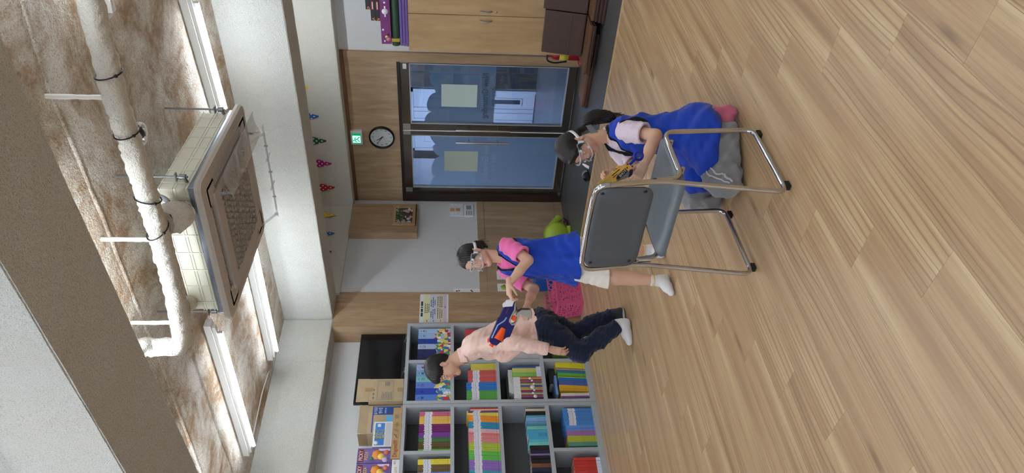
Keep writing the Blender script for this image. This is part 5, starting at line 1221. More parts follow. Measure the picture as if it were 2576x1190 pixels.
# moulded back panel, rounded corners, bowed
def rrect(x0, x1, z0, z1, r, n=6, rb=None):
    out = []
    for (cx_, cz_, a0, r_) in ((x1-r, z1-r, 0, r), (x0+r, z1-r, 90, r), (x0+(rb or r), z0+(rb or r), 180, rb or r), (x1-(rb or r), z0+(rb or r), 270, rb or r)):
        for k in range(n+1): a = R(a0+90*k/n); out.append((cx_+r_*math.cos(a), cz_+r_*math.sin(a)))
    return out
def bowed_panel(pts, yfn, th, name, m, par):
    """polygon (x,z) filled as a fan of rings, front and back, following y = yfn(x,z)"""
    c = np.mean(np.array(pts), 0); n = len(pts); rings = [1.0, 0.985, 0.8, 0.6, 0.4, 0.2]; mb = MB()
    for side in (0, 1):
        vs_ = []
        for ri, s_ in enumerate(rings):
            e = 0.0 if ri else th*0.3
            for p_ in pts:
                q = c+(np.array(p_)-c)*s_; y = yfn(q[0], q[1]); vs_.append((q[0], y+(e if side == 0 else th-e), q[1]))
        vs_.append((c[0], yfn(*c)+(0 if side == 0 else th), c[1]))
        fs = [(i*n+j, i*n+(j+1) % n, (i+1)*n+(j+1) % n, (i+1)*n+j) for i in range(len(rings)-1) for j in range(n)]+[((len(rings)-1)*n+j, (len(rings)-1)*n+(j+1) % n, len(rings)*n) for j in range(n)]
        mb.raw(vs_, fs, True)
        if side == 0: first = vs_[:n]
        else: mb.raw(first+vs_[:n], [(j, (j+1) % n, n+(j+1) % n, n+j) for j in range(n)], True)
    return mb.build(name, m, par)
ybk = lambda x, z: 2.262+bow(x)+(0.70-z)*0.05+0.004
bp = bowed_panel(rrect(CX0+0.014, CX1-0.014, 0.578, 0.828, 0.05, 6, 0.06), ybk, 0.014, 'backrest', m_back, ch)
for (x, z) in ((-1.845, 0.805), (-1.838, 0.622), (-2.252, 0.800), (-2.25, 0.618)):
    MB().lathe([(0.0, -0.0035), (0.006, -0.003), (0.009, 0.0)], 14, (x, ybk(x, z), z), 'Y').build('screw', m_blackp, bp)
def seat_fn():
    mb = MB(); x0, x1, y0, y1 = CX0+0.012, CX1-0.012, 2.318, 2.672
    pts = [(x, y) for x, y in rrect(x0, x1, y0, y1, 0.05, 6, 0.045)]
    c = np.mean(np.array(pts), 0); n = len(pts); rings = [(1.0, 0.446), (1.005, 0.458), (0.985, 0.468), (0.9, 0.470), (0.6, 0.464), (0.3, 0.460)]; vs_ = []
    for s_, z in rings:
        for p_ in pts:
            q = c+(np.array(p_)-c)*s_; dro = 0.012*max(0, (2.40-q[1])/0.09)**2; vs_.append((q[0], q[1], z-dro))
    vs_.append((c[0], c[1], 0.459)); fs = [(i*n+j, i*n+(j+1) % n, (i+1)*n+(j+1) % n, (i+1)*n+j) for i in range(5) for j in range(n)]+[(5*n+j, 5*n+(j+1) % n, 6*n) for j in range(n)]
    mb.raw(vs_, fs, True); mb.raw(vs_[:n], [tuple(range(n))]); return mb
seat_fn().build('seat', m_seat, ch)
MB().cyl((CX0, 2.60, 0.44), (CX1, 2.60, 0.44), 0.009, 10).build('cross_bar', m_chr, ch)
MB().cyl((CX0, 2.40, 0.436), (CX1, 2.40, 0.436), 0.009, 10).build('cross_bar', m_chr, ch)
# ------------------------------------------------------------------ organic shapes: distance fields meshed with surface nets
_Rh = np.array([CR[0], CR[1], 0.0]); _Rh /= np.linalg.norm(_Rh); _Fh = np.array([CF[0], CF[1], 0.0]); _Fh /= np.linalg.norm(_Fh)
def nrm(v): v = np.array(v, float); return v/np.linalg.norm(v)
class SDF:
    def __init__(s, lo, hi, h):
        s.h = h; s.lo = np.array(lo, float); n = np.ceil((np.array(hi, float)-s.lo)/h).astype(int)+1
        s.ax = [(s.lo[i]+h*np.arange(n[i])).astype(np.float32) for i in range(3)]; s.D = np.full(tuple(n), 10.0, np.float32)
    def blk(s, lo, hi):
        sl = []
        for i in range(3):
            a = max(0, int((lo[i]-s.lo[i])/s.h)); b = min(len(s.ax[i]), int((hi[i]-s.lo[i])/s.h)+2)
            if b <= a: return None, None
            sl.append(slice(a, b))
        X = s.ax[0][sl[0]][:, None, None]; Y = s.ax[1][sl[1]][None, :, None]; Z_ = s.ax[2][sl[2]][None, None, :]
        return tuple(sl), (X, Y, Z_)
    def put(s, d, sl, k, op):
        a = s.D[sl]
        if op == 'u': h = np.maximum(k-np.abs(a-d), 0)/k if k > 0 else 0; s.D[sl] = np.minimum(a, d)-(h*h*k*0.25)
        elif op == 's': d = -d; h = np.maximum(k-np.abs(a-d), 0)/k if k > 0 else 0; s.D[sl] = np.maximum(a, d)+(h*h*k*0.25)
    def cone(s, a, b, ra, rb, k=0.012, op='u'):
        a = np.array(a, float); b = np.array(b, float); m = max(ra, rb)+k+3*s.h
        sl, P = s.blk(np.minimum(a, b)-m, np.maximum(a, b)+m)
        if sl is None: return s
        ab = b-a; L2 = float(ab@ab)+1e-12
        dx, dy, dz = P[0]-np.float32(a[0]), P[1]-np.float32(a[1]), P[2]-np.float32(a[2])
        t = np.clip((dx*ab[0]+dy*ab[1]+dz*ab[2])/L2, 0, 1).astype(np.float32)
        d = np.sqrt((dx-t*ab[0])**2+(dy-t*ab[1])**2+(dz-t*ab[2])**2)-(ra+(rb-ra)*t)
        s.put(d.astype(np.float32), sl, k, op); return s
    def chain(s, pts, rs, k=0.012, op='u'):
        for i in range(len(pts)-1): s.cone(pts[i], pts[i+1], rs[i], rs[i+1], k, op)
        return s
    def ell(s, c, r, k=0.012, op='u', A=None):
        c = np.array(c, float); r = np.array(r, float) if hasattr(r, '__len__') else np.array([r]*3, float); m = r.max()+k+3*s.h
        sl, P = s.blk(c-m, c+m)
        if sl is None: return s
        q = [P[0]-np.float32(c[0]), P[1]-np.float32(c[1]), P[2]-np.float32(c[2])]
        if A is not None: A = np.array(A, float); q = [A[i][0]*q[0]+A[i][1]*q[1]+A[i][2]*q[2] for i in range(3)]
        k0 = np.sqrt((q[0]/r[0])**2+(q[1]/r[1])**2+(q[2]/r[2])**2); k1 = np.sqrt((q[0]/r[0]**2)**2+(q[1]/r[1]**2)**2+(q[2]/r[2]**2)**2)+1e-9
        s.put((k0*(k0-1)/k1).astype(np.float32), sl, k, op); return s
    def loft(s, rows, ex, ey, k=0.02, op='u', fold=None):
        """rows of (z, cx, cy, rx, ry); ex, ey horizontal axes of the cross-section"""
        rows = sorted(rows); zz = np.array([q[0] for q in rows]); ex = nrm(ex); ey = nrm(ey)
        X, Y, Z_ = s.ax[0][:, None, None], s.ax[1][None, :, None], s.ax[2][None, None, :]
        f = lambda i: np.interp(s.ax[2], zz, np.array([q[i] for q in rows]))[None, None, :].astype(np.float32)
        cx, cy, rx, ry = f(1), f(2), f(3), f(4)
        u = (X-cx)*ex[0]+(Y-cy)*ex[1]; v = (X-cx)*ey[0]+(Y-cy)*ey[1]
        if fold is not None: th = np.arctan2(v/ry, u/rx); g = 1+fold(th, Z_); rx = rx*g; ry = ry*g
        q = np.sqrt((u/rx)**2+(v/ry)**2); d = (q-1)*np.minimum(rx, ry)
        dz = np.maximum(zz[0]-Z_, Z_-zz[-1]); d = np.maximum(d, dz)
        s.put(d.astype(np.float32), (slice(None),)*3, k, op); return s
    def cut(s, p, n, rad=9.0, k=0.004):
        """remove what lies beyond the plane through p with normal n, within rad of p"""
        p = np.array(p, float); n = nrm(n); sl, P = s.blk(p-rad, p+rad)
        if sl is None: return s
        d = (P[0]-p[0])*n[0]+(P[1]-p[1])*n[1]+(P[2]-p[2])*n[2]
        r2 = (P[0]-p[0])**2+(P[1]-p[1])**2+(P[2]-p[2])**2
        d = np.where(r2 < rad*rad, d, -1.0).astype(np.float32); s.D[sl] = np.maximum(s.D[sl], d); return s
    def wrinkle(s, amp, freq, seed, dirs=None, zlo=None, zhi=None):
        rr = np.random.RandomState(seed); X, Y, Z_ = s.ax[0][:, None, None], s.ax[1][None, :, None], s.ax[2][None, None, :]
        n = 0
        for i in range(5):
            d = nrm(rr.normal(size=3)) if dirs is None else nrm(np.array(dirs)+rr.normal(size=3)*0.35)
            w_ = freq*(0.6+0.9*rr.rand()); ph = rr.rand()*6.28
            ph2 = 2.2*np.sin(X*rr.rand()*14+Y*rr.rand()*14+Z_*rr.rand()*14+ph)
            n = n+np.sin((X*d[0]+Y*d[1]+Z_*d[2])*w_+ph+ph2)
        w = 1.0
        if zlo is not None: w = np.clip((Z_-zlo)/0.05, 0, 1)
        s.D += (amp*n*w/2.2).astype(np.float32); return s
    def mesh(s):
        D = s.D; S = D < 0; nx, ny, nz = D.shape
        c = np.zeros((nx-1, ny-1, nz-1), np.uint8)
        for i in (0, 1):
            for j in (0, 1):
                for k in (0, 1): c += S[i:nx-1+i, j:ny-1+j, k:nz-1+k]
        act = np.argwhere((c > 0) & (c < 8))
        if len(act) == 0: return np.zeros((0, 3)), np.zeros((0, 4), int)
        idx = -np.ones(c.shape, np.int64); idx[act[:, 0], act[:, 1], act[:, 2]] = np.arange(len(act))
        acc = np.zeros((len(act), 3)); cnt = np.zeros(len(act))
        corners = [(i, j, k) for i in (0, 1) for j in (0, 1) for k in (0, 1)]
        val = {q: D[act[:, 0]+q[0], act[:, 1]+q[1], act[:, 2]+q[2]].astype(float) for q in corners}
        for q in corners:
            for ax in range(3):
                if q[ax] == 0:
                    r = list(q); r[ax] = 1; r = tuple(r); a, b = val[q], val[r]; m = (a < 0) != (b < 0)
                    t = np.where(m, a/(a-b+1e-12), 0); p = np.array(q, float)[None, :].repeat(len(act), 0); p[:, ax] += t
                    acc += np.where(m[:, None], p, 0); cnt += m
        V = s.lo+s.h*(act+acc/np.maximum(cnt, 1)[:, None])
        F = []
        for ax in range(3):
            o1, o2 = [(1, 2), (2, 0), (0, 1)][ax]
            sl0 = [slice(None)]*3; sl1 = [slice(None)]*3; sl0[ax] = slice(0, -1); sl1[ax] = slice(1, None)
            e = np.argwhere(S[tuple(sl0)] != S[tuple(sl1)]); lim = [nx, ny, nz]
            ok = (e[:, o1] > 0) & (e[:, o1] < lim[o1]-1) & (e[:, o2] > 0) & (e[:, o2] < lim[o2]-1); e = e[ok]
            flip = ~S[e[:, 0], e[:, 1], e[:, 2]]
            q = []
            for (d1, d2) in ((-1, -1), (0, -1), (0, 0), (-1, 0)):
                g = e.copy(); g[:, o1] += d1; g[:, o2] += d2; q.append(idx[g[:, 0], g[:, 1], g[:, 2]])
            q = np.stack(q, 1); q[flip] = q[flip][:, ::-1]; F.append(q)
        return V, np.concatenate(F)
def smooth(V, F, it=2, lam=0.5):
    V = V.copy(); n = len(V); E = np.concatenate([F[:, [0, 1]], F[:, [1, 2]], F[:, [2, 3]], F[:, [3, 0]]])
    for _ in range(it):
        acc = np.zeros_like(V); cnt = np.zeros(n); np.add.at(acc, E[:, 0], V[E[:, 1]]); np.add.at(acc, E[:, 1], V[E[:, 0]]); np.add.at(cnt, E[:, 0], 1); np.add.at(cnt, E[:, 1], 1)
        V = V*(1-lam)+lam*acc/np.maximum(cnt, 1)[:, None]
    return V
class Person:
    def __init__(s, O, label):
        s.O = np.array([O[0], O[1], 0.0]); s.root = thing('person', s.O, label, 'person'); s.skin = []
    def w(s, P): P = np.atleast_2d(P); return s.O+P[:, :1]*_Rh+P[:, 1:2]*_Fh+P[:, 2:3]*np.array([0, 0, 1.0])
    def w1(s, p): return s.w(np.array(p, float))[0]
    def px(s, x, y, d): p = at(x, y, d)-s.O; return np.array([p@_Rh, p@_Fh, p[2]])
    def obj(s, name, V, F, m, parent=None, col=None, sm=2):
        if sm and len(V): V = smooth(V, F, sm)
        return mesh_np(name, s.w(V), F, m, parent or s.root, col)
    def add(s, name, S, m, parent=None, sm=2): V, F = S.mesh(); return s.obj(name, V, F, m, parent, None, sm)
    def flesh(s, V, F, col): s.skin.append((V, F, col))
    def finish(s, m, name='body'):
        k = 0; VV, FF, CC = [], [], []
        for V, F, c in s.skin: VV.append(V); FF.append(F+k); CC.append(c); k += len(V)
        return mesh_np(name, s.w(np.concatenate(VV)), np.concatenate(FF), m, s.root, np.concatenate(CC))
def mesh_np(name, V, F, m, parent, col=None):
    me = bpy.data.meshes.new(name); n, k = len(V), len(F)
    me.vertices.add(n); me.vertices.foreach_set('co', np.asarray(V, np.float32).ravel())
    me.loops.add(k*4); me.loops.foreach_set('vertex_index', np.asarray(F, np.int32).ravel())
    me.polygons.add(k); me.polygons.foreach_set('loop_start', np.arange(0, 4*k, 4, dtype=np.int32)); me.polygons.foreach_set('loop_total', np.full(k, 4, np.int32))
    me.polygons.foreach_set('use_smooth', np.ones(k, bool)); me.update(calc_edges=True); me.validate()
    if col is not None:
        a = me.color_attributes.new('Col', 'FLOAT_COLOR', 'POINT'); a.data.foreach_set('color', np.concatenate([col, np.ones((len(col), 1))], 1).astype(np.float32).ravel())
    return link_mesh(name, me, m, parent)
def skin_material():
    t = NT('skin'); a = t.n.new('ShaderNodeVertexColor'); a.layer_name = 'Col'; v = t.coords()
    n = t.noise(v, 180, 3, 0.6); hs = t.n.new('ShaderNodeHueSaturation'); t.link(a.outputs[0], hs.inputs['Color']); t.link(t.math('ADD', 0.94, t.math('MULTIPLY', n, 0.12)), hs.inputs['Value'])
    t.link(hs.outputs[0], t.p.inputs['Base Color']); t.p.inputs['Roughness'].default_value = 0.5; t.p.inputs['Specular IOR Level'].default_value = 0.35
    t.p.inputs['Subsurface Weight'].default_value = 0.12; t.p.inputs['Subsurface Radius'].default_value = (0.012, 0.005, 0.003); t.p.inputs['Subsurface Scale'].default_value = 0.6
    t.bump(n, 0.05, 0.001); return t.m
m_skin = skin_material()
SKIN = np.array(rgb(214, 172, 148)[:3]); LIP = np.array(rgb(186, 96, 96)[:3]); BROW = np.array(rgb(52, 40, 36)[:3]); BLUSH = np.array(rgb(212, 140, 122)[:3])
def hair_material():
    t = NT('black hair'); v = t.coords((90, 90, 14)); n = t.noise(v, 2.0, 4, 0.7)
    t.link(t.ramp(n, [(0.35, rgb(12, 11, 12)), (0.7, rgb(34, 29, 28))]), t.p.inputs['Base Color']); t.p.inputs['Roughness'].default_value = 0.38; t.p.inputs['Specular IOR Level'].default_value = 0.4
    t.bump(n, 0.35, 0.003); return t.m
m_hair = hair_material()
m_eye = mat('eye white', (224, 220, 216), 0.25); m_iris = mat('dark iris', (24, 16, 12), 0.12)
def axes(fwd, up=(0, 0, 1)):
    y = nrm(fwd); z = np.array(up, float); z = nrm(z-y*(z@y)); x = np.cross(y, z); return np.stack([x, y, z])     # rows: person's right, face direction, crown
def toL(c, A, P): return np.asarray(c)+np.asarray(P)@A                                                       # head coordinates to person coordinates
def face(P, c, A, k, child=True, mouth=0.0, skin=SKIN, neck_to=None):
    """head with cranium, jaw, nose, lips, eye sockets, ears and neck, at a fine grid of its own"""
    S = SDF((-0.105, -0.13, -0.20), (0.105, 0.125, 0.135), 0.0026)
    S.ell((0, -0.014, 0.035), (0.072, 0.089, 0.082), 0.02)
    S.ell((0, 0.016, -0.025), (0.059, 0.068, 0.082), 0.03)
    jw = 0.036 if child else 0.041
    for s_ in (-1, 1):
        S.ell((s_*jw, 0.034, -0.045), (0.028 if child else 0.026, 0.036, 0.036), 0.02)
        S.cone((s_*0.048, 0.0, -0.06), (s_*0.014, 0.056, -0.096), 0.016, 0.014, 0.025)
    S.ell((0, 0.058, -0.098), (0.022, 0.018, 0.017), 0.022)
    S.ell((0, 0.058, 0.048), (0.05, 0.03, 0.036), 0.03)
    for s_ in (-1, 1):
        S.ell((s_*0.031, 0.097, 0.000), (0.019, 0.016, 0.011), 0.014, 's')
        S.ell((s_*0.031, 0.074, 0.0075), (0.019, 0.009, 0.006), 0.006); S.ell((s_*0.031, 0.073, -0.0075), (0.018, 0.008, 0.006), 0.006)
    S.cone((0, 0.078, 0.004), (0, 0.091, -0.030), 0.0065, 0.0095, 0.010)
    for s_ in (-1, 1):
        S.ell((s_*0.0105, 0.084, -0.034), (0.0075, 0.008, 0.0065), 0.006); S.ell((s_*0.0055, 0.091, -0.041), (0.0035, 0.004, 0.0035), 0.003, 's')
    S.ell((0, 0.079, -0.0610), (0.0195, 0.0085, 0.0055), 0.005); S.ell((0, 0.078, -0.0725-mouth), (0.0165, 0.0085, 0.0062), 0.005)
    S.ell((0, 0.088, -0.0668-mouth/2), (0.019, 0.009, 0.0018+mouth*0.45), 0.002, 's')
    for s_ in (-1, 1):
        E = axes((s_*0.35, 0.9, 0.15), (0, -0.25, 1)); S.ell((s_*0.073, -0.010, -0.010), (0.0075, 0.019, 0.031), 0.005, 'u', E)
        S.ell((s_*0.081, -0.007, -0.006), (0.0065, 0.010, 0.018), 0.004, 's', E); S.ell((s_*0.072, -0.006, -0.036), (0.006, 0.009, 0.009), 0.006)
    nt_ = np.array([0, -0.035, -0.17]) if neck_to is None else (np.asarray(neck_to)-np.asarray(c))@A.T/k
    S.lo_neck = nt_
    r0, r1 = (0.043, 0.047) if child else (0.050, 0.056)
    S.cone((0, -0.02, -0.05), nt_, r0, r1, 0.02)
    V, F = S.mesh(); V = smooth(V, F, 1, 0.4)
    col = np.repeat(skin[None, :], len(V), 0)
    def paint(mask, c_, a): 
        m_ = np.clip(mask, 0, 1)[:, None]*a; return col*(1-m_)+m_*c_
    x, y, z = V[:, 0], V[:, 1], V[:, 2]; fr = y > 0.045
    lipd = np.minimum(((x/0.0205)**2+((z+0.0605)/0.0068)**2), ((x/0.0175)**2+((z+0.0730+mouth)/0.0072)**2)); col = paint(np.where(fr & (y > 0.066), np.clip((1.25-lipd)*2.5, 0, 1), 0), LIP, 0.85)
    inm = ((x/0.016)**2+((z+0.0668+mouth/2)/(0.0022+mouth*0.45))**2); col = paint(np.where(fr, np.clip((1-inm)*3, 0, 1), 0), np.array(rgb(80, 28, 30)[:3]), 0.9)
    for s_ in (-1, 1):
        col = paint(np.where(fr, np.exp(-(((x-s_*0.040)/0.018)**2+((z+0.035)/0.016)**2)), 0), BLUSH, 0.55)
        bz = 0.0255-0.0035*((np.abs(x)-0.033)/0.018)**2*2; col = paint(np.where(fr & (np.abs(np.abs(x)-0.033) < 0.020) & (x*s_ > 0), np.clip(1.6-np.abs(z-bz)/0.0026, 0, 1), 0), BROW, 0.85)
        lid = np.where(fr & (x*s_ > 0) & (np.abs(np.abs(x)-0.031) < 0.017), np.clip(1.4-np.abs(z-0.0052+0.004*((np.abs(x)-0.031)/0.017)**2)/0.0016, 0, 1), 0); col = paint(lid, BROW, 0.8)
    col = paint(np.where(fr, np.exp(-((x/0.012)**2+((z+0.036)/0.01)**2)), 0), BLUSH, 0.4)
    P.flesh(toL(c, A, V*k), F, col)
    for s_ in (-1, 1):                                       # eyeball, iris
        ec = toL(c, A, np.array([s_*0.031, 0.0695, 0.0])*k)
        e = MB().sphere(P.w1(ec), 0.0115*k, 14, 10).build('eye', m_eye, P.root)
        g = toL(c, A, np.array([s_*0.031, 0.0695+0.0082, -0.001])*k); MB().sphere(P.w1(g), 0.0046*k, 12, 8).build('iris', m_iris, e)
    return S
def mitten(P, wrist, d, nrm_, s_=1.0, thumb=1, curl=((20, 35, 25),)*4, spread=0.0, tcurl=(35, 20), col=SKIN, arm=None, r_w=0.022, tout=45):
    """a hand: palm, four unequal fingers with knuckle bends, a thumb leaving the side of the palm"""
    y = nrm(d); z = nrm(np.array(nrm_, float)-y*(np.array(nrm_, float)@y)); x = np.cross(y, z)*thumb; A = np.stack([x, y, z])
    S = SDF((-0.10*s_, -0.13*s_, -0.10*s_), (0.10*s_, 0.20*s_, 0.12*s_), 0.0025)
    k = s_
    for (xa, r) in ((0.022, 0.0125), (0.007, 0.0135), (-0.008, 0.013), (-0.022, 0.0115)): S.cone((xa*0.7*k, 0.012*k, 0), (xa*k, 0.075*k, 0), 0.015*k, r*k, 0.012*k)
    S.cone((0, -0.03*k, 0), (0, 0.02*k, 0), r_w, 0.021*k, 0.012*k)
    fl_ = ((0.024, 0.078, (0.036, 0.023, 0.018)), (0.008, 0.082, (0.041, 0.026, 0.019)), (-0.008, 0.079, (0.038, 0.024, 0.018)), (-0.0235, 0.072, (0.029, 0.018, 0.016)))
    for i, (bx, by, seg) in enumerate(fl_):
        p = np.array([bx, by, 0.0])*k; ang = 0.0; side = spread*(0.5-i/3.0)*2
        for j, L in enumerate(seg):
            ang += R(curl[i][j]); q = p+np.array([math.sin(R(side))*math.cos(ang), math.cos(R(side))*math.cos(ang), math.sin(ang)])*L*k
            r = (0.0088, 0.0080, 0.0072, 0.0062)[j]*k*(0.88 if i == 3 else 1.0); r2 = (0.0088, 0.0080, 0.0072, 0.0062)[j+1]*k*(0.88 if i == 3 else 1.0)
            S.cone(p, q, r, r2, 0.003); p = q
    p = np.array([0.020, 0.012, 0.006])*k; S.cone((0.008*k, 0.01*k, 0.002*k), p, 0.014*k, 0.014*k, 0.01*k)
    a1 = R(tout); q = p+np.array([math.sin(a1), math.cos(a1)*0.9, 0.25])*0.034*k; S.cone(p, q, 0.0125*k, 0.0098*k, 0.006*k)
    a2 = a1-R(tcurl[0]); q2 = q+np.array([math.sin(a2), math.cos(a2), math.sin(R(tcurl[1]))])*0.027*k; S.cone(q, q2, 0.0095*k, 0.0085*k, 0.003)
    q3 = q2+np.array([math.sin(a2-0.2), math.cos(a2-0.2), math.sin(R(tcurl[1]))])*0.02*k; S.cone(q2, q3, 0.0085*k, 0.0065*k, 0.003)
    V, F = S.mesh(); V = smooth(V, F, 1, 0.4); P.flesh(toL(wrist, A, V), F, np.repeat(col[None, :], len(V), 0))
    return A
def limb(P, pts, rs, col=SKIN, h=0.005, k=0.012):
    pts = np.array(pts, float); m = max(rs)+0.02; S = SDF(pts.min(0)-m, pts.max(0)+m, h); S.chain(pts, rs, k); V, F = S.mesh(); V = smooth(V, F, 2); P.flesh(V, F, np.repeat(col[None, :], len(V), 0))
def cloth(name, c, rough=0.85, sheen=0.2, var=0.05, bump=0.12, bscale=700): return mat(name, c, rough, var=var, vscale=7, bump=bump, bscale=bscale, sheen=sheen, spec=0.2)
def head_obj(P, name, S, c, A, k, m, parent=None, sm=1):
    V, F = S.mesh(); V = smooth(V, F, sm, 0.4); return P.obj(name, toL(c, A, V*k), F, m, parent, None, 0)
def strands(S, amp, freq, pole=(0, -0.03, 0.12)):
    """combed grooves running away from the parting"""
    X, Y, Z_ = S.ax[0][:, None, None], S.ax[1][None, :, None], S.ax[2][None, None, :]
    th = np.arctan2(X-pole[0], Y-pole[1]+0*X)
    S.D += (amp*(np.sin(th*freq+6*np.sin(Z_*30))+0.6*np.sin(th*freq*2.3+Z_*60))).astype(np.float32)
m_gclear = haze('goggle lens', (240, 242, 244), 0.05, 0.05, 0.04); m_gframe = haze('goggle frame', (236, 238, 240), 0.32, 0.10, 0.2); m_gskirt = haze('goggle skirt', (236, 238, 240), 0.10, 0.04, 0.2); m_strap = mat('white elastic strap', (226, 226, 230), 0.6); m_vent = mat('white vent cap', (222, 224, 228), 0.4, trans=0.0)
def goggles(P, c, A, k, label, z0=-0.038, z1=0.036, r=0.088, drop=0.0, tilt=0.0):
    g = thing('safety_goggles', P.w1(toL(c, A, np.array([0, 0.09, 0])*k)), label, 'goggles', 'clear safety goggles')
    def pt(a, z, rr): return P.w1(toL(c, A, np.array([rr*0.80*math.sin(a), 0.012+rr*(1.02*math.cos(a)), z+drop-0.0*a])*k))
    am = R(78)
    def zb(a): t = a/am; return z0*(1-0.30*t*t)+0.016*math.exp(-(a/0.22)**2)      # nose notch
    def zt(a): t = a/am; return z1*(1-0.25*t*t)
    lens = MB().grid(lambda u, v: pt(am*(2*u-1), zb(am*(2*u-1))+(zt(am*(2*u-1))-zb(am*(2*u-1)))*v, r+0.006*math.sin(math.pi*v)), 34, 8); lens.build('lens', m_gclear, g)
    rimp = [pt(a, zt(a), r) for a in np.linspace(-am, am, 30)]+[pt(a, zb(a), r) for a in np.linspace(am, -am, 30)]
    MB().tube(rimp, 0.0032*k/0.87, 8, closed=True).build('rim', m_gframe, g)
    def sk(a, z): return pt(a, z, r-0.011)
    skirt = MB().grid(lambda u, v: np.array(rimp[int(round(u*59)) % 60])*(1-v)+np.array([0, 0, 0])+v*(P.w1(toL(c, A, np.array([0, 0.005, 0])*k))*0.16+np.array(rimp[int(round(u*59)) % 60])*0.84), 60, 3, True, True); skirt.build('skirt', m_gskirt, g)
    for a, z in ((R(-52), zt(R(-52))-0.010), (R(52), zt(R(52))-0.010), (R(-56), zb(R(-56))+0.012), (R(56), zb(R(56))+0.012)):
        p0, p1 = pt(a, z, r+0.001), pt(a, z, r+0.009); MB().cyl(p0, p1, 0.0085*k, 14).build('vent', m_vent, g)
    for s_ in (-1, 1):
        q0, q1 = pt(s_*am, 0.0, r-0.002), pt(s_*R(90), 0.0, r-0.002); MB().box(-0.009, 0.009, -0.004, 0.004, -0.014, 0.014, 0.002, Matrix.Translation(Vector(pt(s_*R(82), 0.002, r)))).build('clip', m_strap, g)
    def sp(u, v):
        a = R(84)+(R(360)-2*R(84))*u; rx, ry = 0.0835, 0.106; return P.w1(toL(c, A, np.array([rx*math.sin(a), -0.012+ry*math.cos(a)*(1.0 if math.cos(a) < 0 else 0.9), drop-0.010+0.020*v+0.006*math.sin(math.pi*u)])*k))
    st = MB().grid(sp, 40, 2).build('strap', m_strap, g); md = st.modifiers.new('t', 'SOLIDIFY'); md.thickness = 0.0025; md.offset = 1
    return g
m_blue_v = cloth('royal blue vest nylon', (30, 66, 176), 0.55, 0.1); m_trim = cloth('black vest binding', (16, 16, 20), 0.7)
# ------------------------------------------------------------------ girl with the blue blaster
G1 = Person(at(1450, 652, 4.70), 'girl in blue vest and pink shirt standing and holding a blue toy blaster')
lt = nrm((0.82, -0.57, 0)); yt = nrm((-0.57, -0.82, 0))
hc = np.array([0.010, 0.012, 1.270]); hA = axes((-0.74, -0.67, -0.06), (0.02, 0.0, 1)); hk = 0.91
face(G1, hc, hA, hk, True, 0.004, neck_to=(0.012, 0.025, 1.085))
S = SDF((-0.11, -0.17, -0.17), (0.11, 0.11, 0.14), 0.003)           # hair pulled back into a low tail
S.ell((0, -0.009, 0.043), (0.080, 0.103, 0.087), 0.01).ell((0, -0.055, -0.01), (0.066, 0.058, 0.07), 0.02)
S.ell((0, 0.125, -0.020), (0.066, 0.082, 0.098), 0.02, 's').ell((0.0, 0.03, -0.11), (0.12, 0.085, 0.085), 0.012, 's')
for s_ in (-1, 1): S.ell((s_*0.085, 0.012, -0.024), (0.03, 0.030, 0.042), 0.01, 's'); S.chain([(s_*0.058, 0.06, 0.035), (s_*0.070, 0.035, 0.0), (s_*0.070, 0.022, -0.035)], [0.008, 0.007, 0.003], 0.012)
S.chain([(0, -0.09, -0.01), (0.004, -0.125, -0.025), (0.008, -0.128, -0.06), (0.006, -0.10, -0.10)], [0.03, 0.026, 0.024, 0.008], 0.015)
strands(S, 0.0009, 44); head_obj(G1, 'hair', S, hc, hA, hk, m_hair)
wisps = MB()
for i in range(12):
    a = random.uniform(-2.6, 2.6); z0_ = random.uniform(0.06, 0.12); st_ = np.array([0.06*math.sin(a), -0.02+0.08*math.cos(a), z0_])
    q = [st_, st_*1.12+np.array([random.uniform(-.02, .02), random.uniform(-.03, .0), random.uniform(0.0, .015)]), st_*1.2+np.array([random.uniform(-.03, .03), -0.05, random.uniform(-.03, .02)])]
    wisps.tube([G1.w1(toL(hc, hA, p_*hk)) for p_ in bez(*q, 6)], 0.0004, 4)
for i in range(30):
    q = [np.array([random.uniform(-.02, .02), -0.10, -0.03]), np.array([random.uniform(-.02, .03), -0.17, random.uniform(-.05, 0)]), np.array([random.uniform(-.03, .04), random.uniform(-.17, -.12), random.uniform(-.13, -.08)])]
    wisps.tube([G1.w1(toL(hc, hA, p_*hk)) for p_ in bez(*q, 6)], 0.0007, 4)
tag(wisps.build('loose_hair', m_hair, G1.root), kind='stuff')
goggles(G1, hc, hA, hk, 'clear safety goggles on the girl holding the blue blaster', -0.047, 0.043, 0.099, drop=-0.004)
# limbs
shN, elN, wrN = np.array([0.112, -0.058, 1.068]), np.array([-0.002, -0.180, 0.940]), np.array([-0.148, -0.236, 1.064])
shF, elF, wrF = np.array([-0.100, 0.088, 1.062]), np.array([-0.196, -0.010, 0.880]), np.array([-0.292, -0.150, 0.940])
limb(G1, [shN*0.8+elN*0.2, (shN+elN)/2, elN, elN*0.55+wrN*0.45, wrN], [0.03, 0.034, 0.034, 0.031, 0.021]); limb(G1, [shF*0.8+elF*0.2, elF, elF*0.55+wrF*0.45, wrF], [0.03, 0.034, 0.031, 0.021])
dN = nrm((-0.93, -0.10, 0.0)); mitten(G1, wrN, dN, (0.0, 0.35, -0.95), 0.84, 1, ((28, 48, 30), (30, 50, 30), (32, 50, 30), (36, 50, 30)), 2, (20, 35), r_w=0.020, tout=35)
dF = nrm((-0.80, -0.42, 0.28)); mitten(G1, wrF, dF, (-0.45, 0.35, -0.1), 0.80, 1, ((40, 70, 50), (55, 75, 55), (55, 75, 55), (58, 75, 55)), 0, (10, 10), r_w=0.020, tout=30)
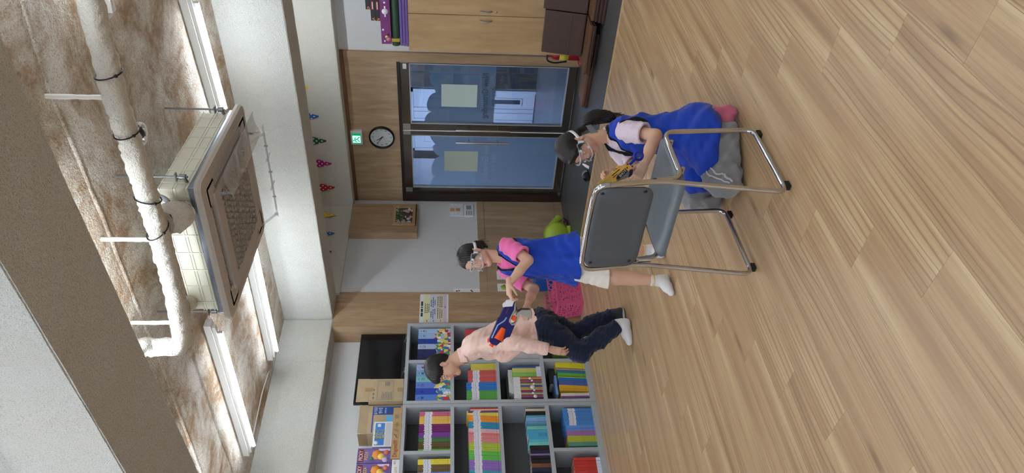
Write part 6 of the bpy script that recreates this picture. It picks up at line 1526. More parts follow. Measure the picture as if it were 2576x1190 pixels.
kA, aA = np.array([-0.118, -0.100, 0.352]), np.array([-0.133, -0.135, 0.10]); kB, aB = np.array([0.055, 0.05, 0.33]), np.array([0.062, 0.075, 0.10])
limb(G1, [(-0.10, -0.065, 0.46), kA, kA*0.6+aA*0.4+np.array([0.004, 0.008, 0]), aA, (-0.133, -0.135, 0.05)], [0.052, 0.047, 0.047, 0.030, 0.028]); limb(G1, [(0.058, 0.043, 0.46), kB, kB*0.6+aB*0.4+np.array([0.004, 0.008, 0]), aB, (0.062, 0.075, 0.05)], [0.052, 0.047, 0.047, 0.030, 0.028])
limb(G1, [(0.0, 0.02, 0.62), (0.0, 0.02, 0.85), (0.005, 0.022, 1.00), (0.010, 0.024, 1.085)], [0.08, 0.075, 0.07, 0.042], h=0.008)
G1.finish(m_skin)
# pink shirt
m_pinks = cloth('pink cotton', (236, 112, 172), 0.9, 0.3)
S = SDF((-0.28, -0.26, 0.56), (0.23, 0.22, 1.16), 0.005)
tors = [(0.60, 0.0, 0.012, 0.16, 0.125), (0.80, 0.0, 0.014, 0.128, 0.098), (0.95, 0.002, 0.016, 0.124, 0.094), (1.03, 0.004, 0.018, 0.128, 0.082), (1.065, 0.006, 0.02, 0.122, 0.074), (1.09, 0.008, 0.022, 0.092, 0.064), (1.115, 0.010, 0.024, 0.060, 0.055)]
S.loft(tors, lt, yt, 0.02)
eN = shN+(elN-shN)*0.74; eF = shF+(elF-shF)*0.72
S.cone(shN+np.array([-0.02, 0.01, 0]), eN, 0.050, 0.062, 0.03).cone(shF+np.array([0.02, -0.01, 0]), eF, 0.050, 0.060, 0.03)
S.wrinkle(0.0032, 110, 3, (0.5, 0.3, 0.5))
S.cut(eN, elN-shN, 0.11); S.cut(eF, elF-shF, 0.11)
S.cone(eN-(elN-shN)*0.12, eN+(elN-shN)*0.3, 0.044, 0.054, 0.002, 's'); S.cone(eF-(elF-shF)*0.12, eF+(elF-shF)*0.3, 0.042, 0.052, 0.002, 's')
S.ell(np.array([0.010, 0.02, 1.125])+yt*0.022, (0.049, 0.052, 0.040), 0.004, 's', np.stack([lt, yt, (0, 0, 1)]))
sh_ = G1.add('shirt', S, m_pinks)
# blue vest with black binding
def vest(P, rows, ex, ey, lo, hi, holes, vneck, hem, seed, amp=0.004, fold=None, h=0.0042, cutplane=None):
    S = SDF(lo, hi, h); S.loft(rows, ex, ey, 0.02, 'u', fold); S.wrinkle(amp, 95, seed, (0.6, 0.5, 0.25))
    if hem is not None: S.cut(*hem)
    C_ = SDF(lo, hi, h)
    for (a, b, ra, rb) in holes: C_.cone(a, b, ra, rb, 0.0)
    C_.D = np.minimum(C_.D, vneck(C_))
    T = SDF(lo, hi, h); T.D = np.maximum(S.D-0.0045, np.abs(C_.D-0.001)-0.0052); inner = S.D+0.012; T.D = np.maximum(T.D, -inner)
    S.D = np.maximum(S.D, -C_.D)
    v = P.add('vest', S, m_blue_v); P.add('binding', T, m_trim, v, 1); return v
grow = [(z, cx_, cy_, rx+0.016, ry+0.016) for z, cx_, cy_, rx, ry in tors[1:]]
rows = [(0.585, 0.0, 0.004, 0.196, 0.150), (0.66, 0.0, 0.008, 0.176, 0.136)]+grow
def neckV(C_):
    X, Y, Z_ = C_.ax[0][:, None, None], C_.ax[1][None, :, None], C_.ax[2][None, None, :]
    u = (X-0.008)*lt[0]+(Y-0.02)*lt[1]; v = (X-0.008)*yt[0]+(Y-0.02)*yt[1]
    hw = np.clip((Z_-0.975)*0.46, 0.0, 0.056)                         # V opening in front
    front = np.maximum(np.abs(u)-hw, -v+0.0); front = np.maximum(front, 0.975-Z_)
    back = np.maximum(np.sqrt(u*u+v*v)-0.056, 1.082-Z_)
    return np.minimum(front, back).astype(np.float32)
holes = [(shN+lt*0.028+np.array([0, 0, 0.005]), shN+lt*0.14+np.array([0, 0, -0.09]), 0.060, 0.085), (shF-lt*0.028+np.array([0, 0, 0.005]), shF-lt*0.14+np.array([0, 0, -0.09]), 0.060, 0.085)]
vest(G1, rows, lt, yt, (-0.24, -0.22, 0.56), (0.24, 0.24, 1.15), holes, neckV, ((0, 0, 0.592), (0.05, 0, -1), 0.5), 11, 0.0048, lambda th, z: 0.085*np.sin(th*4+1.2+4*(0.8-z))*np.clip((0.98-z)/0.3, 0, 1)+0.06*np.sin(th*9+0.4-3*z)*np.clip((0.88-z)/0.3, 0, 1))
m_cream = cloth('cream cotton shorts', (232, 226, 212), 0.9, 0.2)
S = SDF((-0.24, -0.22, 0.34), (0.20, 0.20, 0.66), 0.005)
S.ell((0.0, 0.01, 0.58), (0.135, 0.115, 0.09), 0.02, 'u', np.stack([lt, yt, (0, 0, 1)])).cone((-0.062, -0.015, 0.57), (-0.120, -0.092, 0.39), 0.088, 0.072, 0.02).cone((0.062, 0.03, 0.57), (0.058, 0.046, 0.39), 0.088, 0.074, 0.02)
S.wrinkle(0.003, 130, 5, (0.5, 0.5, 0.2)); S.cut((-0.12, -0.09, 0.400), (-0.05, -0.1, -1), 0.10); S.cut((0.058, 0.046, 0.400), (0, 0, -1), 0.09)
S.cone((-0.118, -0.09, 0.415), (-0.125, -0.10, 0.34), 0.050, 0.056, 0.0, 's').cone((0.058, 0.046, 0.415), (0.058, 0.048, 0.34), 0.050, 0.056, 0.0, 's')
G1.add('shorts', S, m_cream)
m_sock = cloth('white cotton sock', (232, 230, 232), 0.9, 0.3, bump=0.3, bscale=420); m_yst = cloth('yellow sock stripe', (226, 200, 120), 0.9)
def sock(P, ank, toe, heel, top, m=m_sock, stripe=True, r=1.0, name='sock'):
    ank, toe, heel = (np.array(v, float) for v in (ank, toe, heel)); lo = np.minimum(np.minimum(ank, toe), heel)-0.06; hi = np.maximum(np.maximum(ank, toe), heel)+np.array([0.06, 0.06, 0.10]); lo[2] = -0.004
    S = SDF(lo, hi, 0.004); up = np.array([ank[0], ank[1], top]); d = toe-heel
    S.cone(up, ank, 0.034*r, 0.033*r, 0.01).cone(ank, heel+np.array([0, 0, 0.004]), 0.033*r, 0.027*r, 0.02).cone(heel, heel+d*0.62+np.array([0, 0, 0.012]), 0.028*r, 0.031*r, 0.02).cone(heel+d*0.55+np.array([0, 0, 0.006]), toe, 0.032*r, 0.022*r, 0.02).cone(ank+np.array([0, 0, -0.01]), heel+d*0.6+np.array([0, 0, 0.015]), 0.03*r, 0.024*r, 0.02)
    Z_ = S.ax[2][None, None, :]; S.D += (0.0012*np.sin(Z_*420)*np.clip((Z_-ank[2]+0.01)/0.02, 0, 1)).astype(np.float32)
    S.D = np.maximum(S.D, 0.002-Z_+0*S.D); S.cut(up, (0, 0, 1), 0.08)
    o = P.add(name, S, m, None, 1)
    if stripe: MB().tube([P.w1(up+np.array([0.0355*r*math.cos(t), 0.0355*r*math.sin(t), -0.016])) for t in np.linspace(0, 2*math.pi, 21)[:-1]], 0.004, 6, closed=True).build('sock_stripe', m_yst, o)
    return o
sock(G1, (-0.134, -0.137, 0.075), (-0.205, -0.222, 0.024), (-0.125, -0.118, 0.030), 0.136); sock(G1, (0.062, 0.075, 0.075), (0.030, -0.015, 0.024), (0.064, 0.090, 0.030), 0.136)

# blue toy blaster, outlined in its own plane
K1 = 4.44/F_PX
gO = G1.px(1265, 810, 4.44)
def gp(cx_, cy_): x, y = 1220+cx_*0.17653, 690+cy_*0.17653; return (-(y-810)*K1, -(x-1265)*K1)
def gpt(q, a=0.0): return G1.w1(gO+np.array([q[0], 0.14*q[0]+a, q[1]]))
bl1 = thing('toy_blaster', gpt((0, 0)), 'navy toy blaster with orange drum and grey grip in the hands of the standing girl', 'toy gun')
def plate(name, pts, t0, t1, m, parent, bev=0.0):
    P2 = [gp(*p_) for p_ in pts]; n = len(P2); v = [gpt(p_, t0) for p_ in P2]+[gpt(p_, t1) for p_ in P2]
    me = MB().raw(v, [tuple(range(n)), tuple(range(n, 2*n))]+[(i, (i+1) % n, n+(i+1) % n, n+i) for i in range(n)]).build(name, m, parent)
    md = me.modifiers.new('b', 'BEVEL'); md.width = 0.0022; md.segments = 2; md.limit_method = 'ANGLE'; return me
m_navy = mat('navy blaster plastic', (22, 20, 96), 0.35); m_or = mat('orange blaster plastic', (255, 92, 28), 0.4); m_gr = mat('grey blaster plastic', (158, 156, 148), 0.45); m_wh = mat('white blaster plastic', (232, 233, 236), 0.4); m_lb = mat('pale blue stripe', (150, 176, 220), 0.4); m_dg = mat('dark grip rubber', (58, 58, 56), 0.6)
plate('body', [(275, 455), (395, 440), (430, 392), (437, 400), (425, 505), (350, 640), (350, 680), (380, 722), (425, 716), (352, 882), (300, 893), (205, 965), (165, 1000), (95, 985), (58, 945), (66, 900), (190, 612), (206, 604)], -0.022, 0.022, m_navy, bl1)
plate('slide', [(285, 462), (256, 470), (252, 440), (268, 412), (292, 402), (310, 372), (425, 348), (388, 456)], -0.026, 0.026, m_wh, bl1)
plate('grip_frame', [(430, 396), (438, 402), (436, 500), (372, 618), (356, 655), (380, 700), (412, 694), (440, 668), (455, 600), (440, 585), (462, 545), (520, 500), (640, 497), (660, 520), (662, 590), (672, 612), (650, 628), (560, 590), (500, 560), (470, 640), (428, 716), (378, 722), (338, 675), (338, 640), (412, 500), (418, 420)], -0.027, 0.027, m_gr, bl1)
plate('trigger', [(395, 590), (430, 590), (450, 610), (440, 660), (405, 665), (368, 635)], -0.012, 0.012, m_or, bl1)
plate('grip_rubber', [(440, 450), (470, 520), (520, 490), (640, 492), (645, 505), (590, 510), (520, 508), (470, 540), (448, 520)], -0.0275, 0.0275, m_dg, bl1)
plate('stripe', [(296, 605), (314, 612), (282, 662), (186, 722), (100, 900), (82, 893), (168, 712), (266, 650)], -0.0245, -0.0215, m_lb, bl1)
plate('side_slot', [(330, 478), (342, 480), (300, 560), (288, 552)], -0.0235, -0.0215, mat('dark orange slot', (120, 50, 40), 0.5), bl1)
def seg3(a, b, r0, r1, m, nm, off=0.0, n=20): return MB().tube([gpt(gp(*a), off), gpt(gp(*b), off)], [r0, r1], n).build(nm, m, bl1)
seg3((262, 765), (185, 925), 0.022, 0.034, m_or, 'drum', -0.006, 10)
for k_ in range(6):
    a = 2*math.pi*k_/6; q0 = np.array(gpt(gp(182, 932), -0.006)); up_ = G1.w1(gO+np.array([0.44, 0, 0.9]))-G1.w1(gO); sd = np.array(_Fh)
    c_ = q0+0.021*(math.cos(a)*nrm(up_)+math.sin(a)*sd); dr = np.array(gpt(gp(150, 998)))-np.array(gpt(gp(182, 932))); MB().tube([c_, c_+dr*0.12], 0.008, 10).build('drum_chamber', m_navy, bl1)
seg3((112, 970), (82, 1018), 0.013, 0.014, m_or, 'muzzle'); seg3((150, 985), (140, 1012), 0.009, 0.010, m_or, 'muzzle')
plate('front_sight', [(34, 918), (60, 905), (66, 935), (44, 972), (34, 950)], -0.012, 0.012, m_or, bl1)

# ------------------------------------------------------------------ boy running past the shelves
BY = Person(at(1390, 830, 5.60), 'boy in pale orange shirt and dark jeans running and looking down')
bA = axes((-0.90, -0.40, -0.26), (-0.26, -0.06, 1)); bc = np.array([-0.298, 0.030, 1.476]); bk_ = 1.08
face(BY, bc, bA, bk_, False, 0.0, neck_to=(-0.205, 0.045, 1.325))
S = SDF((-0.12, -0.15, -0.13), (0.12, 0.125, 0.165), 0.003)         # thick cropped hair with a fringe
S.ell((0, -0.012, 0.046), (0.083, 0.101, 0.090), 0.01).ell((0, -0.055, 0.0), (0.070, 0.052, 0.070), 0.02).ell((0, 0.060, 0.066), (0.058, 0.038, 0.034), 0.02)
S.ell((0, 0.125, -0.040), (0.092, 0.082, 0.090), 0.008, 's').ell((0, 0.03, -0.125), (0.14, 0.10, 0.10), 0.012, 's')
for s_ in (-1, 1): S.ell((s_*0.094, 0.022, -0.045), (0.036, 0.045, 0.062), 0.01, 's')
strands(S, 0.0012, 50, (0, -0.05, 0.12)); head_obj(BY, 'hair', S, bc, bA, bk_, m_hair)
m_or_s = cloth('pale orange cotton', (244, 208, 194), 0.9, 0.3)
ey_ = nrm((-0.92, -0.38, 0)); ex_ = nrm((0.38, -0.92, 0))
# the trunk leans forward: build it as cones along the spine
sp = [np.array(p_) for p_ in ((0.045, 0.03, 0.735), (0.015, 0.03, 0.86), (-0.045, 0.032, 1.02), (-0.100, 0.035, 1.16), (-0.150, 0.040, 1.265))]
shL, elL, wrL = np.array([-0.105, -0.085, 1.235]), np.array([-0.066, -0.205, 0.955]), np.array([-0.112, -0.250, 0.672])
shR, elR, wrR = np.array([-0.175, 0.150, 1.225]), np.array([-0.215, 0.120, 0.985]), np.array([-0.110, 0.060, 0.830])
S = SDF((-0.40, -0.34, 0.62), (0.22, 0.30, 1.40), 0.006)
bodyA = np.stack([ex_, ey_, (0, 0, 1)])
for i, (c, rx, ry, rz) in enumerate(((sp[0], 0.150, 0.122, 0.10), (sp[1], 0.146, 0.116, 0.12), (sp[2], 0.148, 0.116, 0.13), (sp[3], 0.152, 0.112, 0.12), (sp[4], 0.132, 0.088, 0.075))): S.ell(c, (rx, ry, rz), 0.05, 'u', bodyA)
S.cone((-0.185, 0.042, 1.29), (-0.205, 0.045, 1.325), 0.062, 0.056, 0.03)
S.chain([shL, (shL+elL)/2, elL, (elL+wrL)/2, wrL+np.array([0, 0, 0.02])], [0.064, 0.057, 0.054, 0.050, 0.044], 0.04); S.chain([shR, (shR+elR)/2, elR, (elR+wrR)/2, wrR], [0.062, 0.055, 0.052, 0.048, 0.042], 0.04)
S.wrinkle(0.0016, 170, 21, (0.3, 0.3, 0.8)); S.wrinkle(0.0058, 70, 22, (0.7, 0.2, 0.5))
S.cut(wrL+np.array([0, 0, 0.012]), wrL-elL, 0.07); S.cut(wrR, wrR-elR, 0.07); S.cut((0.04, 0.03, 0.735), (0.30, 0, -1), 0.19)
S.ell((-0.222, 0.040, 1.340), (0.058, 0.052, 0.034), 0.004, 's', axes((-0.5, -0.2, -0.5)))
bs = BY.add('shirt', S, m_or_s)
# stand-up collar, open at the throat, and a buttoned cuff
colr = MB(); nk = nrm((-0.30, 0.0, 0.95)); u1 = nrm(np.cross(nk, (0, 1, 0))); u2 = np.cross(nk, u1); cc = np.array([-0.203, 0.043, 1.318]); fd = nrm(ey_-nk*(ey_@nk))
sd_ = np.cross(nk, fd)
def col_fn(u, v):
    a = R(28)+(R(360)-R(56))*u; rr = 0.060+0.020*v*(0.35+0.65*abs(math.cos(a/2))); tip = 0.0 if 0.12 < u < 0.88 else 0.012*v
    return BY.w1(cc+rr*1.04*(math.cos(a)*fd+math.sin(a)*sd_)+nk*(0.034*(1-v)-0.010*v-tip))
colr.grid(col_fn, 40, 6); co = colr.build('collar', m_or_s, bs); md = co.modifiers.new('t', 'SOLIDIFY'); md.thickness = 0.004
cf = MB(); dC = nrm(wrL-elL); q0 = wrL+np.array([0, 0, 0.018]); cf.tube([BY.w1(q0-dC*0.055), BY.w1(q0-dC*0.052), BY.w1(q0), BY.w1(q0+dC*0.004)], [0.044, 0.0475, 0.0455, 0.042], 20, False, True); cf.build('cuff', m_or_s, bs)
for t_ in (0.02, 0.07, 0.13): MB().sphere(BY.w1(q0-dC*t_+np.array([0.016, -0.046, 0.0])), 0.005, 10, 6).build('button', m_white, bs)
mitten(BY, wrL, nrm((-0.20, -0.06, -0.95)), (0.35, 0.92, 0), 0.98, -1, ((14, 26, 18), (16, 28, 18), (18, 30, 18), (22, 30, 18)), 3, (35, 25), r_w=0.027, tout=25)
mitten(BY, wrR, nrm((0.55, -0.10, -0.80)), (0.4, -0.5, 0), 0.95, 1, ((30, 45, 30),)*4, 3, (25, 15), r_w=0.026)
limb(BY, [elL, (elL+wrL)/2, wrL], [0.03, 0.032, 0.026]); limb(BY, [elR, wrR], [0.03, 0.026]); limb(BY, [sp[1], sp[3], (-0.20, 0.045, 1.31)], [0.06, 0.06, 0.05], h=0.01)
# jeans
m_jean = cloth('dark navy denim', (30, 37, 60), 0.85, 0.2, 0.18, 0.25, 900)
hL, kL, aL = np.array([0.030, -0.055, 0.690]), np.array([-0.165, -0.115, 0.418]), np.array([0.045, -0.055, 0.115])
hR, kR, aR = np.array([0.055, 0.105, 0.690]), np.array([-0.045, 0.120, 0.430]), np.array([0.105, 0.150, 0.115])
S = SDF((-0.30, -0.28, 0.04), (0.26, 0.30, 0.86), 0.006)
S.ell((0.045, 0.028, 0.720), (0.148, 0.125, 0.085), 0.03, 'u', bodyA)
S.chain([hL, (hL+kL)/2, kL, (kL+aL)/2, aL+np.array([0, 0, -0.02])], [0.108, 0.090, 0.075, 0.068, 0.062], 0.03); S.chain([hR, (hR+kR)/2, kR, (kR+aR)/2, aR+np.array([0, 0, -0.02])], [0.108, 0.090, 0.073, 0.066, 0.060], 0.03)
S.wrinkle(0.005, 85, 31, (0.4, 0.3, 0.7)); S.wrinkle(0.0035, 170, 32, (0.3, 0.2, 0.8))
S.cut((0.045, 0.03, 0.768), (-0.25, 0, 1), 0.22); S.cut(aL, nrm(aL-kL), 0.09); S.cut(aR, nrm(aR-kR), 0.09)
S.cone(aL+0.01, aL+nrm(aL-kL)*0.06, 0.046, 0.05, 0, 's'); S.cone(aR, aR+nrm(aR-kR)*0.06, 0.046, 0.05, 0, 's')
jn = BY.add('jeans', S, m_jean)
limb(BY, [aL+(kL-aL)*0.35, aL, aL+np.array([0.01, 0, -0.05])], [0.042, 0.036, 0.033]); limb(BY, [aR+(kR-aR)*0.35, aR, aR+np.array([0.0, 0, -0.05])], [0.042, 0.036, 0.033])
BY.finish(m_skin)
sock(BY, (0.050, -0.058, 0.085), (-0.085, -0.110, 0.028), (0.060, -0.050, 0.040), 0.13, m_sock, False, 1.18)
so = sock(BY, (0.108, 0.150, 0.085), (-0.020, 0.110, 0.030), (0.125, 0.155, 0.036), 0.13, cloth('dark grey sock', (62, 66, 74), 0.9), False, 1.15)
MB().tube([BY.w1((0.15-0.17*t+0.004*math.sin(9*t), 0.155-0.045*t, 0.016)) for t in np.linspace(0, 1, 8)], [0.016, 0.026, 0.030, 0.030, 0.030, 0.030, 0.026, 0.016], 12, squash=(0.5, 1.25)).build('sock_sole', cloth('pale sock sole', (196, 194, 190), 0.9), so)

# ------------------------------------------------------------------ kneeling girl behind the chair
G3 = Person(at(1800, 390, 3.60), 'girl in blue vest and grey trousers kneeling behind the chair with a gold toy gun')
kA_ = axes((-0.78, -0.50, -0.42), (-0.30, -0.16, 1)); kc = np.array([0.050, 0.198, 0.775]); kk = 0.86
face(G3, kc, kA_, kk, True, 0.0, neck_to=(0.125, 0.225, 0.600))
S = SDF((-0.115, -0.19, -0.16), (0.115, 0.125, 0.145), 0.003)
S.ell((0, -0.009, 0.044), (0.081, 0.104, 0.088), 0.01).ell((0, -0.060, 0.0), (0.068, 0.055, 0.072), 0.02)
S.ell((0, 0.112, -0.036), (0.060, 0.070, 0.098), 0.010, 's').ell((0, 0.03, -0.125), (0.13, 0.095, 0.095), 0.012, 's')
for s_ in (-1, 1):
    S.ell((s_*0.086, 0.010, -0.030), (0.03, 0.028, 0.042), 0.01, 's')
    S.chain([(s_*0.012, 0.082, 0.088), (s_*0.058, 0.066, 0.056), (s_*0.074, 0.042, 0.01), (s_*0.074, 0.030, -0.04)], [0.010, 0.010, 0.007, 0.003], 0.014)
pt0 = G3.px(1474, 318, 3.80); S.cone((0, -0.085, 0.0), (pt0-kc)@kA_.T/kk, 0.030, 0.019, 0.02)
strands(S, 0.0009, 46, (0, 0.03, 0.12)); head_obj(G3, 'hair', S, kc, kA_, kk, m_hair)
# ponytail hanging down behind
pts = [pt0, G3.px(1477, 305, 3.81), G3.px(1492, 295, 3.82), G3.px(1520, 292, 3.82), G3.px(1550, 299, 3.81)]
pts = [np.array(p_) for p_ in fillet(pts, 0.03, 4)]
lo_, hi_ = np.min(pts, 0)-0.06, np.max(pts, 0)+0.06
S = SDF(lo_, hi_, 0.003); n_ = len(pts); S.chain(pts, [0.017+0.019*math.sin(math.pi*min(1, i/(n_-1)*0.75+0.08)) if i < n_-1 else 0.012 for i in range(n_)], 0.01)
X, Y, Z_ = S.ax[0][:, None, None], S.ax[1][None, :, None], S.ax[2][None, None, :]
S.D += (0.0015*np.sin(X*620+Z_*90)+0.0012*np.sin(Y*540-Z_*70)).astype(np.float32); G3.add('ponytail', S, m_hair, None, 1)
wisps = MB()
for i in range(40):
    e_ = np.array(pts[-1])+np.array([random.uniform(-.03, .03), random.uniform(-.03, .03), random.uniform(-.05, .0)]); m0 = np.array(pts[len(pts)//2])+np.array([random.uniform(-.025, .03), random.uniform(-.03, .03), 0.0])
    wisps.tube([G3.w1(p_) for p_ in bez(pts[2], m0+np.array([0.02, 0, 0.02]), e_, 7)], 0.0012, 4)
tag(wisps.build('loose_hair', m_hair, G3.root), kind='stuff')
MB().tube([G3.w1(pt0+0.021*(math.cos(t)*kA_[0]+math.sin(t)*kA_[2])) for t in np.linspace(0, 2*math.pi, 17)[:-1]], 0.006, 8, closed=True).build('hair_tie', m_trim, G3.root)
bowp = [G3.px(x, y, 3.74) for x, y in ((1475, 316), (1487, 313), (1500, 328), (1505, 332), (1496, 342), (1487, 336))]
bw = MB().raw([G3.w1(p_) for p_ in bowp]+[G3.w1(p_+np.array([0, 0.012, 0])) for p_ in bowp], [tuple(range(6)), tuple(range(6, 12))]+[(i, (i+1) % 6, 6+(i+1) % 6, 6+i) for i in range(6)]).build('hair_clip', mat('grey hair clip', (112, 114, 118), 0.6), G3.root)
gg = goggles(G3, kc, kA_, kk, 'clear safety goggles on the kneeling girl', -0.047, 0.043, 0.099, drop=-0.004)
tagp = [G3.px(x, y, 3.62) for x, y in ((1466, 411), (1472, 413), (1482, 418), (1481, 425), (1472, 420), (1465, 414))]
MB().raw([G3.w1(p_) for p_ in tagp]+[G3.w1(p_+np.array([0, 0.003, 0])) for p_ in tagp], [tuple(range(6)), tuple(range(6, 12))]+[(i, (i+1) % 6, 6+(i+1) % 6, 6+i) for i in range(6)]).build('strap_end', m_strap, gg)
# body: sits back on her heels, turned to the left of the picture
kl = nrm((0.45, -0.89, 0)); ky = nrm((-0.89, -0.45, 0))
hip = np.array([0.125, 0.060, 0.200]); chs = np.array([0.115, 0.165, 0.440]); nkb = np.array([0.120, 0.215, 0.590])
sN, eN, wN = np.array([0.135, 0.085, 0.540]), np.array([0.085, -0.050, 0.425]), np.array([-0.070, -0.120, 0.500])
sF, eF, wF = np.array([0.045, 0.290, 0.530]), np.array([-0.060, 0.200, 0.440]), np.array([-0.110, 0.040, 0.600])
limb(G3, [sN*0.7+eN*0.3, eN, eN*0.55+wN*0.45, wN], [0.028, 0.033, 0.030, 0.020]); limb(G3, [sF*0.7+eF*0.3, eF, eF*0.55+wF*0.45, wF], [0.028, 0.032, 0.029, 0.020])
mitten(G3, wN, nrm((-0.80, 0.0, 0.45)), (-0.2, 0.75, 0.1), 0.80, -1, ((45, 60, 40), (55, 70, 45), (58, 70, 45), (60, 70, 45)), 0, (20, 20), r_w=0.020)
mitten(G3, wF, nrm((0.10, -0.25, 0.95)), (-0.5, -0.75, 0.1), 0.78, 1, ((30, 45, 30), (35, 50, 30), (38, 50, 30), (42, 50, 30)), 2, (20, 20), r_w=0.020)
limb(G3, [hip, chs, nkb], [0.07, 0.065, 0.042], h=0.008)
G3.finish(m_skin)
m_lilac = cloth('pale lilac cotton', (226, 208, 222), 0.9, 0.3)
bax = axes(ky)
S = SDF((-0.14, -0.16, 0.10), (0.32, 0.40, 0.66), 0.005); spine = [hip, (hip*0.55+chs*0.45), chs, chs*0.4+nkb*0.6]
for c, r_ in zip(spine, ((0.115, 0.10, 0.10), (0.108, 0.092, 0.11), (0.118, 0.092, 0.11), (0.112, 0.070, 0.065))): S.ell(c, r_, 0.04, 'u', np.stack([kl, ky, (0, 0, 1)]))
S.cone(chs*0.2+nkb*0.8, nkb+np.array([0.0, 0.002, 0.012]), 0.060, 0.050, 0.03)
oN = sN+(eN-sN)*0.66; oF = sF+(eF-sF)*0.66
S.cone(sN+np.array([-0.01, 0.02, 0]), oN, 0.048, 0.058, 0.03).cone(sF, oF, 0.048, 0.060, 0.03); S.wrinkle(0.0028, 140, 43)
S.cut(oN, eN-sN, 0.11); S.cut(oF, eF-sF, 0.11); S.cone(oN-(eN-sN)*0.1, oN+(eN-sN)*0.4, 0.042, 0.049, 0.002, 's').cone(oF-(eF-sF)*0.1, oF+(eF-sF)*0.4, 0.048, 0.055, 0.002, 's')
S.ell(nkb+np.array([-0.012, -0.002, 0.034]), (0.046, 0.050, 0.036), 0.004, 's', np.stack([kl, ky, (0, 0, 1)]))
G3.add('shirt', S, m_lilac)
# vest over it, spreading over the lap
lo_, hi_ = (-0.24, -0.24, 0.04), (0.34, 0.42, 0.66)
S = SDF(lo_, hi_, 0.005)
for c, r_ in zip(spine, ((0.142, 0.122, 0.11), (0.122, 0.106, 0.12), (0.130, 0.104, 0.115), (0.126, 0.084, 0.076))): S.ell(c, r_, 0.05, 'u', np.stack([kl, ky, (0, 0, 1)]))
S.cone(chs*0.3+nkb*0.7, nkb, 0.070, 0.056, 0.03)
S.cone(hip+np.array([0.0, -0.02, -0.03]), np.array([-0.030, -0.070, 0.165]), 0.125, 0.088, 0.05).cone(hip+np.array([-0.06, 0.08, -0.03]), np.array([-0.12, 0.10, 0.155]), 0.105, 0.075, 0.05).cone(hip+np.array([0.03, 0.0, -0.05]), np.array([0.120, -0.055, 0.155]), 0.112, 0.092, 0.04)
S.wrinkle(0.0055, 60, 51, (0.5, 0.4, 0.4)); S.wrinkle(0.0016, 150, 52)
S.cut((0.05, -0.1, 0.118), (-0.1, -0.25, -1), 0.6)
C_ = SDF(lo_, hi_, 0.005); C_.cone(sN+kl*0.035+np.array([-0.01, 0.0, 0.0]), sN+kl*0.16+np.array([-0.03, 0, -0.09]), 0.056, 0.085, 0).cone(sF-kl*0.07, sF-kl*0.16+np.array([0, 0, -0.07]), 0.050, 0.07, 0)
X, Y, Z_ = C_.ax[0][:, None, None], C_.ax[1][None, :, None], C_.ax[2][None, None, :]
u_ = (X-nkb[0])*kl[0]+(Y-nkb[1])*kl[1]; v_ = (X-nkb[0])*ky[0]+(Y-nkb[1])*ky[1]; hw = np.clip((Z_-0.47)*0.45, 0, 0.048)
C_.D = np.minimum(C_.D, np.minimum(np.maximum(np.maximum(np.abs(u_)-hw, -v_-0.01), 0.47-Z_), np.maximum(np.sqrt(u_*u_+v_*v_)-0.052, 0.575-Z_))).astype(np.float32)
T = SDF(lo_, hi_, 0.005); T.D = np.maximum(np.maximum(S.D-0.0045, np.abs(C_.D-0.001)-0.0055), -(S.D+0.012)); S.D = np.maximum(S.D, -C_.D)
kv = G3.add('vest', S, m_blue_v); G3.add('binding', T, m_trim, kv, 1)
# grey trousers: thighs forward, shins folded under
m_gt_ = cloth('grey marl trousers', (138, 138, 140), 0.92, 0.3, 0.16, 0.2, 500)
kN, aN = np.array([-0.155, -0.105, 0.075]), np.array([0.150, -0.055, 0.060]); kF, aF = np.array([-0.215, 0.165, 0.085]), np.array([0.110, 0.170, 0.055])
S = SDF((-0.34, -0.24, -0.004), (0.32, 0.34, 0.32), 0.005)
S.ell(hip+np.array([0.0, 0.02, -0.06]), (0.14, 0.125, 0.09), 0.03, 'u', np.stack([kl, ky, (0, 0, 1)]))
S.cone(hip+np.array([0.02, -0.06, -0.06]), kN+np.array([0.02, 0.01, 0.045]), 0.098, 0.075, 0.03).cone(kN, aN+np.array([-0.02, 0, 0]), 0.070, 0.055, 0.03).cone(hip+np.array([0, 0.10, -0.06]), kF+np.array([0.02, 0, 0.06]), 0.092, 0.080, 0.03).cone(kF+np.array([0, 0, -0.01]), aF, 0.070, 0.055, 0.03)
S.wrinkle(0.005, 95, 61, (0.5, 0.4, 0.3)); S.wrinkle(0.003, 190, 62); S.D = np.maximum(S.D, 0.003-S.ax[2][None, None, :]); S.cut(aN, (1, 0.1, 0), 0.10)
tr = G3.add('trousers', S, m_gt_)
for dz in (0.0, 0.022):                                # two pale side stripes
    q = [G3.px(x, y, d) for x, y, d in ((1775-dz*380, 415+dz*250, 3.50), (1805-dz*380, 440+dz*250, 3.46), (1840-dz*420, 456+dz*180, 3.44))]
    V0 = np.array([np.array(p_) for p_ in bez(*q, 24)])
    # rest each stripe point on the trouser surface
    def drop_on(p_):
        for _ in range(12):
            i = [int(np.clip(round((p_[j]-S.lo[j])/S.h), 1, S.D.shape[j]-2)) for j in range(3)]; d_ = float(S.D[tuple(i)]); g_ = np.array([S.D[i[0]+1, i[1], i[2]]-S.D[i[0]-1, i[1], i[2]], S.D[i[0], i[1]+1, i[2]]-S.D[i[0], i[1]-1, i[2]], S.D[i[0], i[1], i[2]+1]-S.D[i[0], i[1], i[2]-1]], float); g_ /= (np.linalg.norm(g_)+1e-9)
            p_ = p_-g_*np.clip(d_, -0.03, 0.03)
        return p_+g_*0.0015
    V0 = np.array([drop_on(p_) for p_ in V0]); MB().tube([G3.w1(p_) for p_ in V0], 0.0065, 8, squash=(0.6, 1.0)).build('side_stripe', cloth('white trouser stripe', (206, 202, 204), 0.9), tr)
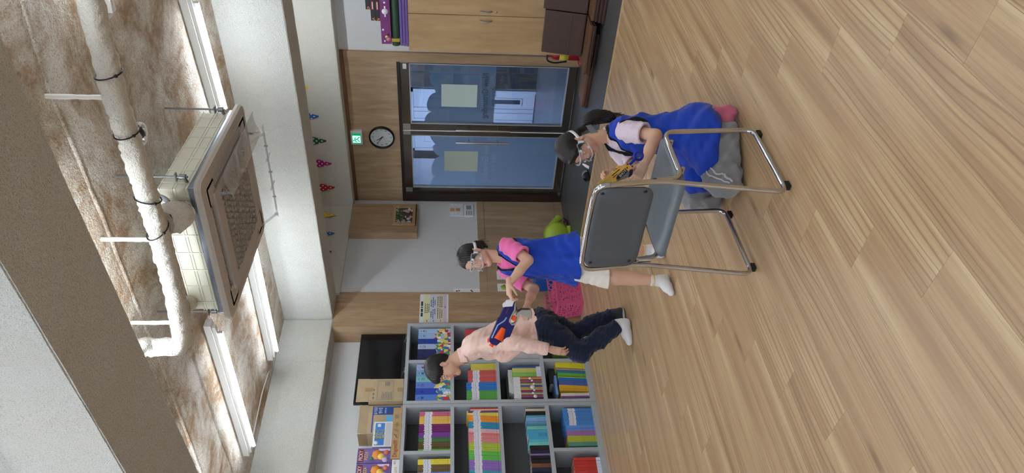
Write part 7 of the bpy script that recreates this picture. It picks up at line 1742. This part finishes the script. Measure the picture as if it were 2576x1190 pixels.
m_psock = cloth('pink sock', (196, 102, 130), 0.9, 0.3)
S = SDF((0.06, -0.14, -0.004), (0.34, 0.06, 0.20), 0.004)              # foot tucked under, sole up, toes on the floor
S.cone((0.150, -0.045, 0.060), (0.205, -0.035, 0.115), 0.036, 0.034, 0.02).cone((0.205, -0.035, 0.115), (0.222, -0.022, 0.040), 0.033, 0.028, 0.02).cone((0.222, -0.022, 0.045), (0.205, -0.045, 0.022), 0.028, 0.020, 0.02).cone((0.150, -0.045, 0.055), (0.210, -0.03, 0.045), 0.03, 0.026, 0.02)
S.wrinkle(0.0015, 120, 71); S.D = np.maximum(S.D, 0.002-S.ax[2][None, None, :]); ps = G3.add('sock', S, m_psock)
for (x, y, c, rr) in ((1802, 303, (84, 122, 92), 0.010), (1807, 309, (84, 122, 92), 0.009), (1826, 307, (150, 132, 134), 0.014)):
    p_ = G3.px(x, y, 3.53); MB().sphere(G3.w1(p_), (rr*0.8, 0.006, rr), 10, 6, Matrix.Rotation(YAW*-1, 3, 'Z')).build('sock_print', cloth('sock print %d' % c[0], c, 0.9), ps)

# gold toy gun with its black name plate
K3 = 3.40/F_PX; g3O = G3.px(1560, 430, 3.40)
def hp(cx_, cy_): x, y = 1480+cx_*0.13441, 360+cy_*0.13441; return (-(y-430)*K3, -(x-1560)*K3)
def hpt(q, a=0.0): return G3.w1(g3O+np.array([q[0], a-0.10*q[0], q[1]]))
gg3 = thing('toy_gun', hpt((0, 0)), 'gold toy gun with black name plate held by the kneeling girl', 'toy gun')
def plate3(name, pts, t0, t1, m, parent=gg3):
    P2 = [hp(*p_) for p_ in pts]; n = len(P2); v = [hpt(p_, t0) for p_ in P2]+[hpt(p_, t1) for p_ in P2]
    me = MB().raw(v, [tuple(range(n)), tuple(range(n, 2*n))]+[(i, (i+1) % n, n+(i+1) % n, n+i) for i in range(n)]).build(name, m, parent)
    md = me.modifiers.new('b', 'BEVEL'); md.width = 0.0018; md.segments = 2; md.limit_method = 'ANGLE'; return me
m_gold = mat('gold plated plastic', (236, 200, 110), 0.18, 0.8); m_goldd = mat('dark gold', (120, 88, 36), 0.3, 0.8)
plate3('body', [(190, 770), (400, 600), (600, 440), (690, 385), (760, 410), (835, 445), (800, 480), (740, 500), (600, 650), (520, 720), (420, 840), (260, 900)], -0.020, 0.020, m_gold)
plate3('name_plate', [(505, 655), (530, 612), (668, 475), (715, 530), (585, 655), (520, 700)], -0.0225, -0.0195, mat('black name plate', (16, 16, 18), 0.4))
for k_ in range(12):
    t_ = k_/11.0; cx_, cy_ = 185+t_*300, 750-t_*235; plate3('rail_tooth', [(cx_-14, cy_+2), (cx_+10, cy_-18), (cx_+24, cy_), (cx_, cy_+20)], -0.012, 0.012, m_gold)
plate3('sight', [(500, 470), (530, 430), (590, 425), (625, 440), (600, 480), (540, 505)], -0.014, 0.014, m_gold)
plate3('vent_slot', [(420, 610), (560, 490), (572, 505), (432, 626)], -0.0215, -0.0195, m_goldd); plate3('vent_slot', [(445, 645), (520, 580), (530, 592), (455, 660)], -0.0215, -0.0195, m_goldd)
plate3('lower_frame', [(540, 720), (735, 520), (760, 560), (740, 640), (600, 700)], -0.016, 0.016, mat('grey lower frame', (120, 120, 118), 0.5))
for (cx_, cy_) in ((705, 470), (710, 405), (800, 440)): MB().tube([hpt(hp(cx_, cy_), -0.024), hpt(hp(cx_, cy_), 0.02)], 0.0045, 10).build('bolt', m_goldd, gg3)
m_bs = mat('translucent blue plastic', (22, 50, 190), 0.2, trans=0.25); plate3('stock', [(745, 392), (860, 275), (905, 300), (795, 415)], -0.010, 0.010, m_bs)
MB().tube([hpt((hp(935, 235)[0]+0.020*math.cos(t), hp(935, 235)[1]+0.020*math.sin(t))) for t in np.linspace(0, 2*math.pi, 17)[:-1]], 0.007, 8, closed=True).build('stock_ring', m_bs, gg3)
plate3('grip', [(790, 490), (830, 500), (820, 590), (770, 640), (745, 600)], -0.014, 0.014, mat('navy grip', (20, 24, 60), 0.5))
a_, b_ = np.array(hpt(hp(560, 640), -0.0232)), np.array(hpt(hp(692, 505), -0.0232)); u_ = nrm(b_-a_); nn_ = -np.array(_Fh); vv = nrm(np.cross(nn_, u_))
# the letters run up the plate; their tops face the rail
Mt = Matrix(((u_[0], vv[0], nn_[0], (a_[0]+b_[0])/2), (u_[1], vv[1], nn_[1], (a_[1]+b_[1])/2), (u_[2], vv[2], nn_[2], (a_[2]+b_[2])/2), (0, 0, 0, 1)))
text('name', 'SHOT', 0.0175, m_white, gg3, Mt, 0.0004, sx=0.98)
